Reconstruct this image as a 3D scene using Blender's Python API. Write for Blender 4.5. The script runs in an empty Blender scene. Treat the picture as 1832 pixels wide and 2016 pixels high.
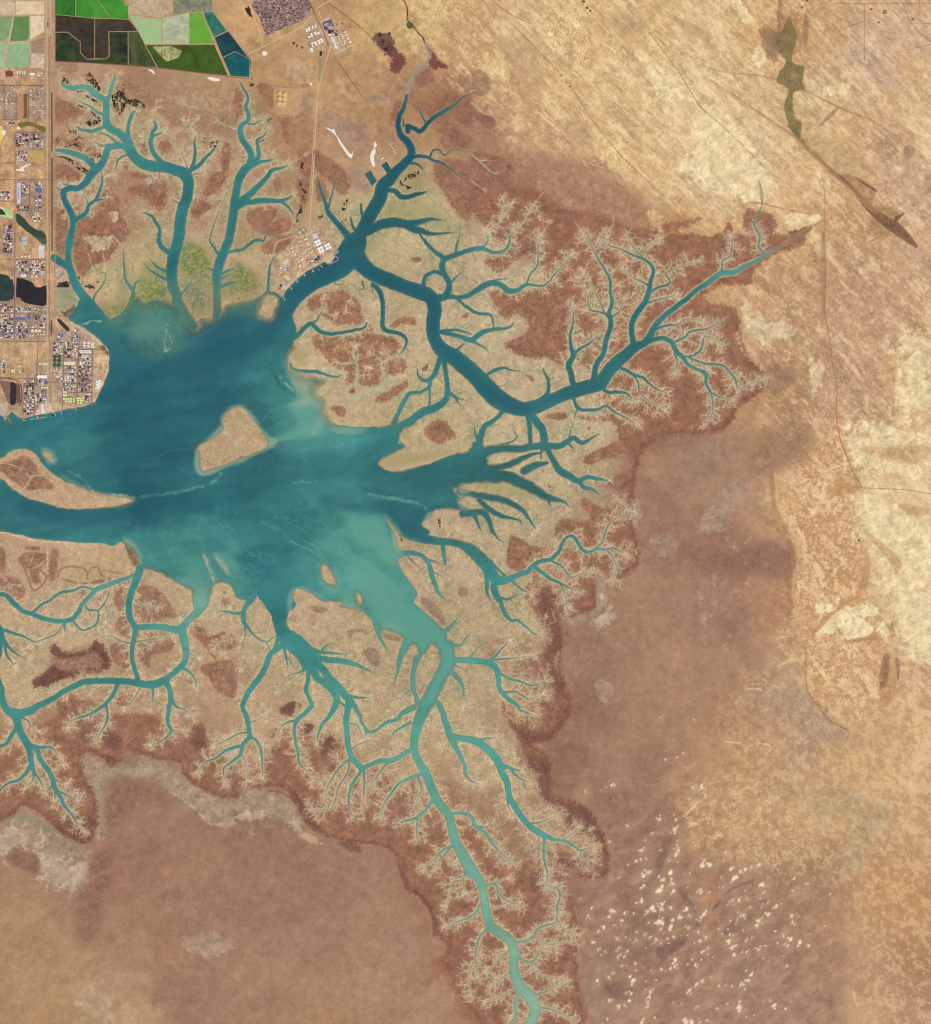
import math, random
import numpy as np

# ---------------------------------------------------------------- survey notes
# Every outline below is written in local survey sheets; SHEET gives each sheet's
# origin and scale.  One plan unit is 15 m on the ground.
K = 500.0 / 1832.0
SHEET = {
    'A0': (0, 0, K), 'B0': (500, 0, K), 'C0': (1000, 0, K), 'D0': (1477, 0, K),
    'A1': (0, 500, K), 'B1': (500, 500, K), 'C1': (1000, 500, K), 'D1': (1477, 500, K),
    'A2': (0, 1000, K), 'B2': (500, 1000, K), 'C2': (1000, 1000, K), 'D2': (1477, 1000, K),
    'A3': (0, 1500, K), 'B3': (500, 1500, K), 'C3': (1000, 1500, K), 'S': (800, 1675, K),
    'X': (1177, 1375, 800 / 1832.), 'M': (1250, 1700, 475 / 1832.), 'L': (0, 1675, K),
    'P': (0, 680, 250 / 1832.), 'Q': (0, 480, 230 / 1832.), 'R': (0, 140, 120 / 1344.),
    'N': (0, 320, 120 / 1344.), 'F': (560, 480, 180 / 1832.), 'H': (520, 0, 260 / 1832.),
    'W': (0, 0, 1.0),
}


def parse(txt):
    out = []
    ox, oy, k = SHEET['W']
    for chunk in txt.replace('\n', ' ').split(';'):
        pts, w = [], 3.0
        for tok in chunk.split():
            if tok in SHEET:
                ox, oy, k = SHEET[tok]
                continue
            v = [float(q) for q in tok.split(',')]
            if len(v) > 2:
                w = v[2] * k
            pts.append((ox + v[0] * k, oy + v[1] * k, w))
        if pts:
            out.append(pts)
    return out


CHANNELS = """
A0 480,630,8 500,665,24 560,685,36 640,675,34 700,690,44 740,725,46 790,760,44 830,780,44;
830,770,44 830,860,50 830,940,54 845,985,58 900,1020,56 960,1060,58 1000,1110,72 1010,1160,80 1050,1220,80 1120,1275,84 1200,1295,84 1290,1300,84 1370,1325,84 1430,1350,90 1465,1400,86 1468,1480,80 1450,1560,84 1420,1640,88 1405,1740,86 1395,1832,86 A1 1375,90,86 1350,180,90 1338,280,86 1340,360,82 1370,450,84 1395,540,90 1440,620,100 1490,690,100 1515,750,96 1490,830,90;
A0 895,560,4 897,600,12 875,650,22 860,720,24 845,790,26;
570,755,5 640,800,8 700,825,14 740,860,16 800,890,18 825,900,18;
600,985,12 640,1010,22 700,1020,26 760,1010,24 810,985,24 845,985,24;
780,1035,10 830,1050,12 880,1080,14 920,1115,18 965,1130,18; 730,1095,5 770,1120,8 800,1135,14 850,1125,14;
985,1140,50 900,1135,44 840,1160,50 820,1220,52 790,1280,60 740,1320,70 700,1380,60 660,1430,52 610,1465,44 540,1465,44 500,1490,44 500,1540,46 530,1610,48 565,1680,48 570,1740,46 555,1832,46 A1 538,100,46 535,200,50 560,300,60 600,400,66 660,480,70 730,560,70 800,640,70 860,700,70 890,780,66 900,860,60;
A0 435,1165,16 500,1175,34 580,1195,40 650,1220,44 700,1260,46 735,1300,50;
430,1455,6 470,1475,10 500,1490,10; 480,1420,5 520,1440,10 600,1450,12;
580,1720,34 640,1680,36 680,1640,28 700,1590,26 750,1550,24 780,1480,20 800,1400,16 790,1340,4; 750,1560,14 800,1550,10 830,1540,4; 690,1590,10 670,1540,6 640,1510,4;
1008,1085,34 1000,1010,30 1010,950,28 1030,890,26 1055,862,8;
1280,1280,40 1220,1220,36 1180,1150,34 1180,1080,32 1190,1030,30 1215,990,26 1210,960,14 1190,940,6; 1190,1065,18 1240,1040,12 1275,1025,4; 1170,1090,10 1130,1080,6 1115,1070,4;
1475,1350,30 1510,1270,26 1520,1190,22 1518,1100,12 1520,1050,4; 1465,1320,10 1440,1250,6 1410,1190,4; 1480,1330,36 1560,1280,30 1600,1230,22 1650,1180,18 1690,1130,6; 1500,1360,10 1580,1340,4;
980,1210,14 930,1235,14 910,1280,10 895,1340,4; 1240,1340,8 1240,1390,6 1190,1405,4;
1100,1655,5 1150,1665,14 1190,1690,22 1220,1735,24 1245,1780,22 1240,1832,28 A1 1240,50,36 1270,100,36 1335,145,40;
A0 1340,1550,6 1395,1582,12;
B0 30,620,5 60,680,14 100,760,18 85,830,24 105,890,30 100,940,30 50,975,34 40,1030,40 60,1090,44 100,1150,48 125,1210,48 120,1270,60 60,1340,66 20,1430,60 5,1520,60 -5,1600,70 -40,1832,66 A1 1750,120,70 1715,200,74 1690,300,70 1690,400,64 1690,500,64 1695,600,80 1690,720,110;
B0 105,965,14 150,965,14 190,940,8 220,935,4; 120,1280,46 180,1230,36 180,1150,24 170,1090,20 220,1060,12 255,1005,5; 130,1290,40 200,1260,24 260,1250,16 295,1240,8 300,1200,4;
0,1600,70 80,1540,56 140,1490,50 200,1430,40 250,1380,34 290,1325,30 350,1310,20 410,1285,5; -5,1610,70 80,1580,40 170,1565,44 260,1560,40 340,1565,30 400,1550,22 450,1520,5; 370,1575,22 410,1610,16 445,1650,10 460,1705,4;
1335,745,22 1315,830,30 1280,900,36 1270,980,40 1290,1050,48 1340,1100,60 1370,1160,60 1365,1220,64 1310,1280,70 1250,1340,80 1200,1400,96 1150,1450,104 1130,1530,104 1090,1610,106 1040,1700,110 1000,1780,106 960,1850,120 B1 940,60,170 900,130,190;
B0 1345,1020,40 1340,980,34 1390,995,34 1440,1020,36 1490,970,34 1540,920,34 1620,870,32 1700,820,20 1770,760,12 1840,720,5; 1490,965,14 1450,890,10 1420,820,5; 1310,980,14 1310,920,8;
1380,1225,30 1440,1215,28 1500,1225,24 1550,1250,20 1610,1265,16 1650,1300,12 1700,1330,10 1740,1370,8 1800,1390,6 1840,1400,5; 1515,1220,16 1540,1170,14 1590,1165,12 1630,1210,10 1680,1170,8 1740,1165,6 1840,1182,5;
1360,1270,20 1430,1280,16 1460,1320,8; 1190,1480,34 1250,1490,40 1290,1530,40 1350,1530,40 1420,1510,34 1490,1490,8;
985,1810,90 1060,1790,70 1130,1750,80 1230,1730,80 1340,1745,70 1430,1730,50 1520,1705,30 1610,1710,6; 1330,1750,70 1420,1790,60 1500,1815,40 1600,1820,20 1710,1810,5;
980,1590,16 985,1660,20 1000,1730,20; 900,1690,10 920,1770,24 960,1810,24;
635,1370,5 670,1480,18 700,1570,24 730,1660,36 780,1720,40 840,1790,50 890,1850,60 B1 920,60,60; B0 800,1350,4 770,1450,8 740,1560,14 722,1640,16;
B1 930,60,170 900,130,200 820,230,190 700,300,170 600,350,160 500,430,150 420,520,150 360,620,170 300,720,200 200,800,230 80,860,230 0,900,240 A1 1600,980,250;
B1 930,150,170 1000,240,130 1080,300,120 1200,350,120 1320,400,110 1440,440,120 1520,480,110 1555,560,110 1545,650,105 1540,740,105 1560,820,100 1620,900,120 1720,960,130 1800,1030,130 1832,1060,130 C1 60,1120,140 130,1200,150 220,1280,150 320,1330,130 420,1350,110 500,1335,110 600,1290,100 700,1250,100 800,1210,110 900,1180,110 1000,1150,110 1060,1070,100 1120,1000,100 1200,930,90 1270,870,80 1340,840,60 1390,780,56 1440,690,46 1520,610,40 1600,550,40 1680,490,36 1760,420,34 1832,370,34 D1 60,390,40 130,340,40 200,290,40 260,290,40 310,280,36 380,240,30 450,210,26 510,175,24 540,150,18 600,115,12 680,75,8 740,35,7 790,5,5 D0 1010,1690,3;
D1 540,150,16 490,95,12 490,50,12 495,0,12 D0 450,1740,13 500,1640,9 512,1580,7 515,1500,6 488,1400,3;
D1 200,285,14 205,200,10 260,160,8 280,80,7 275,20,4;
B1 370,815,26 430,820,34 490,775,34 540,720,34 590,685,36 640,730,32 700,760,30 760,765,26 830,755,24 920,740,22 1000,720,18 1030,680,8; 610,680,16 650,640,10 670,590,5;
1070,380,30 1120,430,40 1145,500,36 1150,600,34 1145,690,34 1175,740,34 1250,755,30 1310,780,28 1335,830,20 1310,890,12 1270,930,6;
770,340,10 780,380,8 830,385,5; 990,360,14 1000,410,10 940,425,4; 1060,390,12 1075,460,6;
0,115,20 60,110,22 120,60,22 180,30,20 220,45,14 240,0,10; 320,150,5 280,210,10 265,280,16 260,360,22 255,430,26 200,490,26 180,560,30 185,640,24 205,715,6; 250,440,24 310,455,24 360,495,24;
1440,-5,16 1490,60,26 1560,130,30 1620,180,40 1610,250,44 1640,320,44 1670,390,44 1640,470,60; 1620,185,44 1650,175,44 1720,150,40 1790,125,36 1832,110,34 C1 70,100,34 130,120,26 200,135,24 260,115,22 290,70,18 300,20,12 320,-30,5; 70,95,14 120,60,12 130,0,6; B1 1715,150,20 1725,80,16 1740,20,8 1745,-40,4;
1610,295,34 1550,285,28 1490,310,30 1470,370,30 1475,430,34; 1690,360,16 1720,320,12 1770,285,4;
1570,490,70 1680,475,36 1740,485,34 1800,470,34 1832,455,38 C1 80,400,46 160,370,44 230,385,40 280,430,44 350,430,36 420,385,24 480,385,16 560,390,12 600,360,10 650,300,8 700,240,6 770,160,3; 430,365,14 460,300,12 510,240,14 520,160,9 520,80,7 535,0,3; 140,360,14 220,340,10 300,335,4;
B1 1730,490,20 1780,540,20 1832,580,24 C1 60,610,22 150,620,18 170,680,12 170,725,10; B1 1600,750,30 1680,770,32 1760,790,30 1832,815,42 C1 60,770,40 120,740,34 200,730,26 300,715,16 330,670,5; 0,820,20 60,850,16 110,880,10 135,915,4;
B1 1610,745,24 1700,735,20 1760,745,16 1840,770,8; 1690,915,24 1740,880,20 1775,845,10;
1600,950,40 1570,1040,40 1530,1110,34 1470,1130,24 1425,1090,18 1420,1035,6; 1520,1110,30 1510,1180,26 1440,1220,24 1360,1230,30 1310,1300,34 1270,1380,36 1235,1460,50; 1515,1180,18 1515,1260,16 1510,1330,16;
1625,950,44 1640,1060,36 1650,1150,36 1655,1210,40 1630,1290,50 1560,1340,60 1470,1370,64 1380,1430,60 1300,1480,60 1220,1520,90; 1660,1215,30 1710,1260,22 1745,1315,5; 1720,1260,14 1795,1287,4;
C1 540,1275,30 590,1230,30 600,1140,22 575,1080,16 560,1030,6; 600,1120,8 645,1098,3; 790,1160,44 775,1080,44 755,1010,44 790,940,40 775,860,28 770,770,20 790,690,12 790,620,7 790,540,3; 790,930,24 850,880,20 920,840,12 975,785,5;
950,1160,44 960,1060,44 980,990,40 1030,910,40 1050,800,38 1080,720,38 1085,650,36 1070,600,28 1095,520,26 1080,440,22 1080,350,20 1040,270,14 980,170,10 930,80,7 880,10,3; 1075,640,18 1020,600,12 930,580,10 910,530,8 900,460,5 830,340,3; 1050,620,10 1000,520,8 950,420,5 880,300,3; 1090,640,12 1150,590,8 1190,500,3;
1270,870,48 1250,780,44 1250,690,44 1290,600,46 1350,520,44 1380,440,40 1390,370,32 1415,290,26 1400,230,22 1330,180,18 1250,150,13 1170,110,9 1080,80,7 1000,30,3; 1390,440,20 1450,405,16 1530,385,14 1540,340,10 1510,300,8 1600,250,5 1760,200,3; 1375,390,12 1310,350,8 1240,320,5 1180,260,3; 1330,170,9 1260,90,6 1210,10,3; 1330,150,7 1380,80,4 1450,30,3;
1370,525,12 1480,490,8 1580,470,4; 1440,725,20 1540,695,14 1600,700,9 1660,650,6 1800,660,3;
1370,830,40 1460,800,34 1530,810,34 1575,860,36 1600,910,34 1650,950,30 1680,1000,24 1750,1040,20 1810,1070,20 1832,1095,22 D1 50,1055,24 85,1090,26 75,1140,20 110,1210,16 170,1250,9 270,1280,4; 120,1240,12 130,1340,7 110,1440,4 60,1480,3; C1 1590,825,16 1660,790,14 1710,745,12 1832,730,10 D1 80,730,9 150,690,6 270,630,3; C1 1640,945,16 1740,930,12 1790,880,9 1810,800,5; D1 -10,920,12 40,880,10 60,800,7 110,790,5 200,850,3; C1 1680,940,14 1750,975,12 1832,1000,14 D1 80,1000,16 200,1010,15 250,1050,14 300,1110,13 320,1170,9 350,1190,6 430,1150,4 500,1130,3;
C1 1580,910,14 1600,990,7 1580,1060,4; 1130,1015,26 1200,1050,24 1270,1085,24 1340,1110,20 1390,1160,15 1450,1200,10 1520,1225,4; 1270,1095,12 1300,1160,10 1310,1220,8 1380,1290,6 1500,1350,3;
1000,1180,24 1060,1220,24 1140,1220,22 1220,1235,13 1250,1290,4; 790,1260,24 830,1345,26 900,1360,24 980,1355,20 1050,1325,17 1100,1365,13 1200,1420,9 1280,1465,4; 830,1350,12 800,1420,7 785,1500,4;
110,1090,20 180,1050,26 250,1030,20 310,1050,12 410,1065,4; 180,1175,12 255,1163,4;
430,1370,50 490,1430,60 550,1510,60 565,1580,60 570,1650,70; 435,1390,40 455,1500,36 458,1620,36; 620,1640,60 500,1640,60 380,1660,66 240,1660,70 140,1680,90 60,1730,120 0,1780,160 B1 1700,1810,170; C1 55,1690,60 70,1570,56 100,1490,44 160,1450,36 210,1410,30 245,1365,30; 60,1600,40 30,1540,16 20,1480,5; 220,1630,12 310,1605,12 350,1570,10 320,1505,4;
570,1635,60 680,1640,50 750,1600,40 800,1575,36 860,1615,34 930,1580,18 1000,1540,5; 760,1595,14 770,1520,9 795,1455,4; 740,1615,20 780,1640,14 805,1695,4; 585,1640,50 630,1740,50 690,1832,60 C2 760,40,56 830,80,44 900,50,34 990,65,24 1060,75,6; 825,75,40 880,130,30 950,150,20 1005,195,5;
-60,20,170 0,30,150 150,40,120 280,50,110 380,90,100 480,140,100 560,190,80 640,220,50 720,240,20 770,290,4; 590,210,40 610,265,12; C1 545,1655,20 540,1740,10; C1 -100,1880,200 0,1840,170 200,1810,70 330,1770,60 430,1720,40 550,1685,14; 410,1835,70 500,1790,60 590,1770,24;
C2 -80,160,70 0,180,50 100,200,60 220,220,60 320,260,50 400,310,40 450,380,24 505,455,6; 60,230,40 140,300,50 230,350,40 320,370,24 380,390,14 402,435,4; -60,330,70 0,330,60 80,320,60 130,370,46 160,460,34 200,520,14 245,552,5; 20,340,40 60,430,16 80,475,4;
-10,610,90 60,670,100 120,740,100 160,800,80 200,850,76 280,850,50 350,815,40 430,790,36 480,740,36 540,700,30 610,690,32 670,640,30 700,580,28 740,520,22 790,510,22 830,560,24 860,610,24 910,635,22 970,610,17 1050,610,14 1110,605,11 1180,645,5; 960,610,14 1020,550,12 1040,480,12 1070,420,9 1120,370,6 1210,310,3; 1060,620,11 1100,680,8 1130,750,5 1110,835,3; 610,695,14 700,740,12 740,790,9 780,830,7 850,800,5 935,790,3;
490,750,30 560,800,26 630,850,22 700,880,15 810,935,4; 690,880,11 720,940,7 740,1020,5 740,1105,3; 315,850,18 370,910,13 450,950,4; 105,740,40 120,840,34 120,930,24 140,1000,9 165,1045,3; 195,840,50 175,920,50 200,980,50 230,1030,32 260,1110,30 310,1165,24 360,1165,20 420,1210,15 490,1270,9 545,1270,3; 215,985,22 280,1000,16 340,970,9 400,955,3; 300,1000,9 340,1030,3; 340,1165,9 395,1140,3; 150,705,24 210,770,18 280,835,14;
B2 1700,1470,44 1832,1475,50 C2 80,1485,44 140,1500,46 200,1550,44 210,1620,36 215,1690,34 250,1740,32 310,1790,32 360,1832,26 C3 380,30,16 480,65,5; C2 110,1485,24 180,1450,16 240,1380,11 295,1325,3; 140,1475,18 250,1465,13 350,1455,6 465,1440,3; 215,1575,20 300,1620,15 380,1640,15 470,1670,11 565,1635,3; 240,1725,18 340,1720,13 400,1750,11 450,1775,7 545,1738,3; B2 1800,1480,14 C2 0,1440,12 30,1400,8 65,1355,3;
B2 200,900,110 280,1010,130 330,1100,110 350,1200,100 390,1280,120 470,1350,150 540,1420,140 570,1500,110; 385,1345,40 330,1385,40 280,1420,40 250,1490,44 210,1580,44 150,1660,44 100,1730,40 60,1832,36 B3 90,90,36 110,180,34 110,240,34 60,300,28 40,380,22 0,410,18 A3 1780,450,12 1740,490,9 1750,580,3; B3 115,235,20 170,270,18 200,340,18 210,430,11 215,545,4; B3 60,305,24 0,320,24 A3 1750,350,18 1690,400,14 1610,430,10 1545,505,3; B3 95,200,14 30,215,10 0,230,9 A3 1740,275,7 1675,303,3; B3 50,370,9 80,440,5 100,570,3; B3 105,125,10 170,110,6 235,65,3;
B2 345,1270,28 325,1340,30 310,1395,34; 175,920,34 130,1000,44 80,1060,36 65,1130,34 70,1180,30 110,1230,18 160,1290,12 240,1330,8 300,1300,6 335,1268,7; 65,1095,20 0,1110,22 A2 1770,1095,16 1690,1095,5; B2 75,1190,14 80,1280,8 50,1370,5 50,1535,3;
380,1375,24 395,1450,16 412,1535,4; 398,1440,11 440,1500,7 485,1575,3; 245,1335,6 270,1380,6 275,1425,10; 560,1530,40 500,1570,12 415,1590,5; 530,1575,7 450,1640,5 355,1705,3;
575,1530,30 565,1640,30 550,1710,30 580,1770,28 600,1832,28 B3 590,5,36 540,60,32 480,110,30 460,190,22 470,260,18 490,360,17 500,440,12 560,510,7 612,570,3; 475,112,18 400,130,11 350,180,5 320,245,3;
B2 590,1520,70 640,1610,54 710,1660,54 770,1720,54 790,1780,50 780,1832,46 B3 740,70,32 680,140,24 650,210,14 638,275,4;
B2 600,1480,80 680,1540,60 740,1620,60 810,1690,60 870,1760,56 930,1832,38; 885,1765,50 880,1832,50 B3 865,100,42 870,200,40 880,300,40 900,380,40 940,440,40 990,490,44; B2 925,1825,34 B3 970,70,26 990,130,20 1040,200,18 1100,185,20 1170,130,24 1260,100,26 1310,50,40 1390,10,50; 1000,150,13 1022,225,8; B2 880,1750,30 960,1765,16 1045,1765,4; B2 800,1785,16 850,1832,16;
B3 985,490,40 1060,450,30 1130,425,34 1200,425,36 1270,400,34 1330,360,34 1390,335,34; 985,495,24 930,580,22 890,670,17 885,750,11 912,860,4; 1000,500,18 1005,580,12 1000,680,8 988,775,3; 900,405,20 820,470,13 770,540,11 720,620,6 698,705,3; 890,430,13 870,530,9 800,640,9 780,730,7 740,800,5 600,812,3; 1190,440,14 1130,510,10 1055,610,3; 910,335,12 960,300,8 1065,258,3; 870,135,10 950,150,8 992,245,3;
B2 590,1440,60 700,1470,46 800,1475,44 900,1495,36 1000,1535,20 1075,1572,4; 590,1400,60 680,1415,26 780,1420,15 875,1432,4; 680,1395,20 720,1350,9 785,1328,3;
1655,1350,96 1655,1400,104 1650,1480,112 1610,1580,110 1570,1660,110 1520,1760,116 1480,1832,112 B3 1440,90,90 1410,180,70 1395,270,60 1400,360,56 1440,450,56 1490,530,60 1530,640,66 1580,740,66 1650,830,66 1680,910,64 1700,1010,66 1740,1110,70 1790,1210,70 1832,1300,70 S 650,470,64 700,560,66 760,660,66 810,740,60 830,850,58 850,960,62 880,1060,72 950,1120,72 1030,1180,76 1065,1260,66 1060,1360,64 1070,1450,72 1110,1540,80 1180,1610,90 1225,1700,84 1215,1780,80 1200,1840,80 1185,2050,80;
B2 1620,1255,50 1680,1210,28 1722,1155,9; 1680,1360,40 1750,1360,18 1790,1310,11 1812,1265,4; 1690,1570,44 1760,1650,30 1780,1740,11 1802,1805,3; 1700,1505,14 1790,1550,5;
1370,1290,100 1310,1400,60 1280,1480,40 1265,1560,20 1238,1655,4; 1460,1340,120 1420,1450,60 1390,1550,40 1385,1650,40 1400,1740,30 1430,1810,50; 1390,1690,13 1320,1740,8 1285,1785,3; 1090,1170,50 1110,1250,36 1140,1320,22 1185,1395,5;
B2 1560,1790,40 B3 1600,10,44 1630,100,46 1660,190,50 1690,270,46 1740,360,34 1780,450,22 1790,530,16 1832,580,10 C3 60,603,4; B3 1670,215,40 1750,250,44 1832,260,52 C3 70,290,60 140,350,60 200,420,60 240,520,50 280,600,48 290,690,44 330,770,46 390,860,44 450,930,44 520,980,46 580,1010,40 650,1040,22 730,1050,20 800,1090,16 850,1120,9 945,1090,3; 225,455,40 300,480,22 385,505,6; 305,490,18 370,560,12 455,592,4; 50,262,24 120,250,11 195,238,3; 90,310,13 200,340,6 285,362,3; 570,1010,24 560,1120,18 570,1220,14 590,1300,9 580,1400,5; 848,1115,9 860,1180,7 935,1200,3; 585,1390,5 680,1420,6 690,1480,8 665,1540,8 668,1625,6 S 1390,1040,8; C3 280,720,14 290,790,8 322,845,3; 425,910,16 520,905,11 645,858,3; 700,1045,11 770,1000,6 835,945,3;
B3 1450,525,24 1360,560,22 1280,600,17 1220,670,12 1160,760,8 1128,855,3; 1535,740,26 1490,800,22 1420,860,22 1360,885,14 1285,902,5; 1420,870,13 1415,950,9 1408,1015,4; 1420,550,14 1450,620,9 1440,680,6 1408,755,3; 1700,1080,20 1620,1120,11 1560,1180,7 1475,1245,3; 1690,1085,13 1600,1190,7 1558,1275,3; 1680,845,24 1750,830,20 1832,860,24 C3 30,930,26 100,980,20 150,1050,16 200,1110,10 260,1170,7 325,1225,3; 30,935,14 110,940,9 165,908,3; 145,1030,9 215,1062,3; B3 1335,345,10 1298,312,4; B3 1360,125,26 1290,170,17 1235,205,11 1242,255,3; 1480,150,7 1492,225,4;
S 700,630,14 670,710,9 590,730,7 580,790,5 550,905,3; 678,700,6 682,805,3; 800,900,16 770,960,13 700,1010,11 620,1040,7 565,1062,3; 855,1085,18 800,1150,15 770,1240,12 765,1330,8 772,1455,3; 750,1350,6 720,1420,5 722,1605,3; 840,760,14 910,740,13 940,800,11 980,850,9 1050,890,6 1105,892,3; 905,740,7 1005,698,3; 1080,1190,16 1150,1190,16 1210,1150,15 1260,1080,13 1320,1060,11 1390,1040,8 1400,990,7 1405,920,7 1420,840,8 1400,790,6 1340,770,5; 1385,1040,6 1460,1090,4 1545,1132,3; 1205,1150,7 1270,1190,5 1350,1210,4 1505,1188,3; 1090,1310,16 1150,1340,14 1200,1350,13 1250,1300,9 1280,1250,6 1385,1238,3; 1195,1345,7 1240,1440,5 1445,1482,3; 1230,1605,12 1310,1580,8 1360,1550,5 1445,1508,3; 1260,1700,16 1350,1720,9 1430,1750,6 1535,1815,3; 1030,1245,10 950,1330,6 845,1425,3; 1095,1600,26 1070,1690,22 1080,1770,22 1030,1832,20 990,1880,20; 1070,1560,8 960,1620,5 845,1653,3; 880,940,7 975,918,3; 1040,1425,8 960,1480,5 885,1545,3;
B2 1620,595,34 1630,700,22 1642,740,4; 1060,170,80 1180,310,70 1260,400,90 1350,480,100 1480,530,70 1600,550,60 1720,560,64 1832,610,84;
1250,650,60 1340,640,40 1430,650,30 1490,690,30 1520,760,34 1540,840,34 1570,920,28 1600,970,16 1655,1012,3; 1510,690,15 1610,722,5; 1550,790,9 1610,820,6 1655,862,3; 1350,670,14 1445,765,5;
A2 -20,955,24 50,970,34 120,1040,38 180,1090,34 260,1115,34 330,1145,34 410,1165,34 500,1170,34 570,1150,36 610,1100,34 640,1040,30 700,980,32 760,920,34 830,890,34 920,860,32 1000,830,24 1055,805,20; 260,1110,20 310,1050,18 390,1010,18 470,950,20 560,935,18 640,905,14 700,915,14 750,932,14; 665,1040,12 690,1080,14 760,1090,12 770,1130,12 755,1190,14 700,1225,12 640,1240,12 590,1190,14 560,1160,14; 765,1085,12 810,1040,10 840,980,8 862,905,6; 820,1040,6 840,1130,5 830,1245,4;
500,1175,24 510,1255,5; 490,1200,8 440,1270,8 360,1300,8 270,1330,8 190,1290,14 120,1270,20 40,1240,26;
1105,720,64 1080,800,60 1050,880,54 1020,960,48 1005,1050,46 1010,1130,44 1040,1190,44 1060,1230,44 1045,1310,36 1030,1390,32 1035,1480,30 1060,1570,32 1085,1645,36; 1055,1220,44 1150,1215,44 1250,1215,46 1340,1230,50 1410,1230,60 1470,1160,50 1530,1110,60 1560,1060,60 1530,980,50 1490,860,20; 1415,1230,60 1435,1320,60 1450,1400,50 1440,1480,44 1390,1540,44 1320,1600,44 1270,1640,60 1180,1665,60 1080,1655,50 980,1640,50 880,1635,50 780,1635,44 680,1640,46 590,1670,44 510,1710,42 420,1770,42 340,1810,46 290,1835,50 A3 240,35,60 160,55,60 100,55,70;
A2 920,1650,34 890,1730,30 830,1810,26 800,1832,24 A3 740,40,20 660,80,13 580,100,7 535,155,3; A3 828,-10,14 840,80,15 820,150,11 780,210,7 758,275,3; A2 1285,1630,50 1320,1690,40 1330,1780,36 1320,1832,34 A3 1310,80,30 1310,140,26 1335,190,18 1280,260,10 1185,302,4; 1335,190,9 1425,190,3; A2 1335,1740,16 1370,1832,14 A3 1440,25,8 1495,75,4; A2 1190,1680,20 1190,1760,10 1190,1840,4; 1090,1690,10 1040,1780,6 978,1840,3; 800,1675,8 715,1725,4; 1420,1530,20 1480,1570,18 1520,1620,9 1527,1685,4; 1455,1412,9 1535,1448,3; 1030,1345,10 960,1330,8 900,1300,7 825,1278,4; 1060,1330,8 1180,1310,6 1335,1288,3; 1035,985,8 1110,1050,5 1225,1062,3;
A2 -30,1200,60 5,1260,60 5,1350,40 0,1450,22; 15,1280,40 60,1360,24 110,1410,15 180,1450,7 225,1462,3; 35,1345,20 60,1440,15 112,1515,4; 0,1620,16 20,1700,34 20,1760,44 40,1832,54 A3 70,40,64 120,60,80 140,130,60 160,200,56 200,270,56 230,330,50 240,400,44 250,460,36 270,510,24 310,570,14 342,640,5; 220,300,40 290,340,34 320,420,36 380,500,36 415,570,36 430,640,34 470,700,28 510,780,22 560,840,13 600,900,7 655,965,3; 235,298,24 320,322,22 400,320,16 440,360,7 492,445,3; 135,160,30 90,230,30 50,290,26 -20,320,22; 238,465,30 190,540,24 130,580,20 60,600,15 -10,670,11; 265,515,14 260,570,9 205,635,4; 412,615,14 365,665,6; 435,655,16 520,690,11 595,732,4; 432,655,14 430,725,6; 428,568,12 505,602,4; 160,85,14 220,110,10 240,150,7 295,195,3;
A1 428,175,60 470,205,60 520,240,50; 530,0,14 515,80,9 520,180,6; 730,515,14 740,460,12 800,390,10 825,330,8 815,290,5 745,278,3; 960,100,4 970,250,12 975,330,16 1010,390,24 1040,440,30 1030,500,40 1010,560,50 950,630,50 870,670,40; 1040,430,20 1060,370,15 1095,348,4; 1115,205,4 1170,270,9 1230,310,18 1300,345,22; 1165,175,4 1220,240,14 1300,282,20; B0 -60,1480,3 A1 1640,0,10 1660,80,16 1710,155,22; 1675,270,16 1600,248,6; 1730,300,24 1780,270,14 1840,248,5; 1710,345,20 1790,300,8; 1720,400,26 1790,370,24 1840,370,14; 1780,130,16 1840,120,18; 1410,460,20 1480,380,9 1502,325,3; 1665,380,9 1605,374,4;
B1 430,1000,20 450,1040,24 560,1060,28 640,1060,28 720,1090,18 800,1100,12 830,1080,5; 215,940,10 300,990,14 380,1070,16 430,1150,10
"""

# old dark drain that feeds the north river, drawn as a stream of its own colour
STREAM = "B0 1300,-20,8 1340,60,10 1340,150,10 1380,190,10 1420,250,10 1460,290,10 1468,310,14 1490,370,16 1520,430,16 1480,490,18 1420,540,20 1380,600,22 1350,660,24 1338,760,24; B0 1040,400,5 1100,480,7 1180,560,8 1250,630,10 1320,665,12 1350,680,12"

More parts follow.
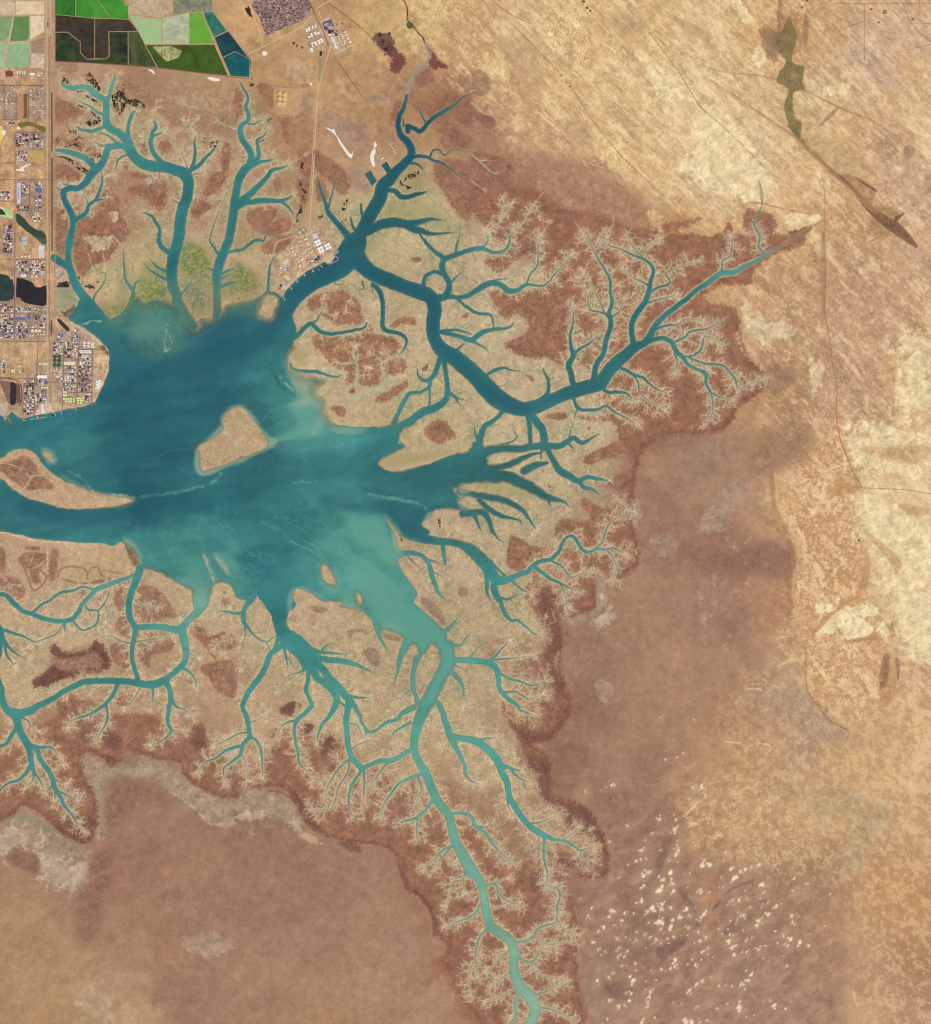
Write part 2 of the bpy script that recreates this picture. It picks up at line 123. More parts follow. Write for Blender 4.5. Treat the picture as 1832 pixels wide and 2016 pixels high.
# pale dry creeks
CREEKS = """
B1 1310,890,10 1290,930,12 1200,960,9 1140,1000,10 1140,1040,14 1170,1110,22 1140,1180,26 1060,1220,28 960,1270,26 850,1270,22; 1140,1000,8 1125,960,8 1070,920,4; 1130,960,6 1145,920,3; 1180,1120,12 1250,1110,8 1300,1090,5; 940,1160,16 960,1080,14 940,980,12 920,890,10 935,860,5; 940,990,10 830,1000,10 780,990,4; 960,1090,10 1040,1080,6 1040,1040,3; 820,1000,10 850,1080,10; 1010,1200,14 930,1160,12 830,1230,10 ; 1030,680,12 1030,630,8 1090,620,5 1120,540,4; 650,640,10 670,560,7 690,490,4; 665,590,7 760,620,4; 900,500,6 870,530,5 860,580,3; 925,440,5 900,500,6; 640,700,6 720,690,4 ;
480,0,6 330,50,8 310,100,10 285,190,10; A0 465,600,18 460,560,8 480,520,4; A0 910,560,6 960,570,5 1010,560,3; 900,540,4 840,580,3; 1270,775,4 1220,800,5 1215,850,4; 1680,910,8 1720,960,9 1832,1000,7; 1520,1050,5 1480,980,5 1440,940,3; 1500,990,3 1530,940,3;
A1 880,0,12 960,100,12; 800,140,4 815,200,5 815,280,6; 690,140,4 720,240,7 740,270,6; 1110,780,6; B1 0,0,4;
A2 370,560,6 375,740,5; 50,600,4 60,690,6 90,780,4; 270,640,4 240,720,6; 375,680,5 300,740,5 230,770,3; A2 140,155,10 200,130,10 250,50,12 330,30,8; 250,50,8 200,20,5; 320,240,8 370,190,7 440,170,4; 180,175,5 280,155,6 400,150,4; A1 0,1770,4 110,1790,6 170,1830,7; A1 135,1660,3 125,1730,3;
A2 30,940,4 50,890,4 140,890,3; 1300,1290,5 1180,1350,6 1080,1400,4; 1832,1310,8 1720,1330,6 1670,1380,4; 1832,1380,6 1760,1420,4;
B1 1310,900,4 1400,940,5 1420,1040,8; C1 440,1320,10 430,1270,4;
A1 1715,1525,16 1780,1545,20 1825,1600,18 B1 8,1660,16 20,1725,14; B0 400,1290,6 540,1210,4; B0 460,1690,6 440,1780,8 400,1832,4; C0 330,1832,12 420,1700,8 480,1600,6 560,1500,4 ; C0 110,1832,14 170,1760,10 230,1720,8 240,1640,6 250,1560,4 ; 225,1720,7 270,1650,5 310,1590,3; 400,1730,6 520,1690,4; 540,1832,6 600,1740,4; C0 0,800,8 60,850,7 110,890,5 190,880,3; C0 0,1200,9 60,1250,9 120,1310,8 180,1350,6 220,1350,3; 60,1250,5 190,1250,3; C0 0,1410,7 60,1450,5 90,1470,3; C0 0,710,8 40,700,5; 1100,1690,5 1105,1740,5 1060,1810,6; 800,1720,4 880,1832,4
"""

# open water of the inlet, outlined once round
BAY = """
A1 -300,1395 0,1395 40,1440 90,1375 160,1425 250,1410 400,1385 480,1365 600,1340 720,1310 770,1240 810,1150 845,1050 850,950 838,880 790,830 720,770 640,710 560,670 530,630 570,600 600,540 640,480 730,560 800,630 880,660 960,600 1010,520 1070,470 1130,520 1200,500 1300,520 1400,560 1460,640 1530,700 1560,650 1640,640 1700,600 1760,540 1832,510
B1 0,520 90,510 170,480 250,450 330,470 400,480 450,560 450,640 480,740 460,830 480,870 430,930 420,1000 450,1050 560,1080 640,1100 720,1130 660,1180 640,1230 700,1270 710,1330 740,1420 800,1470 920,1490 1040,1490 1200,1480 1300,1440 1400,1400 1400,1470 1300,1520 1280,1590 1330,1640 1280,1670 1180,1720 1120,1760 1140,1800 1200,1832 1280,1832 1400,1800 1550,1760 1700,1700 1800,1680 1832,1640
C1 30,1600 100,1640 140,1740 140,1780 200,1800 100,1832 C2 0,100 B2 1832,100 1760,120 1700,110 1740,190 1800,200 1750,240 1832,290 1832,330 1700,310 1560,310 1520,360 1450,420 1520,480 1400,530 1320,500 1270,450 1200,380 1160,340 1200,420 1250,500 1270,590 1290,640 1330,650 1270,690 1290,760 1340,840 1390,900 1420,960 1390,1020 1450,1080 1540,1150 1640,1250 1660,1300 1690,1380 1720,1470 1680,1580 1620,1640 1560,1640 1590,1500 1580,1400 1530,1360 1480,1420 1430,1430 1350,1380 1320,1330 1280,1280 1180,1240 1130,1250 1100,1190 1000,1110 880,1080 800,1060 820,1020 700,1020 600,960 560,940 500,910 450,960 470,1050 420,1100 390,1180 320,1150 280,1080 200,1010 160,960 110,1010 60,1000 20,1000 0,960
A2 1832,960 1780,890 1690,880 1650,960 1600,1080 1520,1090 1490,950 1440,910 1350,860 1240,800 1130,760 1080,700 1050,640 960,560 880,580 780,560 650,560 530,550 370,540 240,520 130,490 0,470 -300,440
"""
ISLANDS = """
A1 -300,1700 0,1730 80,1680 150,1660 220,1665 270,1690 310,1740 350,1800 400,1840 A2 420,20 500,80 600,130 720,170 780,195 900,200 1030,222 1000,250 900,275 750,290 560,295 450,280 330,245 230,220 130,160 60,110 0,60 -300,-40;
A1 335,1690 370,1680 405,1705 400,1720 425,1760 390,1755 350,1725;
B1 0,1340 50,1340 100,1380 150,1450 200,1520 245,1590 240,1640 190,1670 100,1710 40,1720 0,1750 A1 1740,1780 1640,1820 1570,1825 1565,1700 1560,1650 1620,1610 1720,1540 1740,1480 1730,1440 1790,1370;
B1 190,600 210,540 230,480 300,470 335,505 310,570 270,640 200,620;
B2 680,740 700,740 750,800 785,870 760,885 710,870 680,820;
B2 1770,130 1832,105 C2 20,110 60,130 20,150 B2 1832,160; B2 1770,230 1832,210 C2 30,230 75,285 20,295 B2 1832,295 1790,270;
B2 945,960 965,955 985,1010 970,1035; B2 1360,1370 1400,1360 1420,1420 1370,1440
"""
BASINS = "B0 1010,1355 1055,1325 1105,1410 1065,1445; B0 1135,1283 1180,1257 1228,1335 1190,1358"
# soil colours measured on the plan (x, y, r, g, b)
SOIL = """
560,20,195,155,110 700,40,190,150,110 800,60,200,165,115 900,40,205,170,115 1000,40,205,165,115 1100,60,222,188,138 1200,40,220,185,130 1300,60,215,180,125 1400,60,215,180,125 1500,60,225,195,145 1600,60,215,175,120 1680,60,185,140,95 1760,40,205,165,115 1850,60,205,170,135 1950,60,200,165,130
560,160,185,145,105 700,170,190,148,108 800,180,185,145,105 900,190,165,122,92 960,230,160,115,85 1040,180,205,165,115 1100,200,195,152,110 1200,180,220,185,130 1300,200,220,188,135 1400,180,225,195,140 1500,180,228,200,150 1600,150,215,180,130 1760,200,220,190,140 1850,150,200,165,135 1960,180,210,178,130
640,290,180,138,105 750,290,175,135,105 1020,300,165,125,98 1100,270,195,155,115 1200,280,205,165,120 1300,290,222,188,130 1400,290,225,195,145 1500,280,232,205,155 1600,300,225,195,148 1700,300,215,180,130 1800,270,210,170,118 1900,310,195,155,120 1960,280,225,195,145
1050,380,160,115,88 1150,380,165,122,95 1250,360,185,145,110 1350,330,215,178,125 1400,400,222,188,135 1500,400,225,195,148 1600,400,228,198,150 1700,400,215,178,128 1800,400,205,165,115 1880,400,195,155,120 1960,430,190,150,118
1100,450,150,102,78 1250,440,165,120,92 1330,450,180,135,95 1420,480,190,145,100 1500,480,205,165,115 1620,500,215,180,130 1700,500,205,165,115 1800,480,200,155,110 1900,520,200,162,122 1970,520,205,170,130
1560,600,195,152,108 1640,600,195,155,112 1750,600,195,155,115 1850,600,190,150,118 1950,580,195,155,122
1600,700,200,160,122 1700,700,195,155,115 1800,700,190,150,120 1900,680,190,150,120 1960,700,205,168,120
1650,800,175,132,95 1700,830,180,138,98 1770,830,195,155,122 1850,800,192,152,120 1920,780,215,178,125 1960,850,222,190,135
1500,950,160,125,98 1400,950,155,118,92 1650,920,180,138,102 1750,920,195,155,115 1850,900,205,168,125 1950,930,225,192,138
1400,1050,150,112,88 1500,1000,160,125,98 1600,1000,165,125,98 1680,1050,205,165,112 1750,1050,200,162,125 1850,1020,215,180,125 1950,1050,228,198,145
1400,1150,150,108,85 1500,1150,148,108,85 1580,1200,150,108,86 1650,1200,160,115,88 1720,1200,205,168,125 1780,1180,195,155,115 1850,1150,222,188,135 1950,1180,230,200,150
1300,1150,155,118,92 1250,1350,150,112,88 1350,1300,160,122,92 1450,1300,160,120,95 1550,1320,155,115,92 1650,1300,170,125,92 1750,1350,205,165,118 1850,1300,222,190,138 1950,1300,228,198,148
1250,1500,145,105,82 1350,1500,158,120,92 1450,1500,165,125,95 1550,1500,170,128,96 1650,1500,165,130,105 1720,1520,175,140,112 1760,1450,215,175,122 1850,1450,215,180,130 1950,1450,205,168,130
1200,1620,140,100,80 1300,1620,155,118,92 1400,1620,155,115,90 1500,1620,175,132,98 1600,1620,180,135,95 1700,1580,175,138,110 1800,1600,205,165,118 1900,1600,205,165,120 1960,1600,220,185,140
1300,1750,155,115,92 1400,1750,150,110,88 1500,1750,185,140,100 1600,1750,195,150,108 1700,1700,190,155,110 1800,1720,200,160,115 1880,1750,205,165,125 1960,1750,205,165,120
1250,1900,155,118,98 1350,1900,150,112,90 1450,1900,155,115,92 1550,1900,158,118,95 1650,1880,155,118,92 1750,1880,165,125,95 1850,1900,195,150,105 1950,1900,190,145,100
1250,2050,160,125,102 1350,2050,150,112,92 1450,2050,155,115,92 1550,2050,155,118,95 1650,2050,158,120,96 1750,2050,165,125,98 1850,2050,180,138,105 1950,2050,175,132,98
1250,2150,160,125,100 1400,2150,158,118,95 1550,2150,160,120,98 1700,2150,165,125,100 1850,2150,195,155,115 1950,2150,180,138,110
50,1700,165,140,112 150,1700,150,115,92 250,1700,158,122,96 350,1750,158,122,97 450,1750,160,122,97 550,1770,150,115,92 650,1800,160,122,97 750,1850,165,128,104 300,1620,158,125,100 400,1650,165,135,108 200,1650,160,130,102 50,1850,165,128,100 150,1850,165,130,105 250,1850,155,115,92 350,1850,158,120,95 450,1900,158,120,96 550,1900,160,122,98 650,1900,155,118,94 750,1930,158,122,98 50,1950,170,135,102 150,2000,172,138,105 250,2020,165,130,100 350,2000,160,122,96 450,2000,162,124,100 550,2000,165,128,102 650,2000,165,128,105 750,2020,162,128,100 850,2020,165,130,105 50,2080,175,140,105 150,2100,175,140,105 250,2100,175,142,112 350,2100,160,122,98 450,2100,158,120,98 550,2080,165,128,102 650,2080,168,132,102 750,2100,168,132,105 850,2100,168,132,105 100,2160,172,135,100 300,2160,180,148,112 500,2160,162,125,100 700,2160,170,132,100 900,2160,172,135,108
250,250,185,160,125 300,180,168,128,98 420,250,185,158,120 200,420,168,128,100 420,420,188,160,125 250,560,180,160,115 600,420,180,150,115 700,420,185,160,120 800,460,180,165,120 900,500,185,168,125 950,430,180,160,118 700,800,190,165,125 900,850,185,165,122 1000,700,190,168,132 1100,820,190,165,130 1050,550,188,165,130 1150,850,185,162,125 1250,900,190,168,130 1100,1000,188,170,130 1150,1050,185,165,125 1050,1180,185,160,125 1100,1250,185,160,120 980,1150,188,160,125 1050,1300,182,155,118 1000,1420,182,158,120 1100,1450,175,145,110 900,1500,180,158,120 750,1400,188,160,122 600,1330,188,160,125 620,1450,182,152,115 800,1500,182,155,118 900,1600,175,145,112 1050,1650,180,152,115 1150,1800,178,150,115 950,1800,150,100,72 1050,1950,148,98,72 1000,2050,150,98,72 100,1080,188,153,118 250,1150,188,155,118 100,1250,185,152,118 150,1350,188,158,122 350,1100,190,162,122 400,1350,180,150,115 60,1450,185,158,120 450,1420,180,145,110 300,1500,175,138,105 480,1250,185,160,125 100,1550,165,120,90
30,250,192,152,112 30,450,190,150,110 60,700,190,155,120 150,750,190,155,122 20,60,205,175,140 105,100,175,140,110 108,600,190,150,115
"""

# soil patches: colour | edge softness (units) | raggedness | strength | outlines
PATCH = """
168,122,94|26|.8|.8|C0 500,1250 800,1250 1150,1400 1320,1560 1500,1640 1500,1832 1100,1832 700,1700; C1 1450,0 1832,60 1832,200 1500,120
150,100,75|5|.9|.9|A0 430,770 560,800 650,860 640,900 520,930 430,960; 430,1290 560,1300 650,1400 640,1450 520,1430 430,1380; 430,1060 520,1090 600,1080 650,1130 740,1150 740,1220 660,1250 560,1150 430,1130
158,115,88|9|.8|.75|A0 980,560 1080,640 1200,740 1330,780 1420,840 1700,860 1832,900 1832,1050 1700,1050 1400,990 1300,940 1230,860 1080,760 970,680; 440,490 600,500 600,560 480,560; B0 170,600 300,660 600,650 500,700 300,720
150,100,75|4|.8|.9|A0 1085,1130 1130,1115 1160,1180 1120,1230; 1240,1110 1330,1100 1330,1160 1250,1200; 1000,1460 1280,1400 1290,1600 1240,1640 1120,1540 1010,1510; 1500,1540 1660,1600 1600,1660 1490,1700; 1640,1360 1760,1330 1760,1420 1640,1520 1580,1560; 1750,1100 1800,1130 1780,1330 1720,1320; 570,1600 700,1680 900,1600 960,1700 1000,1840 560,1840 600,1760; 720,1480 840,1480 940,1560 900,1620 760,1600; 440,1560 520,1640 530,1832 440,1832; 1010,1330 1200,1370 1180,1410 1030,1380; 960,1290 1000,1290 990,1330; A1 432,0 520,0 500,190 432,100; 570,0 1000,0 940,60 860,180 700,260 660,330 590,260 570,100
195,165,125|4|.9|.9|A1 650,10 860,10 880,60 740,130 690,60; A0 850,1650 920,1650 900,1740
152,102,76|5|.9|.9|B0 180,640 280,680 310,790 290,840 170,700; 0,680 80,760 60,900 0,940; 340,900 430,900 420,1180 360,1000; 480,1180 590,1150 600,1380 520,1360; 600,1160 860,1320 900,1450 830,1520 740,1420 630,1330; 480,1400 590,1400 560,1600 500,1560; 300,1380 360,1400 350,1480 310,1480; 90,1660 250,1600 340,1650 230,1780 120,1760; 620,1380 690,1400 720,1560 640,1560; 200,1750 400,1700 470,1760 330,1832 210,1832; A1 0,0; B1 330,0 460,0 440,60 330,140 230,140 200,90
118,62,55|4|1.1|.9|B0 1490,320 1560,400 1580,470 1680,515 1550,540 1500,490 1530,430 1490,380; 1120,350 1200,330 1300,430 1330,460 1280,560 1200,550 1220,450 1140,400
150,100,78|5|.9|.9|B0 1420,600 1500,520 1560,640 1500,640 1440,690 1400,620; C0 0,1180 230,1220 330,1300 320,1450 220,1460 100,1420 0,1300; 0,870 100,880 200,960 150,1000 60,960
95,60,55|4|1.3|.8|B0 1080,270 1200,260 1250,360 1200,420 1120,380
124,84,68|5|1.3|.5|C0 0,550 100,560 150,640 130,730 40,740 0,700; 100,880 190,940 130,960
150,100,75|6|1.0|.9|B0 1370,800 1480,790 1700,720 1832,770 1832,1000 1700,930 1580,1000 1500,900 1400,860; 1600,1050 1832,1050 1832,1150 1650,1160; 1560,1250 1832,1290 1832,1720 1700,1620 1620,1500 1550,1380; 1540,950 1700,950 1832,1150 1700,1100 1600,1050; 1240,800 1300,760 1300,850 1250,1000 1200,950
149,98,72|6|1.0|.92|C0 0,1380 120,1440 200,1480 350,1450 560,1500 720,1620 900,1650 1100,1700 1250,1780 1500,1740 1832,1700 C1 1500,0 1650,60 1832,120 D1 60,480 200,540 330,580 340,700 300,800 400,950 540,1100 500,1230 330,1330 250,1500 50,1560 0,1540 C1 1832,1540 1700,1560 1580,1540 1400,1620 1320,1700 1290,1832 1150,1620 1120,1480 1000,1380 960,1340 1000,1250 1100,1130 1050,1100 1100,1040 950,1100 900,1020 780,1000 680,1000 600,970 560,950 440,960 300,900 260,830 440,750 400,620 250,640 150,450 330,420 450,440 600,300 400,170 330,200 210,300 100,160 300,120 200,30 150,0 C0 140,1780 0,1640
149,98,72|5|1.1|.92|D0 220,1780 260,1720 300,1832 220,1832; 370,1650 530,1640 620,1700 620,1780 560,1832 400,1832; 700,1832 780,1740 860,1760 1010,1690 900,1780 850,1832; D1 100,0 300,0 160,130; 180,0 550,0 850,0 800,90 600,150 450,280 420,390 200,380 0,480 0,200; C1 1400,0 1832,0 1832,160 1600,150 1500,100
150,100,74|5|1.0|.92|C2 1280,0 1265,200 1258,400 1310,600 1290,760 1100,860 980,760 960,860 970,960 980,1080 880,1100 750,1150 690,1100 640,1060 620,1100 700,1250 700,1380 630,1500 720,1600 790,1832 C3 700,160 600,260 450,300 600,400 620,600 640,700 860,770 980,920 1060,1100 1050,1330 850,1340 720,1400 800,1500 840,1580 820,1832 S 1540,1300 1560,1500 1600,1860 830,1860 760,1700 690,1670 620,1550 580,1400 510,1350 580,1240 480,1150 440,950 330,830 240,790 180,540 0,440 B3 800,1040 650,960 540,900 500,760 400,640 200,640 0,620 A3 1832,720 1650,690 1450,560 1400,440 1250,420 1000,340 930,440 870,480 820,410 640,360 660,560 740,680 770,900 700,1050 560,1040 400,920 300,830 180,770 100,860 -100,890 -100,250 0,250 60,330 150,300 200,400 260,200 460,60 420,-30 620,-60 760,60 900,60 1100,60 1250,60 1280,200 1400,260 1530,220 1500,120 1700,330 B3 0,480 100,560 300,300 230,240 350,160 600,230 800,250 1050,420 1200,560 1250,640 1400,500 1480,620 1500,760 1650,900 C3 0,1100 200,1200 320,1240 450,1200 560,1120 700,1050 900,1050 860,920 700,860 560,700 430,420 350,230 260,80 230,-40 C2 480,1700 250,1600 400,1500 560,1350 520,1150 400,950 480,830 300,760 270,650 330,500 440,560 560,600 700,580 640,490 700,370 880,400 930,340 860,290 870,200 1050,300 1180,170 1050,130 1060,80 1200,0
150,106,82|16|.8|.55|C2 140,1300 380,1320 560,1280 640,1500 700,1700 640,1832 400,1832 250,1640 100,1480; C3 60,640 260,640 420,860 640,1060 800,1060 960,1000 960,1280 600,1400 420,1300 200,1100 40,900; B3 1400,560 1520,760 1600,860 1640,1060 1300,960 1100,700; 1560,560 1832,640 1832,860 1640,760
110,68,60|7|1.15|.6|C2 540,900 700,980 640,1060 620,1110 700,1250 690,1380 630,1500 700,1600 720,1700 690,1832 660,1700 600,1560 570,1450 600,1300 560,1150 510,1060; C3 690,0 740,0 690,180 590,270 430,280 460,380 560,400 620,480 600,640 640,720 900,800 980,920 1040,1060 1030,1180 980,1100 900,1000 760,980 720,860 560,720 520,600 440,450 380,240 280,130 280,90 420,170 560,210 650,170; 640,1190 830,1190 860,1260 700,1230; 460,1300 560,1320 560,1420 470,1440; B3 400,640 490,680 650,940 800,1050 900,1040 1000,1130 900,1130 780,1060 640,980 520,860; B3 1240,1150 1320,1300 1350,1440 1420,1430 1540,1580 1570,1760 1540,1800 1530,1640 1420,1470 1330,1440 1270,1250; A3 840,380 920,420 870,480 830,440; 1500,150 1600,140 1600,260 1620,350 1500,330; 620,200 760,180 940,240 930,340 800,300 640,260; A3 400,900 700,850 730,700 770,900 690,1060 560,1040
160,108,80|8|.9|.6|C2 1000,760 1100,860 1000,980 960,860; 640,1060 720,1130 760,1250 720,1400 700,1250; A3 640,370 760,360 700,420 680,560; B3 1200,1080 1400,1170 1420,1250 1290,1200
152,102,76|5|1.0|.92|B1 560,520 640,460 800,430 850,410 900,470 960,500 1000,640 1000,700 880,690 760,690 700,640 600,600; 620,760 720,780 960,780 1060,680 1080,760 1230,790 1290,870 1260,960 1320,960 1330,1060 1200,1090 1160,1130 1090,1170 960,1160 940,1040 850,1050 740,1010 700,930 610,860; 850,1040 930,1000 940,1120 880,1170 860,1080; 1080,1270 1200,1200 1350,1120 1340,1180 1200,1280 1110,1300; 745,1320 860,1340 850,1415 770,1380; 880,1220 930,1180 930,1230; 1195,710 1260,650 1390,640 1410,710 1330,680 1230,720; 1450,1050 1500,990 1500,1050; 1480,1500 1570,1430 1660,1460 1710,1540 1760,1570 1650,1590 1600,1630 1490,1560; 1350,180 1430,165 1460,190 1410,210; 1755,640 1810,590 1800,640
178,130,90|6|.9|.7|B1 760,880 880,820 960,850 800,930; 1000,860 1100,830 1180,840 1100,960 1010,920; 1220,1000 1290,1000 1280,1060
150,102,76|3|.9|.9|C1 100,160 150,180 190,210 280,210 220,300 150,250; 150,430 250,450 330,520 180,520; 240,600 290,590 270,690; 410,1080 480,1100 480,1140; 580,1400 740,1370 740,1430 600,1430; 820,1410 1050,1400 1150,1440 900,1440; 900,1500 930,1490 920,1520; 860,1740 960,1680 1150,1600 1180,1700 1000,1750 920,1790; C2 300,510 340,500 440,600 620,630 500,680 420,750 280,680; 980,90 1030,130; C2 1060,120 1180,70 1230,0 1280,0 1200,120; 590,80 620,130 600,130
150,102,78|3|.9|.85|A2 0,590 50,640 40,780 0,790; 200,590 310,590 310,620 200,610; 140,690 250,640 360,640 370,700 300,800 330,870 250,870 230,780; 400,620 460,640 430,840 380,840; 460,830 600,860 680,870 760,850 860,840 860,870 600,880; 610,960 650,930 690,970 640,980; 760,980 850,930 830,990 770,1010; 920,880 1030,860 990,1100 1050,1200 1040,1300 950,1290 900,1240 930,1100 890,1030; 1060,900 1200,900 1290,980 1380,1130 1290,1150 1200,1180 1060,1180 1050,1000; 0,820 150,840 200,940 150,1000 60,980 0,900; 870,1340 1030,1380 1040,1560 880,1480; 1080,1250 1330,1290 1340,1400 1180,1440 1170,1540 1060,1440; 1470,1220 1600,1220 1620,1290 1760,1250 1832,1300 1832,1400 1750,1390 1640,1400 1560,1330; 1550,1530 1700,1480 1832,1500 1832,1760 1700,1720 1620,1600; 1430,1610 1500,1620 1490,1660; 520,1740 640,1710 610,1770 540,1790; 480,1810 700,1780 740,1832 480,1832; 840,1800 1020,1740 1000,1832
150,105,85|8|.9|.9|A2 390,1360 470,1360 500,1400 680,1380 740,1320 820,1370 850,1450 850,1550 700,1580 560,1620 450,1650 300,1690 250,1650 370,1560 400,1450
112,66,56|5|1.2|.85|A2 390,1360 470,1370 500,1420 680,1400 740,1320 820,1380 850,1450 850,1550 700,1560 560,1600 450,1650 300,1690 250,1650 360,1570 400,1500 500,1560 700,1540 800,1530 760,1410 650,1440 520,1460 420,1440 
152,104,78|3|.8|.9|A2 10,-10 250,-10 340,40 420,120 400,150 250,160 130,100; A1 110,1750 200,1715 300,1835 0,1840 0,1780
118,88,58|3|.7|.85|A2 965,535 1040,600 1080,700 1060,745 1010,680
132,104,82|5|1.1|.65|A2 1720,1010 1760,985 1800,1020 1760,1070 1720,1060; 1730,930 1770,945 1750,960; B2 580,1060 630,1050 740,1080 640,1110; 990,1390 1110,1380 1130,1530 1040,1490; 1430,980 1560,1030 1650,1200 1600,1190 1470,1050; 1740,910 1790,900 1800,960 1750,980; 870,1270 890,1235 1010,1235 1050,1290 1000,1260 920,1260 900,1320; 1150,1260 1280,1290 1270,1330 1150,1300
160,114,88|8|.8|.5|B2 430,1120 480,1130 470,1180 430,1170; 0,1400 80,1500 150,1560 100,1640 0,1640; 580,1110 640,1120 620,1200 570,1190
112,70,58|6|1|.85|B2 380,1840 450,1790 540,1840; B3 350,0 470,0 440,80 370,80; 480,150 620,140 560,220; 680,270 740,220 790,280 760,360 680,390
166,139,109|10|.6|.85|A3 640,380 800,440 930,460 1100,400 1300,450 1450,580 1700,730 B3 0,690 200,650 350,680 480,780 540,940 430,930 200,830 0,870 A3 1832,920 1700,930 1580,880 1450,740 1300,650 1200,560 900,560 850,650 830,1000 750,1000 740,700 660,560
192,160,128|4|1|.7|A3 1300,650 1450,730 1580,850 1640,910 1832,895 1832,925 1700,935 1600,900 1500,790; B3 0,850 200,800 220,880 0,880; 420,880 560,980 700,1080 560,1060 480,1000
150,130,102|16|.5|.75|A3 -100,890 200,840 400,950 560,1060 700,1100 600,1230 420,1150 340,1000 200,920 -100,930
184,158,132|12|1.3|.8|A3 -50,1000 200,960 350,1050 420,1150 560,1230 720,1200 700,1350 560,1480 480,1420 330,1380 300,1150 200,1080 100,1150 -50,1200
142,98,78|18|.7|.7|A3 600,1420 850,1380 800,1650 750,1840 600,1840; 850,560 1200,620 1300,680 1400,780 1100,760 850,1000; 20,1180 280,1140 300,1300 200,1280; 700,1200 860,1100 860,1400 720,1400
184,156,124|14|.6|.5|L 650,1500 800,1590 920,1680 850,1790 620,1740; 1400,1150 1750,1130 1832,1250 1500,1300
150,110,86|20|.6|.6|B3 0,900 300,900 600,1100 700,1180 400,1080 0,1040; L 1200,820 1400,780 1450,860 1260,880
186,156,126|6|1|.9|C2 920,1180 1010,1130 1040,1080 1000,960 1040,980 1080,1080 1150,1130 1100,1160 1050,1200 990,1240
168,142,112|14|.7|.7|C2 970,780 1030,800 1050,960 1010,1090 900,1160 720,1190 760,1140 960,1080
172,142,115|12|.7|.6|C2 960,1640 1100,1650 1080,1780 1000,1800; 1270,200 1310,240 1300,420 1250,440
168,138,114|12|.4|.6|D2 0,480 150,250 350,80 400,120 280,330 250,450; C2 1350,580 1430,480 1540,470 1620,600 1500,680
136,96,78|24|.7|.6|D2 -150,560 200,640 500,560 740,560 740,850 600,800 300,800 0,760
150,108,80|10|.9|.7|C1 1350,1600 1832,1500 1832,1600 1400,1700; C3 880,640 1300,680 1330,860 1150,860
182,150,112|8|.8|.65|X 950,640 1200,690 1440,680 1530,760 1630,770 1625,850 1540,920 1500,1090 1370,1090 1400,1000 1430,850 1330,810 1280,880 1240,760 1050,690
178,144,112|14|.7|.5|X 1220,180 1240,270 1330,350 1480,425 1540,435 1590,380 1600,200 1630,0 1670,0 1640,200 1620,400 1540,480 1480,470 1300,480 1100,330 850,260 830,220 1000,210 1100,160
190,144,102|26|.9|.5|X 640,650 830,640 950,640 1050,740 1220,760 1250,900 1220,1030 1050,1000 860,1000 780,850 640,880; 830,300 1080,300 1090,600 940,600 830,480; 920,110 1050,130 1040,200 900,190
130,94,80|10|.8|.75|M 560,480 620,300 680,280 600,560 480,700; 550,1200 800,1100 860,1060 760,1200 600,1310; 700,700 860,850 870,1000 1050,870 1150,720 1400,640 1100,780 900,1040 840,940; 100,1190 300,1180 560,1180 400,1300 150,1330; 100,1500 300,1480 400,1600 200,1640; 1100,1050 1300,900 1350,960 1150,1120; 430,950 640,920 600,1050 540,980
168,118,86|14|.8|.6|M 880,560 1100,560 1050,820 880,820; 960,1000 1100,940 1060,1100 900,1200 1060,1220; 60,1000 130,1050 30,1160 0,1050
124,104,64|3|.6|.85|D0 640,250 690,200 720,130 760,200 785,300 750,420 760,500 840,510 830,640 850,700 760,715 755,820 770,920 825,960 800,1080 740,1000 690,880 690,800 722,715 680,660 620,640 660,540 700,480 620,380 520,300 490,230; 700,960 780,1000 850,1100 1000,1240 960,1260 820,1120
146,116,70|4|1|.6|D0 1400,1610 1500,1605 1600,1670 1550,1710 1420,1650
150,112,85|6|1|.7|D0 840,100 880,170 860,360 840,350; 640,0 670,0 660,230 630,230; 500,230 640,250 640,470 540,430
174,128,88|3|.5|.8|D0 1080,1340 1230,1360 1390,1470 1380,1570 1350,1760 1400,1832 1640,1832 1400,1640 1200,1450 1000,1270 850,1120
122,82,60|2|.4|.85|D0 1240,1480 1400,1630 1570,1730 1660,1820 1730,1930 1600,1860 1400,1710 1250,1540; 1000,1260 1240,1470 1230,1500 990,1290; 1200,1360 1400,1470 1390,1490; 1590,1670 1640,1650 1560,1730 1580,1832 1540,1700
196,158,112|8|.7|.8|D0 830,940 950,960 1000,1100 1150,1130 1300,1330 1230,1360 1080,1330 850,1130
206,172,138|16|.8|.35|D0 1050,420 1330,330 1400,420 1270,500 1080,540; 1330,1250 1832,1250 1832,1700 1650,1640 1480,1430; 1500,200 1800,100 1832,400 1600,400
168,120,98|10|.9|.7|D0 1610,1150 1670,1130 1700,1190 1640,1250; 1080,840 1100,870 930,1010
236,208,160|10|1|.7|D0 280,0 330,0 440,150 400,200 340,120; 470,330 540,420 530,510 440,480; 700,1660 1000,1690 730,1800; 960,700 1160,640 1180,720 980,740; 0,800 300,1000 600,1400 480,1600 300,1500 100,1500 0,1300; C0 1380,560 1560,550 1660,760 1500,780; 1240,400 1480,530 1400,530; 1640,1300 1700,1200 1832,1300 1832,1440 1700,1420
190,150,110|12|.9|.6|C0 1050,100 1350,120 1340,260 1180,260; 200,320 500,380 540,600 480,700 350,560; 680,930 900,960 920,1130 800,1130; 760,200 800,500 740,560 760,380; 1480,80 1832,240 1832,330 1600,180
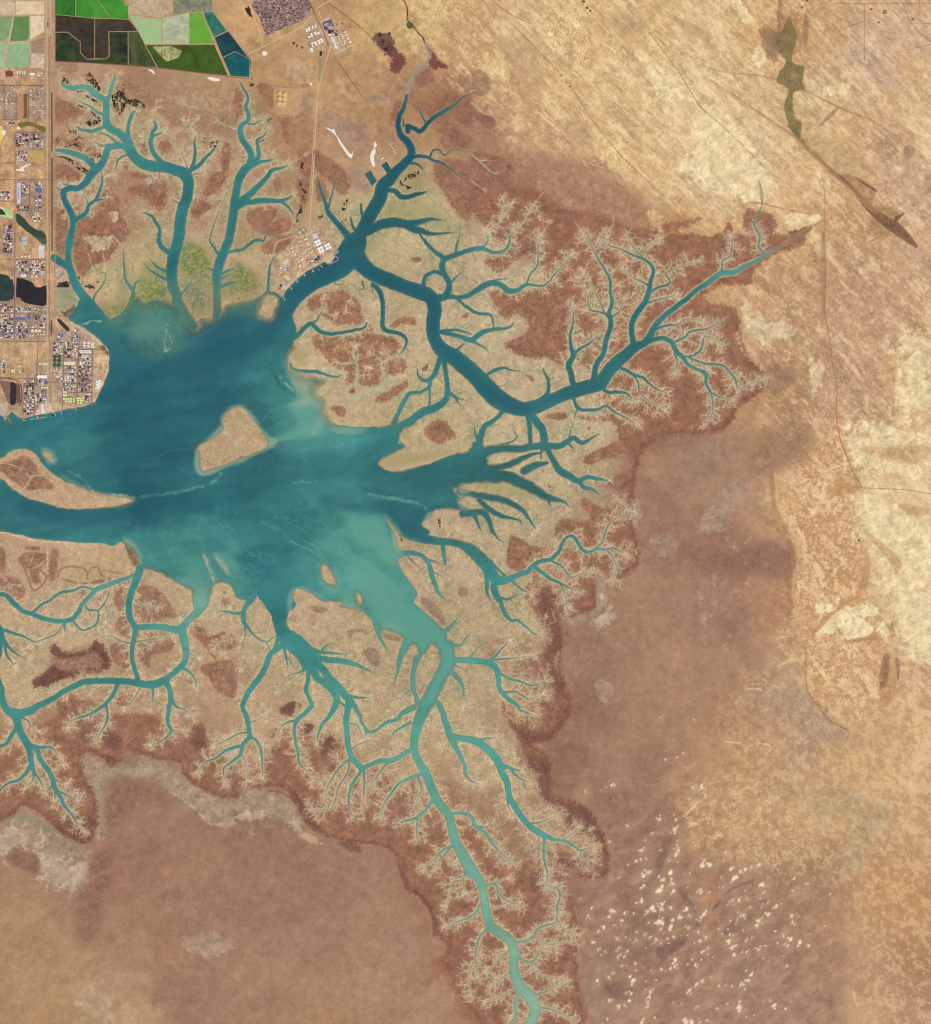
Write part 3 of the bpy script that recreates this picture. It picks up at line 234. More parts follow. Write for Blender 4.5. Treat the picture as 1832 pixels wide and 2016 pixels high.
236,212,165|3|1.3|.85|D2 940,1030 990,1040 980,1110 930,1100; 1010,1030 1060,1050 1040,1110 1000,1090; 1080,980 1120,990 1110,1050 1080,1070; 930,970 1000,970 990,990; 1150,1290 1180,1150 1230,1130 1370,1200 1360,1270 1220,1310; 1410,1190 1490,1190 1490,1290 1420,1240; 1060,1150 1180,1060 1400,1050 1400,1130 1180,1140 1140,1250; 920,1280 1000,1160 1080,1180 1080,1250 960,1270
190,140,92|5|1|.85|D2 900,1260 1010,1130 1090,1080 1180,1000 1260,950 1330,600 1350,800 1310,960 1200,1020 1130,1070 1050,1140 950,1250; 1080,780 1180,770 1190,860 1120,890; 1150,1320 1360,1280 1400,1150 1400,1280 1500,1310 1350,1320 1180,1340; 1510,1190 1540,1180 1545,1290 1510,1290; 1500,940 1545,930 1530,990; 1460,1520 1560,1500 1560,1660 1500,1832 1420,1780; 1230,30 1290,130 1200,190 1100,200 1080,60
150,100,76|8|1|.8|D2 1440,1500 1500,1400 1500,1600 1430,1720; 1550,1450 1590,1500 1570,1640
232,206,158|22|1.1|.75|D2 1340,150 1600,300 1832,500 1832,900 1600,800 1360,600 1220,380; 1350,850 1832,950 1832,1500 1600,1380 1540,1000; D1 1550,800 1832,780 1832,1380 1600,1300 1560,1000; 1150,1480 1500,1480 1832,1600 1832,1832 1230,1832
195,150,105|12|1.2|.7|D1 1460,940 1560,960 1540,1200 1480,1240; 1600,1000 1750,860 1640,940; 1260,1660 1832,1640 1700,1780 1400,1720; D2 1200,380 1450,560 1600,700 1560,820 1500,700 1300,480; 1560,250 1832,300 1700,360
216,190,150|6|1.3|.7|D1 340,490 380,480 430,600 560,680 700,680 780,780 640,820 520,840 430,760 370,640; 830,820 890,830 880,870; 900,870 940,1000 1000,1050 960,1160 890,1250; 870,1290 920,1350
150,112,84|18|.7|.7|D1 600,1000 780,1030 760,1150 620,1250 540,1180 540,1000; 540,1500 860,1500 900,1700 600,1832 400,1832
170,125,92|6|.8|.7|D1 970,20 1010,20 1010,600 980,600; 970,800 1020,800 1050,1000 970,900
226,190,130|4|1.6|.55|C0 90,470 200,400 290,480 300,640 170,620; 950,1000 1180,1150 1220,1320 1100,1330 960,1160; 300,870 430,960 400,1060 320,950; 1380,1640 1480,1680 1480,1790 1400,1770; B0 1500,0 1640,60 1620,150 1560,180 1490,180 1400,100; 1290,120 1310,190 1450,280 1440,420 1350,340; 1480,330 1540,300 1680,480 1690,530 1580,440; A0 1670,90 1780,130
196,165,130|20|.8|.5|B0 370,440 480,460 620,560 600,670 500,640 380,560; 760,540 870,700 950,760 900,790 780,640
165,128,108|14|.7|.6|B0 980,760 1200,740 1240,830 1050,800; 510,750 600,720 590,920 500,900; 870,1310 1020,1280 1060,1500 980,1500 880,1400; 700,900 960,950 1000,1200 700,1010
188,148,118|4|.8|.8|F 560,380 900,180 1060,140 1320,60 1540,560 1490,600 1290,760 1000,900 640,1160 400,1420 300,1400 420,1100 330,900 560,700; 170,900 260,850 330,900 420,1050 330,1130 230,1090; H 900,400 1090,310 1260,680 980,780; 1160,320 1320,290 1640,660 1350,810
158,126,112|6|1|.6|R 10,490 390,490 390,660 680,660 680,500 1070,500 1070,1270 690,1270 400,1270 10,1250; 380,1600 1060,1600 1060,1940 380,1940; N 390,0 670,0 670,260 390,260; 20,960 240,1190; 400,710 1030,720 1030,1440 720,1600 400,1400; Q 0,100 230,110 230,470 0,470; 265,570 780,570 780,860 265,870; 0,1300 235,1300 235,1832 0,1832; 265,1370 790,1370 790,1832 265,1832; P 0,0 220,0 220,300 0,300; 235,0 720,0 720,300 235,300; 370,920 760,920 760,1480 370,1480; 830,200 1230,200 1450,340 1430,960 1420,1280 980,1300 830,960
168,160,124|5|.8|.8|A1 432,400 560,400 610,520 600,640 520,640 440,560
98,74,62|4|1.1|.8|A1 460,600 540,580 560,540 600,560 605,620 590,640 500,632
196,154,104|2|.5|.6|B0 325,675 515,690 490,900 312,885; 470,920 570,925 560,1000 480,960
165,118,82|2|.5|.7|B0 440,910 610,925 585,1145 415,1125; 
"""

# thin brown mud rims / tracks drawn as lines: colour|width-softness|strength|lines
RIMS = """
120,74,62|5|.55|D1 320,700,22 390,940,22 510,1090,24 470,1220,24 320,1320,24 240,1470,24 50,1530,24 C1 1700,1540,22 1580,1520,22 1400,1600,22 1310,1690,24 1275,1832,24 C2 1245,200,24 1240,400,24 1285,600,26 1265,730,26 1100,830,26; 965,790,20 950,960,24 950,1060,24 880,1080,24 750,1130,24 690,1090,24; 650,1080,30 690,1250,30 690,1380,30 690,1600,30 760,1832,30 C3 690,160,30 590,240,30 450,290,30 590,400,30 610,600,30 640,690,26 860,790,30 970,930,30 1040,1100,28 1030,1310,26 850,1320,22; S 1570,1050,16 1540,1300,18 1560,1500,18 1600,1860,18; S 830,1832,18 690,1655,18 625,1540,18 590,1400,18 520,1340,18 580,1240,18 490,1140,18 450,950,18 335,815,18 250,770,20 195,540,20 20,435,20 B3 800,1030,24 660,940,24 545,880,24 510,740,24 400,620,24 200,620,24 0,600,24 A3 1832,700,24 1650,670,24 1460,540,24 1400,420,24 1250,400,24 1000,325,24; 930,420,24 870,460,30 830,400,24 640,345,24 650,560,26 725,680,28 755,900,30 690,1030,30 570,1020,24 400,900,22 300,810,20 180,750,20 100,840,22 -60,870,22
150,108,84|4|.5|D2 590,0,30 600,200,30 630,330,30 720,500,34 740,700,34 720,900,30 740,1100,30
224,182,122|1.6|.75|D2 618,20,8 622,120,10 640,220,8 660,330,10 720,420,8 775,520,8 800,640,10 790,720,8 765,830,8 755,960,6 780,1090,7; 640,1310,8 720,1270,8 830,1250,8; 640,1530,10 720,1480,10 840,1470,10 850,1560,8; 740,1400,6 830,1400,8
120,82,64|1.2|.6|D2 860,1400,7 850,1560,7 868,1720,7 930,1800,8 X 1330,350,5 1420,400,5
238,216,188|1.2|.9|A1 836,870,12 853,950,14 850,1050,18 818,1150,20 775,1240,20 722,1312,14
196,182,145|2.0|.8|A1 560,690,16 650,725,24 720,785,28 790,845,20 830,880,10
226,196,158|1.2|.7|F 330,1410,20 480,1340,26 700,1120,26 900,960,26 1200,810,26 1290,780,20
222,200,168|1.4|.6|A2 0,478,12 130,505,14 260,535,14 370,555,14 520,560,12 640,560,12; B1 445,610,14 452,690,12 490,750,10; 425,940,14 430,1010,14 460,1060,12
150,100,78|.8|.8|A2 150,680,14 210,640,14 340,650,10; 150,700,12 190,760,12 230,860,14 270,930,12 330,890,12 365,830,14 320,770,12; 455,830,12 470,770,12 530,745,12 640,755,12 680,790,12 680,840,12; 690,800,10 720,750,10 770,760,10 790,810,14 860,840,12; 800,770,8 900,790,10 970,805,12; 1630,1310,14 1680,1290,12 1760,1260,12; 1640,1320,16 1620,1380,14 1680,1460,20
128,78,60|.8|.6|B3 270,660,12 380,680,8 480,770,8 540,900,8 620,970,10; S 1580,1050,14 1590,1150,12 1545,1220,14 1550,1330,10
178,120,88|.8|.7|C1 770,0,10 830,80,12 840,240,10 770,290,12 760,430,12 690,520,12 640,680,8; 770,400,10 830,500,10 865,640,10; 840,240,8 950,330,6
120,92,66|.8|.6|D0 0,800,5 270,1040,6 500,1270,5 620,1380,4
190,150,110|1.2|.5|D0 60,600,16 300,760,18 650,990,22 850,1140,24 1000,1280,30 1200,1470,34 1400,1650,40
168,122,84|1.2|.8|D0 100,610,6 300,745,8 650,980,10 850,1130,14 1000,1270,14 1200,1450,10 1500,1740,8; 20,510,5 250,565,5 560,600,8 850,710,10 1100,830,14 1350,930,8 1560,1060,6; 430,1575,8 500,1580,14 620,1610,10 900,1670,6; 470,230,5 640,380,6; 520,170,6 620,560,5; D0 490,1400,8 500,1480,10 515,1580,14; 780,390,8 720,500,6
216,180,130|1|.7|D0 180,670,5 500,940,5 800,1170,6 990,1300,6; 850,720,6 1200,830,4 1500,1000,4; D1 1150,0,6 1400,130,6 1600,300,5 1832,470,6; 1250,10,5 1500,200,6 1832,420,6; 1060,620,4 1190,890,4 1400,1170,4; 1080,400,4 1170,600,4 1200,900,4 1215,1200,4; 430,590,4 550,660,5 890,420,4; 600,660,4 575,880,4 575,1000,4; 700,1350,5 650,1450,6 620,1520,6
120,82,52|.8|.8|D1 1330,60,3 1450,0,4; 560,800,3 590,700,3; C2 0,0
190,148,112|.8|.7|X 100,1260,5 110,1300,6 130,1420,6 105,1500,6
150,112,70|1|.4|S 430,1400,5 480,1220,5; 350,1832,5 420,1450,4
185,160,135|1|.8|D2 10,480,6 80,440,8 190,470,8 250,430,6; 70,380,7 110,300,6 140,270,5; 20,470,4 110,250,5 330,70,6; 60,380,8 150,350,6
232,200,150|.7|.8|D2 380,1700,8 480,1700,8 560,1725,8; 400,1640,5 500,1610,6 560,1650,6 650,1690,7; 420,1660,4 540,1660,5 ; 740,1160,5 800,1160,4; 620,1310,6 700,1290,6 800,1290,5; 640,1520,6 720,1480,8 840,1480,5; X 640,810,8 690,760,9 700,750,6; 830,460,8 900,465,9; 990,465,9 1040,475,7 1050,500,5; 640,850,7 700,860,9; 1450,1670,7 1465,1720,8 1475,1750,5
226,196,150|.8|.7|X 1730,640,16 1735,690,18 1780,700,14
188,152,120|.9|.35|X 240,670,7 290,640,7 420,660,7 480,670,7 540,640,6 560,590,5
150,118,96|.8|.7|C3 990,30,8 960,110,6 990,190,8 900,240,6; 1060,180,6 1110,150,5 1210,120,5; 1210,350,5 1250,270,5 1300,290,5; M 640,700,10 760,790,12 850,900,16 870,1000,14; 410,1000,10 440,960,12 550,1000,12
"""

GREEN = """
84,104,52|A1 780,560 960,520 1100,420 1300,420 1340,560 1400,640 1200,640 1000,640 880,690; 1440,300 1560,330 1660,480 1660,640 1560,680 1440,520; 1400,30 1480,40 1640,200 1660,420 1560,340 1440,260; B1 0,380 160,430 120,520 0,520; A1 1700,320 1832,260 B1 0,200 180,300 200,440 0,420 A1 1832,480 1720,480
88,124,46|A1 1420,60 1600,100 1620,300 1500,320 1400,260; 1080,330 1280,400 1290,560 1180,560 1100,450; 880,560 960,540 960,640 880,660; 760,560 860,600 840,640; 1100,220 1280,240 1290,340 1150,300; B1 0,200 120,280 140,400 0,360; C0 0,0
128,132,72|B0 1200,1560 1500,1600 1700,1800 1400,1740 1150,1740; 1240,1330 1440,1320 1440,1460 1280,1460; 1280,860 1340,860 1330,960; 1590,860 1700,860 1740,1000; 1500,1000 1560,1060 1480,1140; B1 1000,40 1140,60 1020,170 960,150; 1050,200 1250,280 1400,390 1300,360 1120,300; 0,0 220,40 60,120 0,110; 440,860 500,860 560,960 460,980; 0,1380 60,1380 110,1450 20,1430; 1130,1760 1280,1680 1400,1700 1750,1660 1800,1600 1832,1640 1500,1760 1280,1800; 1300,1500 1350,1480 1330,1620; C1 0,1460 50,1560 0,1640; 60,1720 200,1790 130,1790; 430,1760 540,1730 480,1780; C2 0,80 200,80 200,150 60,140; 200,100 400,120 480,190 300,200; B2 1300,540 1420,520 1600,580 1420,580; 1720,330 1832,340 1800,380; A1 1240,0 1400,160 1290,100
120,125,80|B0 1180,1250 1460,1270 1450,1310 1380,1290; 700,1420 720,1600 690,1560; 100,760 240,760 300,860 120,900; 120,980 260,960 250,1060; A1 440,400 560,400 600,520 480,560; 960,300 1010,420 980,520 900,560 920,400; B1 1300,640 1390,640 1330,600; C1 500,1420 570,1500 540,1560; B0 950,1560 1000,1700 900,1800 960,1740
"""

WATERC = """
450,690,45,105,120 300,760,48,108,118 120,900,55,118,122 250,850,46,104,112 350,950,44,100,110 300,1060,42,98,108 60,1050,58,118,122 200,1110,60,125,125 450,850,46,106,112 400,1080,52,112,118 500,1050,50,112,116 480,1150,62,128,126 420,1100,66,130,125 330,1180,70,135,128 560,1200,56,122,124 620,1100,58,124,124 700,1000,62,128,126 800,960,55,118,120 750,1150,88,152,138 780,1250,92,155,140 850,1300,92,158,145 900,1380,90,150,138 930,1450,95,158,142 700,1230,75,142,134 650,900,75,140,135 720,880,85,148,138 600,880,70,135,130 560,930,50,110,116 800,900,62,128,126 850,880,65,130,128 900,1000,55,115,118 1000,1010,58,118,115 1100,1040,56,112,112 880,1080,55,115,120 350,690,70,128,122 640,580,46,106,118 700,520,46,105,115 850,620,45,105,115 930,700,48,110,118 1050,850,55,115,118 1200,790,52,112,115 1350,700,50,112,115 1450,630,50,115,118 1560,540,75,140,135 1615,480,130,150,135 770,430,50,108,115 850,330,35,92,108 870,280,28,80,100 860,210,55,95,100 870,150,130,140,135 250,270,78,138,134 220,170,100,158,145 120,330,85,150,140 150,420,50,115,125 160,600,60,128,130 370,420,55,122,122 370,600,52,115,118 460,450,58,125,122 470,600,60,120,118 530,300,68,132,128 560,400,62,130,125
280,1280,62,130,128 380,1340,85,150,140 400,1300,110,160,143 430,1270,118,165,148 250,1450,62,128,125 40,1510,70,135,130 0,1400,60,125,125 120,1650,72,140,132 60,1290,68,132,128 150,1310,68,132,125 600,1300,60,128,128 650,1400,65,135,130 520,1500,70,140,132 700,1500,75,148,135 740,1600,85,155,140 890,1600,95,160,142 950,1750,112,165,142 1000,1860,120,168,145 1080,2050,132,168,145 1140,2170,142,170,145 1050,1500,75,150,140 1100,1700,75,150,138 1200,1790,85,155,140 1050,1100,55,118,120 1200,1180,60,130,128 1330,1160,95,155,145 1020,1250,60,128,125 1050,1410,70,140,135 1520,720,75,140,132 1400,760,62,128,125 1180,660,62,130,128 1130,700,60,128,125 1250,620,60,128,125 1130,480,110,155,145 961,1363,92,156,141 930,1420,93,156,141 985,1335,90,154,140 950,1385,92,156,141 230,1250,85,148,140 1450,500,90,140,130
"""
# suspended sediment and shoals in the open water: colour|softness|strength|outlines
PLUME = """
98,156,140|15|.85|B2 700,180 900,275 1150,325 1260,600 1300,770 1390,950 1640,1250 1720,1480 1640,1700 1540,1832 1440,1832 1560,1600 1600,1450 1500,1420 1250,1270 1050,1100 950,950 980,700 900,500 800,300
112,162,148|10|.7|B1 400,1310 700,1240 770,1420 700,1450 650,1550 300,1600 250,1590 480,1500 450,1400
165,170,145|7|.8|B1 410,900 440,1050 560,1080 640,1180 540,1260 450,1200 420,1100 390,1000; 560,1240 700,1240 680,1290 560,1330 420,1340; 670,1380 740,1430 680,1470 640,1540 560,1540 640,1480
108,142,124|22|.55|A1 1060,480 1300,640 1480,830 1280,960 1100,900 1000,800 1050,600; 560,540 640,560 720,660 600,690 560,640
84,140,130|24|.3|A1 440,1560 800,1500 740,1740 500,1760; A2 1100,560 1500,520 1600,700 1300,760 1130,700
85,148,136|9|.5|B2 0,700 60,800 150,900 0,960; A2 1440,640 1832,660 1832,860 1650,900 1500,900
120,165,140|9|.7|B2 660,680 760,760 820,900 760,960 680,900 640,760; 800,1000 900,960 1040,1120 880,1080; 1150,1150 1300,1230 1330,1300 1160,1240
172,172,144|5|.8|A1 1535,1640 1620,1580 1735,1460 1715,1420 1785,1345 1832,1325 B1 60,1320 130,1380 255,1560 330,1580 330,1615 240,1680 60,1765 0,1780 A1 1740,1812 1640,1860 1540,1850 1515,1700
150,162,140|5|.7|A1 320,1670 380,1660 430,1720 440,1770 380,1770; A2 440,10 600,90 740,150 880,185 1060,215 1060,245 900,290 600,150; A2 960,520 1060,580 1110,690 1080,740 1000,600; B1 600,1280 700,1300 720,1430 820,1500 1050,1510 820,1540 680,1440; B1 180,560 200,500 300,640 180,660; B2 430,930 520,900 640,960 780,1040 560,960 470,960 430,1150 400,1080
165,168,140|4|.8|B2 1150,310 1220,380 1300,470 1290,640 1230,560 1200,430; B2 1500,320 1560,330 1540,450 1450,430; B2 1740,100 1830,90 1830,170 1740,170; 1730,220 1832,190 1832,300 1750,300; A2 1560,620 1620,680 1700,860 1680,900 1620,760; 1660,620 1760,720 1800,820 1740,780; B2 800,1030 900,1040 1030,1100 1000,1130 860,1090
60,105,105|6|.5|B2 940,110 1300,190 1280,220 1060,180; B1 270,1040 350,1090 390,1200 350,1160
"""
STREAKS = """
105,160,146|2.2|.7|A2 1040,215,18 1200,190,24 1350,170,24 1500,140,22 1650,90,26 1720,30,34; 540,0,10 640,60,14 700,130,16; B2 210,400,24 350,460,20 420,540,16 560,610,12 680,670,18; 530,540,6 620,590,16 680,650,14; 440,90,10 560,90,14 640,95,8; 1040,180,26 1200,210,30 1420,255,22 1500,290,16; B1 270,1600,14 400,1580,16 560,1530,14 650,1500,16; 60,1720,14 200,1660,20 300,1650,18; 340,1090,12 420,1190,14 500,1240,14
205,190,155|1.6|.9|A2 720,150,16 760,185,20 850,195,30 950,195,34 1040,210,12; 700,120,8 720,160,12; B1 340,1090,7 420,1180,7 480,1230,8; B1 550,1190,10 580,1200,6; A1 1300,690,8 1290,800,8 1285,910,6; 1305,750,10 1340,830,8; 1280,910,8 1330,890,6; 640,690,5 720,665,8 780,660,6; A2 1590,650,8 1620,740,12 1660,840,10 1690,940,8; 1660,640,8 1720,730,8 1780,800,5; B1 1290,1560,14 1280,1620,12
60,100,105|1|.6|A1 820,1470,4 900,1460,5; B1 700,1550,3 740,1570,4 800,1610,8 850,1550,3; 210,940,8 300,1010,10 400,1090,10; A2 1470,770,3 1490,800,3; B1 275,1040,14 320,1110,16 380,1190,18
"""
# softness of the waterline: blurred outline -> units of fade
SOFT = """
34|A1 880,600 980,500 1560,480 1600,640 1560,900 1240,980 1040,900 980,640; B1 390,820 700,1080 780,1450 600,1620 380,1400 380,1000
13|A1 1500,1340 1832,1320 B1 260,1580 250,1760 0,1832 A1 1500,1832; A2 480,60 1100,150 1100,320 560,320; B2 600,640 860,640 1060,1130 800,1100 640,900; B2 1100,1150 1700,1250 1700,1832 1250,1832; C2 -600,-40 620,40 800,320 560,640 -100,600 -300,300; C1 0,1560 650,1650 640,1832 -100,1832; A2 1000,520 1832,560 1832,1000 1450,1000 1100,760; B1 1100,1400 1400,1440 1380,1700 1100,1832
30|A1 1540,600 1700,500 1840,460 B1 0,460 300,400 420,560 340,720 200,760 0,760 A1 1832,780 1560,780
6|A1 420,380 700,560 900,700 800,860 560,700; A0 430,1150 720,1300 560,1230; B0 1180,1460 1500,1460 1500,1560; 980,1700 1720,1680 1720,1832 980,1832; B1 920,60 1300,160 1280,360 1000,260; B1 0,420 380,440 300,760 0,640; C1 0,1040 430,1280 200,1300; A2 850,500 1150,540 1150,760
"""

TWIGZONE = """
1|W 1060,540 1200,480 1500,480 1640,470 1640,520 1500,650 1640,800 1540,880 1350,960 1250,900 1180,800 1000,760 1000,640
1|W 1120,1090 1350,1050 1360,1220 1250,1310 1160,1300 1190,1500 1150,1560 1050,1500 1050,1380 1120,1250
1|W 380,1450 1000,1480 1200,1540 1330,1780 1270,1900 1220,2180 960,2180 880,1900 700,1780 420,1680
.9|W -20,1500 220,1500 480,1480 480,1600 380,1600 200,1620 200,1780 0,1740
.7|W 0,1230 500,1200 520,1500 0,1500
.65|W 110,150 240,150 480,260 480,460 110,460
.9|W 1000,400 1150,430 1240,620 1080,640 980,560
.6|W 640,620 870,620 870,820 640,820
.5|W 500,180 700,250 640,470 500,470
.55|W 1150,760 1320,860 1350,1060 1100,1000
.5|W 540,1320 800,1400 700,1500 400,1500
"""
# ---------------------------------------------------------------- raster helpers
STEP = 1.5
X0, Y0 = -60.0, -60.0
NX, NY = 1400, 1536
rng = np.random.default_rng(7)
random.seed(11)
gx = (X0 + STEP * np.arange(NX)).astype(np.float32)
gy = (Y0 + STEP * np.arange(NY)).astype(np.float32)


def col(t):
    return np.array([float(v) for v in t.split(',')], np.float32)


def smooth(a, b, v):
    t = np.clip((v - a) / (b - a), 0, 1)
    return t * t * (3 - 2 * t)


def fnoise(lmin, lmax, beta=2.0, angle=0.0, stretch=1.0, seed=0):
    r = np.random.default_rng(seed + 100)
    f = np.fft.rfft2(r.standard_normal((NY, NX)).astype(np.float32))
    ky = np.fft.fftfreq(NY, STEP)[:, None]
    kx = np.fft.rfftfreq(NX, STEP)[None, :]
    c, s = math.cos(angle), math.sin(angle)
    u = (c * kx + s * ky) * stretch      # along the streak: suppressed
    v = (-s * kx + c * ky)
    k = np.sqrt(u * u + v * v) + 1e-9
    amp = k ** (-beta / 2) * np.exp(-(k * lmin * 2.2) ** 2) * (1 - np.exp(-(k * lmax) ** 2))
    a = np.fft.irfft2(f * amp, (NY, NX)).astype(np.float32)
    a -= a.mean()
    return a / a.std()


def box1(a, r, ax):
    if r < 1:
        return a
    pad = [(0, 0), (0, 0)]
    pad[ax] = (r + 1, r)
    c = np.cumsum(np.pad(a, pad, mode='edge'), axis=ax, dtype=np.float64)
    n = a.shape[ax]
    hi = np.take(c, range(2 * r + 1, 2 * r + 1 + n), axis=ax)
    lo = np.take(c, range(0, n), axis=ax)
    return ((hi - lo) / (2 * r + 1)).astype(np.float32)


def blur(a, units):
    r = max(1, int(round(units / STEP)))
    for _ in range(2):
        a = box1(box1(a, r, 0), r, 1)
    return a


def bilerp(a, x0, y0, st, X, Y):
    fx = np.clip((X - x0) / st, 0, a.shape[1] - 1.001)
    fy = np.clip((Y - y0) / st, 0, a.shape[0] - 1.001)
    ix, iy = fx.astype(int), fy.astype(int)
    tx, ty = fx - ix, fy - iy
    if a.ndim == 3:
        tx, ty = tx[..., None], ty[..., None]
    return (a[iy, ix] * (1 - tx) * (1 - ty) + a[iy, ix + 1] * tx * (1 - ty) +
            a[iy + 1, ix] * (1 - tx) * ty + a[iy + 1, ix + 1] * tx * ty)


def idw(txt, power=3.0, warp=None, soft=18.0):
    p = np.array([[float(v) for v in t.split(',')] for t in txt.split()], np.float32)
    st = 10.0
    cx = np.arange(X0 - 40, X0 + NX * STEP + 60, st)
    cy = np.arange(Y0 - 40, Y0 + NY * STEP + 60, st)
    CX, CY = np.meshgrid(cx, cy)
    num = np.zeros(CX.shape + (3,), np.float32)
    den = np.zeros(CX.shape, np.float32)
    for q in p:
        w = ((CX - q[0]) ** 2 + (CY - q[1]) ** 2 + soft * soft) ** (-power / 2)
        num += w[..., None] * q[2:5]
        den += w
    a = num / den[..., None]
    XX, YY = np.meshgrid(gx, gy)
    if warp is not None:
        XX, YY = XX + warp[0], YY + warp[1]
    return bilerp(a, cx[0], cy[0], st, XX, YY).astype(np.float32)


def window(x0, y0, x1, y1):
    i0 = max(0, int((x0 - X0) / STEP))
    i1 = min(NX, int((x1 - X0) / STEP) + 2)
    j0 = max(0, int((y0 - Y0) / STEP))
    j1 = min(NY, int((y1 - Y0) / STEP) + 2)
    return i0, i1, j0, j1


def polymask(pts, pad=0.0):
    xs = [p[0] for p in pts]
    ys = [p[1] for p in pts]
    i0, i1, j0, j1 = window(min(xs) - pad, min(ys) - pad, max(xs) + pad, max(ys) + pad)
    if i1 <= i0 or j1 <= j0:
        return None
    m = np.zeros((j1 - j0, i1 - i0), bool)
    xg = gx[i0:i1]
    n = len(pts)
    for k in range(n):
        xa, ya = pts[k][:2]
        xb, yb = pts[(k + 1) % n][:2]
        if ya == yb:
            continue
        lo, hi = min(ya, yb), max(ya, yb)
        ja = max(j0, int(math.ceil((lo - Y0) / STEP)))
        jb = min(j1, int(math.ceil((hi - Y0) / STEP)))
        if jb <= ja:
            continue
        yy = gy[ja:jb]
        xi = xa + (yy - ya) * (xb - xa) / (yb - ya)
        m[ja - j0:jb - j0] ^= xg[None, :] < xi[:, None]
    return m, (i0, i1, j0, j1)


def spline(pts, closed=False, sub=4):
    n = len(pts)
    if n < 3:
        return [tuple(p) for p in pts]
    P = np.array(pts, float)
    out = []
    rngk = range(n if closed else n - 1)
    for k in rngk:
        if closed:
            a, b, c, d = P[(k - 1) % n], P[k], P[(k + 1) % n], P[(k + 2) % n]
        else:
            a, b, c, d = P[max(k - 1, 0)], P[k], P[k + 1], P[min(k + 2, n - 1)]
        for s in range(sub):
            t = s / sub
            out.append(tuple(0.5 * (2 * b + (c - a) * t + (2 * a - 5 * b + 4 * c - d) * t * t + (3 * b - a - 3 * c + d) * t ** 3)))
    if not closed:
        out.append(tuple(P[-1]))
    return out


def stroke(F, WF, pts, margin):
    """F = max signed distance to the banks (positive in the channel), WF = width there."""
    for (xa, ya, wa), (xb, yb, wb) in zip(pts[:-1], pts[1:]):
        m = max(wa, wb) / 2 + margin
        i0, i1, j0, j1 = window(min(xa, xb) - m, min(ya, yb) - m, max(xa, xb) + m, max(ya, yb) + m)
        if i1 <= i0 or j1 <= j0:
            continue
        dx, dy = xb - xa, yb - ya
        L2 = dx * dx + dy * dy
        if L2 < 1e-6:
            continue
        X = gx[i0:i1][None, :] - xa
        Y = gy[j0:j1][:, None] - ya
        t = np.clip((X * dx + Y * dy) / L2, 0, 1)
        w = wa + (wb - wa) * t
        s = w / 2 - np.sqrt((X - t * dx) ** 2 + (Y - t * dy) ** 2)
        sub = F[j0:j1, i0:i1]
        new = s > sub
        np.copyto(sub, s, where=new)
        if WF is not None:
            np.copyto(WF[j0:j1, i0:i1], w, where=new)


# ---------------------------------------------------------------- noise fields
N_warpx = fnoise(4, 120, 2.6, seed=1) * 5.0
N_warpy = fnoise(4, 120, 2.6, seed=2) * 5.0
N_mid = fnoise(2.0, 60, 2.2, seed=3)
N_fine = fnoise(1.0, 10, 1.0, seed=4)
N_big = fnoise(8, 300, 2.6, seed=5)
N_diag = fnoise(1.6, 130, 2.5, angle=math.radians(46), stretch=8, seed=6)
N_diag2 = fnoise(1.0, 60, 2.1, angle=math.radians(50), stretch=6, seed=16)
N_vert = fnoise(1.5, 60, 1.9, angle=math.radians(80), stretch=3, seed=7)
N_rag = fnoise(1.8, 34, 2.0, seed=8)
N_l2 = fnoise(.9, 16, 1.8, seed=34)
N_east = fnoise(2.2, 110, 2.7, angle=math.radians(70), stretch=1.7, seed=31)
N_wat = fnoise(4, 160, 2.8, angle=math.radians(-14), stretch=3.5, seed=9)


def wig(p, amp=1.0, scale=9.0):
    """small natural irregularity along a digitised line"""
    out = []
    for q in p:
        x, y = q[0], q[1]
        i = min(max(int((x - X0) / STEP), 0), NX - 1)
        j = min(max(int((y - Y0) / STEP), 0), NY - 1)
        out.append((x + amp * float(N_rag[j, i]) * .5, y + amp * float(N_rag[j, (i + 37) % NX]) * .5) + tuple(q[2:]))
    return out


def paint_patch(C, pts, colour, feather, rag, strength, jitter=7):
    n = len(pts)
    ar = abs(sum(pts[k][0] * pts[(k + 1) % n][1] - pts[(k + 1) % n][0] * pts[k][1] for k in range(n))) / 2
    pe = sum(math.hypot(pts[k][0] - pts[(k + 1) % n][0], pts[k][1] - pts[(k + 1) % n][1]) for k in range(n))
    thick = ar / max(pe, 1e-6)               # about a quarter to a half of the outline's width
    if thick * .8 < feather:
        rag *= max(.45, thick * .8 / feather)
        feather = max(1.0, thick * .8)
    r = polymask(spline(pts, True, 3), pad=feather * 2.5 + 6)
    if r is None:
        return
    m, (i0, i1, j0, j1) = r
    b = blur(m.astype(np.float32), feather)
    if feather < 8:
        nz = .45 * N_rag[j0:j1, i0:i1] + .4 * N_mid[j0:j1, i0:i1] + .45 * N_l2[j0:j1, i0:i1]
        wd = .14
    else:
        nz = .7 * N_mid[j0:j1, i0:i1] + .4 * N_big[j0:j1, i0:i1] + .15 * N_rag[j0:j1, i0:i1]
        wd = min(.5, .12 + feather * .022)
    v = b + min(rag, 1.15) * .27 * nz * np.clip(4 * b * (1 - b) + .25 * (b > .02), 0, 1)
    a = smooth(.5 - wd, .5 + wd, v) * strength
    sub = C[j0:j1, i0:i1]
    shade = 1 + .025 * N_fine[j0:j1, i0:i1] + .05 * N_mid[j0:j1, i0:i1] + .02 * N_rag[j0:j1, i0:i1]
    sub += a[..., None] * ((colour + np.array([0, 6, 9], np.float32)) * shade[..., None] - sub)


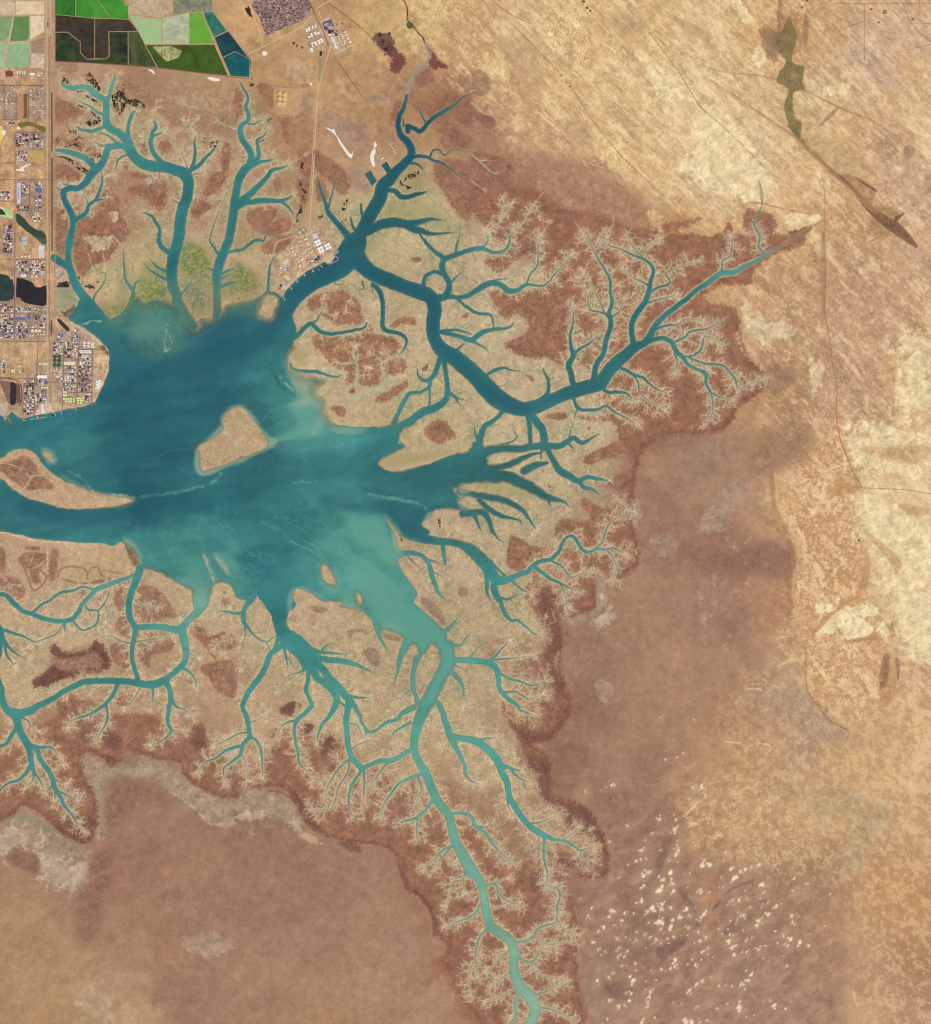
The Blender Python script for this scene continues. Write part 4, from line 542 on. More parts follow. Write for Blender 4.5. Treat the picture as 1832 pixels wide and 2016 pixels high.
# ---------------------------------------------------------------- water and creeks
FAR = -40.0
S = np.full((NY, NX), FAR, np.float32)      # signed distance to the waterline (units)
WD = np.full((NY, NX), 200.0, np.float32)
bay = [p[:2] for p in parse(BAY)[0]]
bays = wig(spline(bay, True, 4), 1.4)
bm, (i0, i1, j0, j1) = polymask(bays)
inside = np.zeros((NY, NX), bool)
inside[j0:j1, i0:i1] = bm
E = np.full((NY, NX), FAR, np.float32)
edge = [(p[0], p[1], 0.0) for p in bays]
stroke(E, None, edge + edge[:1], 40.0)
S = np.where(inside, -E, E)
channels = [wig(spline(c), .8) for c in parse(CHANNELS) if len(c) > 1]
for c in channels:
    stroke(S, WD, c, 12.0)
for isl in parse(ISLANDS):
    p = wig(spline(isl, True, 4), 1.2)
    r = polymask(p)
    ins = np.zeros((NY, NX), bool)
    m, (i0, i1, j0, j1) = r
    ins[j0:j1, i0:i1] = m
    E2 = np.full((NY, NX), FAR, np.float32)
    e = [(q[0], q[1], 0.0) for q in p]
    stroke(E2, None, e + e[:1], 40.0)
    sd = np.where(ins, -E2, E2)             # positive on the island
    S = np.minimum(S, -sd)
for b in parse(BASINS):
    m, (i0, i1, j0, j1) = polymask(b)
    sub = S[j0:j1, i0:i1]
    sub[m] = np.maximum(sub[m], 3.0)

soft = np.full((NY, NX), 1.1, np.float32)
for ln in SOFT.strip().split('\n'):
    v, polys = ln.split('|')
    for p in parse(polys):
        r = polymask(spline(p, True, 3), 20)
        if r is None:
            continue
        m, (i0, i1, j0, j1) = r
        b = blur(m.astype(np.float32), 12)
        soft[j0:j1, i0:i1] = np.maximum(soft[j0:j1, i0:i1], 1.1 + b * (float(v) - 1.1))

# twigs: small tidal creeks branching off the channels
TZ = np.zeros((NY, NX), np.float32)
for ln in TWIGZONE.strip().split('\n'):
    v, polys = ln.split('|')
    for p in parse(polys):
        m, (i0, i1, j0, j1) = polymask(p, 30)
        TZ[j0:j1, i0:i1] = np.maximum(TZ[j0:j1, i0:i1], blur(m.astype(np.float32), 10) * float(v))
OCC = (S > -1.2)
creeks = [wig(spline(c), .8) for c in parse(CREEKS) if len(c) > 1]
twigs = []


def cell(x, y):
    return int((y - Y0) / STEP), int((x - X0) / STEP)


def grow(x, y, th, length, depth, w0):
    pts = [(x, y, w0)]
    L = 0.0
    st = 2.2
    kids = []
    x, y = x + math.cos(th) * 2.0, y + math.sin(th) * 2.0
    trail = []
    side = random.choice((-1, 1))
    nextk = random.uniform(2.5, 5)
    bend = random.uniform(-.05, .05)
    while L < length:
        th += random.gauss(0, .22) + bend
        nx_, ny_ = x + math.cos(th) * st, y + math.sin(th) * st
        j, i = cell(nx_ + math.cos(th) * 1.4, ny_ + math.sin(th) * 1.4)
        if not (1 < j < NY - 2 and 1 < i < NX - 2) or (L > 2 and OCC[j, i]) or TZ[j, i] < .12:
            break
        x, y = nx_, ny_
        L += st
        f = 1 - L / length
        pts.append((x, y, max(.75, w0 * (.30 + .70 * f))))
        trail.append((x, y))
        if depth > 0 and L > nextk:
            kids.append((x, y, th + side * random.uniform(.55, 1.1), (length - L) * random.uniform(.4, .8) + 2.5, depth - 1, max(.8, w0 * .68)))
            side = -side if random.random() < .85 else side
            nextk = L + random.uniform(3.0, 6.0)
    if len(pts) > 1:
        twigs.append(pts)
        for (a, b) in trail[:-1]:
            j, i = cell(a, b)
            OCC[j, i] = True
        for k in kids:
            grow(*k)


FZ = np.zeros((NY, NX), np.float32)        # places where the creeks stand as thick as fur
for p in parse("W 1040,1230 1180,1300 1200,1500 1150,1560 1000,1480; 960,1580 1060,1480 1180,1640 1200,1740 1300,1720 1320,1860 1200,1870 1120,1840 1000,1700 930,1640; 1060,1200 1180,1160 1200,1300 1080,1330; 500,1520 590,1510 600,1600 520,1600; 700,1560 800,1600 780,1700 690,1650; 1290,1080 1350,1040 1360,1210 1310,1200"):
    m, (i0, i1, j0, j1) = polymask(p, 10)
    FZ[j0:j1, i0:i1] = np.maximum(FZ[j0:j1, i0:i1], blur(m.astype(np.float32), 6))


def sprout(line, spacing, scale):
    acc = 0.0
    side = 1
    for (xa, ya, wa), (xb, yb, wb) in zip(line[:-1], line[1:]):
        d = math.hypot(xb - xa, yb - ya)
        acc += d
        jj, ii = cell(xb, yb)
        fur = 0 <= jj < NY and 0 <= ii < NX and FZ[jj, ii] > .4
        if acc < spacing * (.5 if fur else 1.0):
            continue
        acc = random.uniform(-1.0, 1.0)
        j, i = cell(xb, yb)
        if not (0 <= j < NY and 0 <= i < NX):
            continue
        z = TZ[j, i]
        if z < .2 or random.random() > z + .1:
            continue
        th = math.atan2(yb - ya, xb - xa)
        for sd_ in ((side, -side) if random.random() < .8 else (side,)):
            a = th + sd_ * random.uniform(.75, 1.35)
            o = wb / 2 - .3
            px = xb + math.cos(th + sd_ * math.pi / 2) * o
            py = yb + math.sin(th + sd_ * math.pi / 2) * o
            grow(px, py, a + (0 if not fur else -sd_ * .35), scale * z * random.choice((.35, .5, .7, .9, 1.2, 1.7)) * (1.9 if fur else 1), 2 if fur else 1, random.uniform(.95, 1.35) if fur else random.choice((1.6, 2.0, 2.4, 2.9, 3.3)))
        side = -side
    (xa, ya, wa), (xb, yb, wb) = line[-2], line[-1]
    j, i = cell(xb, yb)
    if 0 <= j < NY and 0 <= i < NX and wb < 6 and TZ[j, i] > .15:
        th = math.atan2(yb - ya, xb - xa)
        for q in (-.7, -.25, .15, .6):
            grow(xb, yb, th + q, scale * TZ[j, i] * random.uniform(.6, 1.1), 2, 1.9)


for c in creeks:
    for q in c:
        j, i = cell(q[0], q[1])
        if 0 <= j < NY and 0 <= i < NX:
            OCC[j, i] = True
order = sorted(channels, key=lambda c: max(q[2] for q in c))
for c in order:
    if max(q[2] for q in c) < 32:
        sprout(c, 4.4, 14.5)
for c in creeks:
    sprout(c, 4.6, 11)
main_twigs = twigs
twigs = []
_tz = TZ
dl = np.zeros((NY, NX), np.float32)
for p in parse("W 115,160 480,180 640,200 660,460 760,380 900,330 1000,420 1150,520 1330,780 1330,1060 1180,1200 1160,1560 1200,1820 1000,1700 900,1560 400,1500 200,1560 -50,1500 -50,1060 300,1060 280,1180 480,1200 820,1220 760,1060 820,960 640,760 560,640 240,620 115,560"):
    m, (i0, i1, j0, j1) = polymask(p, 20)
    dl[j0:j1, i0:i1] = blur(m.astype(np.float32), 6)
TZ = np.clip(dl, 0, 1)
FZ0, FZ = FZ, FZ * 0
for c in order:
    if max(q[2] for q in c) < 42:
        sprout(c, 5.5, 11)
green_twigs = [[(a, b, min(w * .75, 1.7)) for (a, b, w) in t] for t in twigs]
TZ, FZ, twigs = _tz, FZ0, main_twigs
GF = np.full((NY, NX), -8.0, np.float32)
for t in green_twigs:
    stroke(GF, None, t, 3.0)
CF = np.full((NY, NX), -8.0, np.float32)
CW = np.zeros((NY, NX), np.float32)
for t in twigs + creeks:
    stroke(CF, CW, t, 3.0)

# ---------------------------------------------------------------- soil colour
warp = (N_warpx * 2.2, N_warpy * 2.2)
LAND = idw(SOIL, 3.2, warp)
XX, YY = np.meshgrid(gx, gy)


def zone(pts, feather):
    z = np.zeros((NY, NX), np.float32)
    r = polymask(pts, feather * 2.5)
    m, (i0, i1, j0, j1) = r
    z[j0:j1, i0:i1] = blur(m.astype(np.float32), feather)
    return z


desert = zone([(900, -100), (2100, -100), (2100, 1480), (1700, 1500), (1640, 1000), (1560, 620), (1400, 440), (1200, 380), (1000, 250), (880, 100)], 40)
east = zone([(1690, 980), (2100, 700), (2100, 1500), (1880, 1620), (1700, 1480)], 30)
dunes = zone([(1240, 1750), (1440, 1640), (1700, 1760), (1800, 2000), (1760, 2220), (1220, 2220)], 40)
veins = zone([(1450, 1660), (1540, 1640), (1600, 1650), (1650, 1700), (1730, 1720), (1740, 1800), (1700, 1850), (1560, 1830), (1450, 1780)], 14)
tan = zone([(480, 40), (700, -80), (1000, -80), (900, 120), (840, 300), (760, 380), (640, 330), (620, 470), (560, 300), (500, 170)], 20)
delta = zone([(110, 150), (480, 170), (520, 560), (760, 420), (960, 380), (1150, 520), (1330, 780), (1330, 1060), (1180, 1200), (1160, 1560), (1200, 1820), (1000, 1700), (900, 1560), (400, 1500), (200, 1560), (-100, 1500), (-100, 880), (110, 860)], 20)
LAND += delta[..., None] * np.array([3, 5, 7], np.float32)

amp = .014 + .022 * desert + .012 * dunes + .012 * east + .022 * tan  # the dune share paints soft relief shading into the soil
lum = N_mid * amp + N_fine * (.010 + .016 * desert + .016 * east + .012 * tan) + N_big * .02
lum += desert * (N_diag * .024 + N_diag2 * .018 - .012) + east * N_diag * .02
LAND *= (1 + lum)[..., None]
# orange / cream alternation of the eastern plain
om = smooth(.1, 1.0, N_east * .8 + N_rag * .22 + N_diag * .3)
lace = zone(parse("D2 610,60 D1 610,1832 760,1720 900,1600 1040,1480 1100,1400 1130,1600 1230,1832 D2 1250,0 1200,200 1340,600 1330,980 1420,1150 1520,1300 1460,1840 960,1840 880,1750 860,1600 880,1400 830,1280 790,1180 750,1000 760,850 800,700 760,540 640,350")[0], 8)
lacew = zone(parse("D2 1340,560 1240,180 1300,0 2100,0 2100,1500 1600,1300 1480,1050 1350,960")[0], 16)
N_l1 = fnoise(1.3, 46, 2.5, angle=math.radians(75), stretch=1.5, seed=33)
LAND += (lacew * .6)[..., None] * (np.array([230, 203, 153], np.float32) - LAND)
LAND += (east * (1 - lace) * om * (.45 - .2 * lacew))[..., None] * (np.array([204, 160, 112], np.float32) - LAND)
cr = smooth(.05, .45, N_l1 + .3 * N_l2) * (.4 + .6 * smooth(-.8, .6, N_east))
LAND += (lace * .8)[..., None] * (np.array([198, 150, 104], np.float32) * (1 + .04 * N_l2[..., None]) - LAND)
LAND += (lace * cr * .85)[..., None] * (np.array([232, 202, 150], np.float32) - LAND)
sw = np.exp(-(np.abs(fnoise(2.5, 90, 2.8, angle=math.radians(55), stretch=3.0, seed=35)) / .06) ** 2)
LAND += (sw * np.clip(lacew + .35 * desert, 0, 1) * .35)[..., None] * (np.array([202, 160, 114], np.float32) - LAND)
om2 = smooth(.5, 1.7, N_big * .6 + N_diag * .7 + N_rag * .15)
LAND += (desert * om2 * .34)[..., None] * (np.array([196, 150, 106], np.float32) - LAND)
cm2 = smooth(.4, 1.8, -N_big * .5 + N_diag * .5 + N_diag2 * .45 + N_mid * .35)
LAND += (desert * cm2 * .5)[..., None] * (np.array([238, 214, 168], np.float32) - LAND)

# dune relief shading painted into the soil and speckle of the trodden works
N_dune = fnoise(6, 60, 2.6, angle=math.radians(-35), stretch=1.8, seed=41)
LAND *= (1 + .026 * dunes * N_dune)[..., None]
works = zone([(-100, 140), (105, 140), (105, 640), (210, 680), (235, 760), (225, 840), (180, 880), (-100, 890)], 5)
works = np.maximum(works, zone([(570, 520), (640, 490), (720, 480), (745, 540), (700, 570), (600, 620), (580, 600)], 4))
spk = fnoise(.6, 6, .6, seed=51)
LAND *= (1 + works * (.04 * N_mid + .035 * spk + .035 * N_vert))[..., None]
LAND += (works * smooth(1.5, 2.5, spk) * .5)[..., None] * (np.array([244, 228, 206], np.float32) - LAND)
LAND += (works * smooth(1.5, 2.5, -spk) * .45)[..., None] * (np.array([92, 66, 62], np.float32) - LAND)

esab = zone([(1200, 1230), (1350, 1000), (1500, 860), (1640, 1000), (1660, 1300), (1720, 1520), (1800, 1800), (1980, 2240), (1200, 2240), (1260, 1900), (1180, 1600)], 24)
LAND += esab[..., None] * np.array([5, 7, 8], np.float32)
LAND += desert[..., None] * np.array([1, 0, 4], np.float32)
# mottled badlands of the lower right, faint drainage lines on the salt flats
bad = zone([(1640, 1500), (1980, 1380), (2060, 1400), (2060, 2240), (1840, 2240), (1800, 1900), (1600, 1860), (1540, 1640)], 30)
N_b1 = fnoise(1.4, 44, 2.4, angle=math.radians(60), stretch=1.4, seed=61)
N_b2 = fnoise(1.2, 30, 2.2, seed=62)
LAND += (bad * smooth(.0, 1.1, N_b1 + .3 * N_l2) * .5)[..., None] * (np.array([226, 192, 148], np.float32) - LAND)
LAND += (bad * smooth(.0, 1.2, -N_b1 + .3 * N_l2) * .35)[..., None] * (np.array([176, 128, 94], np.float32) - LAND)
LAND += (bad * np.exp(-(np.abs(N_b2) / .10) ** 2) * .3)[..., None] * (np.array([232, 200, 156], np.float32) - LAND)
saltz = np.clip(1 - desert - east - bad - delta - tan, 0, 1)
LAND *= (1 + .6 * saltz * (.022 * np.exp(-(np.abs(N_b2) / .12) ** 2) - .020 * np.exp(-(np.abs(N_b1) / .10) ** 2) + .012 * N_l2 + .016 * N_mid))[..., None]
# narrow winding runnels on the open tidal flats
N_r1 = fnoise(1.1, 18, 2.0, seed=63)
LAND += (delta * np.exp(-(np.abs(N_r1) / .15) ** 2) * .22)[..., None] * (np.array([162, 150, 112], np.float32) - LAND)
LAND += (delta * smooth(.6, 1.8, N_r1) * .25)[..., None] * (np.array([212, 186, 152], np.float32) - LAND)
# sharp dark desert tracks of blown sand
N_d3 = fnoise(.9, 26, 1.9, angle=math.radians(44), stretch=5.0, seed=64)
LAND *= (1 + desert * .016 * N_d3)[..., None]
LAND += (desert * smooth(1.2, 2.2, N_d3) * .2)[..., None] * (np.array([244, 224, 182], np.float32) - LAND)

core_d = zone([(880, -80), (2060, -80), (2060, 360), (1640, 430), (1420, 420), (1180, 330), (980, 200)], 40)
N_d3 *= .25 + .75 * core_d
cd_ = .55 * N_d3 + .55 * N_l2 + .45 * N_b1
LAND += (desert * smooth(.25, 1.3, cd_) * .42)[..., None] * (np.array([243, 216, 166], np.float32) - LAND)
LAND += (desert * smooth(.35, 1.5, -cd_) * .30)[..., None] * (np.array([188, 143, 98], np.float32) - LAND)
ln_ = fnoise(1.6, 110, 2.6, angle=math.radians(40), stretch=9, seed=71)
LAND += (desert * np.exp(-(np.abs(ln_) / .035) ** 2) * .35)[..., None] * (np.array([178, 134, 92], np.float32) - LAND)
LAND += (dunes * np.exp(-(np.abs(N_dune + .35 * N_b2) / .16) ** 2) * .34)[..., None] * (np.array([126, 92, 78], np.float32) - LAND)
LAND += (dunes * smooth(.4, 1.6, N_dune) * .25)[..., None] * (np.array([188, 152, 122], np.float32) - LAND)

# wind ripples on the sand sheets (fine parallel ridges across the streaks)
rip = np.sin((XX * math.cos(math.radians(20)) + YY * math.sin(math.radians(20)) + N_warpx * .8) * 2 * math.pi / 6.4)
ripz = np.zeros((NY, NX), np.float32)
for p in parse("C0 600,60 780,100 790,320 740,500 620,380 580,200; 780,60 900,200 960,330 900,560 820,560; 1060,300 1300,480 1240,560 1080,440; 1380,560 1560,560 1660,760 1500,800; 780,740 960,920 930,1010 800,860; 950,1000 1180,1160 1200,1320 1080,1300 960,1120; 300,880 400,960 400,1050; 1400,1200 1520,1440 1440,1400; B0 1490,10 1640,60 1600,190 1500,120; C0 100,430 280,450 290,600 200,590"):
    m, (i0, i1, j0, j1) = polymask(p, 20)
    ripz[j0:j1, i0:i1] = np.maximum(ripz[j0:j1, i0:i1], blur(m.astype(np.float32), 6))
LAND *= (1 + .10 * rip * ripz)[..., None]

nwz = zone([(112, 150), (480, 165), (640, 200), (660, 460), (520, 520), (330, 470), (230, 560), (150, 540), (112, 470)], 16)
LAND += (nwz * .62 * smooth(-1.1, .7, N_mid + .5 * N_rag))[..., None] * (np.array([158, 114, 88], np.float32) - LAND)
LAND += (nwz * np.exp(np.clip(S + 1.5, -60, 0) / 7) * .75)[..., None] * (np.array([190, 166, 128], np.float32) - LAND)
for ln in PATCH.strip().split('\n'):
    c, f, rg, st, polys = ln.split('|')
    for p in parse(polys):
        if len(p) > 2:
            paint_patch(LAND, p, col(c), float(f), float(rg), float(st))

# salt / sand crust veins in the south-east badlands
rid = fnoise(1.5, 40, 2.5, seed=21)
vein = np.maximum(np.exp(-((np.abs(rid) - .12) / .13) ** 2), .8 * smooth(.9, 1.5, rid))
vz = np.maximum(veins, .55 * zone([(1640, 1310), (1700, 1290), (1700, 1450), (1640, 1440)], 10))
vz = np.maximum(vz, .6 * zone([(1530, 1560), (1650, 1560), (1660, 1640), (1580, 1640)], 8))
vz = np.maximum(vz, .45 * zone([(1700, 1380), (1900, 1380), (1880, 1540), (1760, 1520)], 14))
vz = np.maximum(vz, .5 * zone([(1640, 1000), (1680, 1000), (1710, 1180), (1690, 1300), (1680, 1180)], 6))
blot = smooth(.0, 1.0, N_mid)
LAND += (np.clip(vein * (.35 + .65 * blot) * vz, 0, 1) * .8)[..., None] * (np.array([240, 210, 160], np.float32) - LAND)

for ln in RIMS.strip().split('\n'):
    c, sf, st, lines = ln.split('|')
    wide = float(sf) >= 3
    F = np.full((NY, NX), -40.0 if wide else -6.0, np.float32)
    for l in parse(lines):
        if len(l) > 1:
            stroke(F, None, wig(spline(l), 1.2), 16.0 if wide else 4.0)
    a = smooth(-float(sf), float(sf), F + (2.6 if wide else .35) * N_rag + (1.4 if wide else 0) * N_l2) * float(st)
    LAND += a[..., None] * (col(c) - LAND)

# bright sand hillocks of the south-east
MOUND = """M 575,155,14 580,125,6 710,155,9 700,232,18 515,265,8 668,265,7 702,270,7 315,210,8 168,337,9 430,408,14 460,325,9 720,330,9 725,390,18 712,440,14 385,490,8 420,480,7 468,480,9 460,465,6 320,525,7 655,495,14 480,590,20 445,620,14 665,590,18 605,650,20 675,640,11 680,680,16 450,660,7 450,700,10 428,715,9 575,735,24 690,745,14 430,825,15 515,880,20 590,885,20 480,912,14 600,850,12 670,880,14 800,890,13 815,940,14 570,990,18 600,1005,14 735,955,18 680,980,14 670,1030,18 590,1050,13 745,960,12 815,1040,16 190,905,14 210,912,9 290,925,9 160,950,12 120,1042,12 75,1072,9 35,1160,11 228,1130,11 335,1135,8 385,1148,17 300,1120,6 390,1080,8 457,1105,11 500,1118,9 550,1140,14 640,1130,8 690,1115,9 240,1210,15 315,1232,11 240,1280,20 285,1280,8 75,1215,10 130,1238,11 95,1262,5 378,1335,8 265,1355,11 308,1355,7 380,1395,9 185,1418,8 205,1412,8 160,1450,11 65,1473,11 362,1473,19 465,1480,7 540,1470,7 430,1352,5 505,1392,7 705,1310,16 700,1360,14 595,1385,8 665,1380,9 870,1350,12 828,1388,6 920,1478,13 878,1505,13 822,1555,17 790,1492,5 1000,1447,9 1062,1520,8 1170,1523,8 345,1580,12 302,1575,9 165,1640,13 325,1638,10 245,1690,18 295,1680,8 500,1565,14 490,1605,12 483,1650,20 480,1690,15 685,1660,8 885,1690,17 430,1820,16 795,1815,24 840,1820,16 905,1815,10 965,1800,11 538,1780,7 453,1782,7 920,525,16 990,530,18 945,490,14 1190,635,18 1180,640,14 915,750,18 940,930,16 910,985,12 1285,795,12 1230,820,9 1175,820,8 1420,850,9 1410,875,7 1530,870,15 1465,825,8 1240,945,20 1265,940,14 1210,980,13 1465,935,15 1390,985,17 1375,1020,15 1420,960,9 1315,870,7 1590,1105,13 1525,1072,7 1650,1135,16 1725,1160,18 1625,1190,16 1540,1168,9 1385,1220,15 1440,1190,9 1800,1190,11 1290,1140,9 1335,1125,10 1140,1150,15 1150,1100,9 1185,1260,14 1170,1210,14 1200,1190,10 1250,1240,10 1290,1240,10 925,1240,12 970,1210,12 910,1150,14 955,1120,12 1590,1275,8 1620,1355,9 1330,1425,14 1300,1475,16 1260,1505,16 1240,1510,10 1225,1690,16 1230,1720,16 1230,1650,10 1485,1645,12 1510,1680,14 1670,740,10 1465,630,11 1395,525,14 1405,690,15 1420,760,14 1330,545,12 1280,565,14 1240,580,12 1160,560,14 1100,490,9 1680,640,8 1780,680,14 1660,950,15 1700,930,10 1770,955,10 1665,1000,12 C3 885,665,14 1090,615,10 1115,615,7 1045,630,7 1600,1080,10 1605,1120,9 1590,1160,9 1795,1240,16 1375,1290,14 1345,1325,10 1720,630,12 1695,720,10 1790,620,14 1820,690,14 910,1630,13 1165,1665,9 1165,1695,7 1320,1325,5 1770,650,8 1465,85,6 1730,105,5 1645,365,6 1510,410,7 1600,395,5"""
mounds = [(p[0], p[1], p[2]) for p in parse(MOUND)[0]]
for q in range(130):
    x, y = random.gauss(1490, 120), random.gauss(1980, 110)
    mounds.append((x, y, random.uniform(.8, 2.0)))
RELIEF = np.zeros((NY, NX), np.float32)
MB = np.zeros((NY, NX), np.float32)
for (x, y, r0) in mounds:
    r = max(2.2, r0 * 1.7)
    bright = random.uniform(.62, 1.0)
    for q in range(1 if r < 2 else 3):
        a = random.uniform(.5, 1.3)
        ox, oy = (0, 0) if q == 0 else (random.uniform(-r, r), random.uniform(-r, r))
        th = random.uniform(-1.3, -.5)
        rr = r if q == 0 else r * random.uniform(.45, .7)
        i0, i1, j0, j1 = window(x + ox - 4 * rr, y + oy - 4 * rr, x + ox + 4 * rr, y + oy + 4 * rr)
        if i1 <= i0 or j1 <= j0:
            continue
        X = XX[j0:j1, i0:i1] - x - ox
        Y = YY[j0:j1, i0:i1] - y - oy
        u = X * math.cos(th) + Y * math.sin(th)
        v = -X * math.sin(th) + Y * math.cos(th)
        g = np.exp(-((u / (rr * 1.05)) ** 2 + (v / (rr * .72)) ** 2) * 1.1)
        MB[j0:j1, i0:i1] = np.maximum(MB[j0:j1, i0:i1], g * bright)
    i0, i1, j0, j1 = window(x - 5 * r - 8, y - 5 * r - 8, x + 5 * r + 8, y + 5 * r + 8)
    g = np.exp(-((XX[j0:j1, i0:i1] - x) ** 2 + (YY[j0:j1, i0:i1] - y) ** 2) / (2 * (r * 1.9 + 1) ** 2))
    RELIEF[j0:j1, i0:i1] = np.maximum(RELIEF[j0:j1, i0:i1], g * (7 + 2.2 * r))
LAND += (smooth(0, 22, RELIEF) * .42)[..., None] * (np.array([184, 148, 116], np.float32) - LAND)
a = smooth(.25, 1.0, MB + .04 * N_fine)
LAND += (a * .95)[..., None] * (np.array([255, 238, 204], np.float32) - LAND)

# soft pale salt domes on the eastern flat
for (x, y, r) in parse("D2 300,600,34 330,620,18 150,830,30 210,880,32 140,880,24 50,845,12 230,830,14 400,880,26 410,830,16 320,930,28 330,980,20 40,980,36 30,1020,26 150,1030,30 210,1060,22 110,1000,16 85,680,9 10,675,9 250,720,7 265,815,8 60,1150,44 120,1120,24 80,1200,26 400,540,20 420,520,14 245,540,10 260,1280,20 230,1350,26 250,520,9 380,560,14 290,560,12; C2 1750,660,16 1800,850,16 1670,825,14 1790,980,38 1820,1030,20 1380,310,12 1400,320,10 1470,270,9 1480,390,12 1630,910,10 1340,955,9 1420,1190,12 1410,1125,8 1160,1690,10 1160,1665,12 1320,1330,12 1250,1470,18 1240,1560,16 1780,1150,28 1700,1210,14 1330,1005,16 1550,1070,22 1000,1390,26")[0]:
    i0, i1, j0, j1 = window(x - 3 * r, y - 3 * r, x + 3 * r, y + 3 * r)
    if i1 <= i0 or j1 <= j0:
        continue
    th = random.uniform(0, 3)
    X, Y = XX[j0:j1, i0:i1] - x, YY[j0:j1, i0:i1] - y
    q = np.sqrt((X * math.cos(th) + Y * math.sin(th)) ** 2 + 1.7 * (Y * math.cos(th) - X * math.sin(th)) ** 2) / (r * .8)
    g = np.exp(-q ** 2) * np.clip(.55 + .45 * N_l2[j0:j1, i0:i1] + .3 * N_rag[j0:j1, i0:i1], 0, 1)
    LAND[j0:j1, i0:i1] += (g * .75)[..., None] * (np.array([202, 172, 142], np.float32) - LAND[j0:j1, i0:i1])
    RELIEF[j0:j1, i0:i1] = np.maximum(RELIEF[j0:j1, i0:i1], np.exp(-q ** 2) * 5)

# algae and salt-marsh greens on the low flats
gsp = smooth(-1.2, 1.5, N_rag * .55 + .6 * N_fine)
for ln in GREEN.strip().split('\n'):
    c, polys = ln.split('|')
    for p in parse(polys):
        r = polymask(spline(p, True, 3), 14)
        if r is None or len(p) < 3:
            continue
        m, (i0, i1, j0, j1) = r
        aa = blur(m.astype(np.float32), 6) * gsp[j0:j1, i0:i1] * (.95 if c.startswith('88') else .6)
        LAND[j0:j1, i0:i1] += aa[..., None] * (col(c) - LAND[j0:j1, i0:i1])

# pale silt along the banks and in the creeks
ta = smooth(-.75, .55, CF)
dens = blur(ta, 5)
flat = np.array([194, 169, 136], np.float32)
marsh = np.clip(TZ * 1.2, 0, 1)
bank = (S < .5) * ((1 - marsh) * np.exp(-np.clip(-S - .3, 0, 50) / 1.3) + marsh * smooth(-5.2, -1.4, S + .7 * N_rag))
LAND += (np.clip(dens * .5, 0, .2 + .4 * FZ) * marsh)[..., None] * (flat - LAND)
ga = smooth(-.7, .6, GF)
LAND += (ga * .72)[..., None] * (np.array([122, 138, 106], np.float32) - LAND)
sil = np.array([208, 186, 150], np.float32)
LAND += np.clip(bank * (.35 + .4 * marsh), 0, .8)[..., None] * (np.array([202, 180, 145], np.float32) - LAND)
LAND += (ta * .9)[..., None] * (sil * (1 + .05 * N_mid[..., None]) - LAND)
core = smooth(-.2, .5, CF) * smooth(1.5, 2.4, CW)
LAND += (core * .55)[..., None] * (np.array([150, 166, 140], np.float32) - LAND)
halo = np.exp(-np.clip(-CF, 0, 8) / 1.6) * (1 - ta)
LAND += (halo * .18)[..., None] * (np.array([175, 140, 105], np.float32) - LAND)
# fine mottling of the tidal flats
flatz = np.clip(1 - desert - east - tan - dunes, 0, 1)
LAND *= (1 + (.008 * flatz + .014 * delta) * N_fine[...] + (.006 * flatz + .024 * delta) * N_rag)[..., None]

# ---------------------------------------------------------------- water colour
WAT = idw(WATERC, 3.0, (N_warpx * 1.2, N_warpy * 1.2), 14.0)
WAT *= (1 + .030 * N_wat + .010 * N_mid)[..., None]
for ln in PLUME.strip().split('\n'):
    c, f, st, polys = ln.split('|')
    for p in parse(polys):
        r = polymask(spline(p, True, 3), float(f) * 3)
        if r is None:
            continue
        m, (i0, i1, j0, j1) = r
        b = blur(m.astype(np.float32), float(f))
        b = np.clip(b + .10 * N_wat[j0:j1, i0:i1] * 4 * b * (1 - b), 0, 1)
        aa = smooth(.05, 1.0, b) * float(st)
        WAT[j0:j1, i0:i1] += aa[..., None] * (col(c) - WAT[j0:j1, i0:i1])
for ln in STREAKS.strip().split('\n'):
    c, sf, st, lines = ln.split('|')
    F = np.full((NY, NX), -12.0, np.float32)
    for l in parse(lines):
        if len(l) > 1:
            stroke(F, None, wig(spline(l), 2.0), 8.0)
    aa = smooth(-float(sf), float(sf), F + .8 * N_rag) * float(st) * np.clip(.75 + .3 * N_mid, 0, 1)
    WAT += aa[..., None] * (col(c) - WAT)
N_s1 = fnoise(5.0, 170, 3.2, angle=math.radians(-16), stretch=4.0, seed=81)
N_s2 = fnoise(7.0, 150, 3.2, angle=math.radians(38), stretch=2.4, seed=82)
swz = zone([(620, 820), (760, 860), (800, 960), (700, 1000), (520, 960), (430, 980), (300, 1000), (280, 960), (480, 900)], 16)
sws = zone([(290, 1130), (520, 1080), (640, 1050), (820, 1090), (900, 1300), (760, 1280), (640, 1160), (520, 1260), (420, 1240), (330, 1180)], 16)
WAT += (swz * (.28 * np.exp(-(np.abs(N_s1) / .10) ** 2) + .22 * smooth(.2, 1.4, N_s1)))[..., None] * (np.array([110, 162, 148], np.float32) - WAT)
WAT += (sws * (.25 * np.exp(-(np.abs(N_s2) / .10) ** 2) + .25 * smooth(.2, 1.4, N_s2)))[..., None] * (np.array([118, 168, 150], np.float32) - WAT)
WAT += (sws * smooth(.3, 1.6, -N_s2) * .3)[..., None] * (np.array([56, 120, 120], np.float32) - WAT)
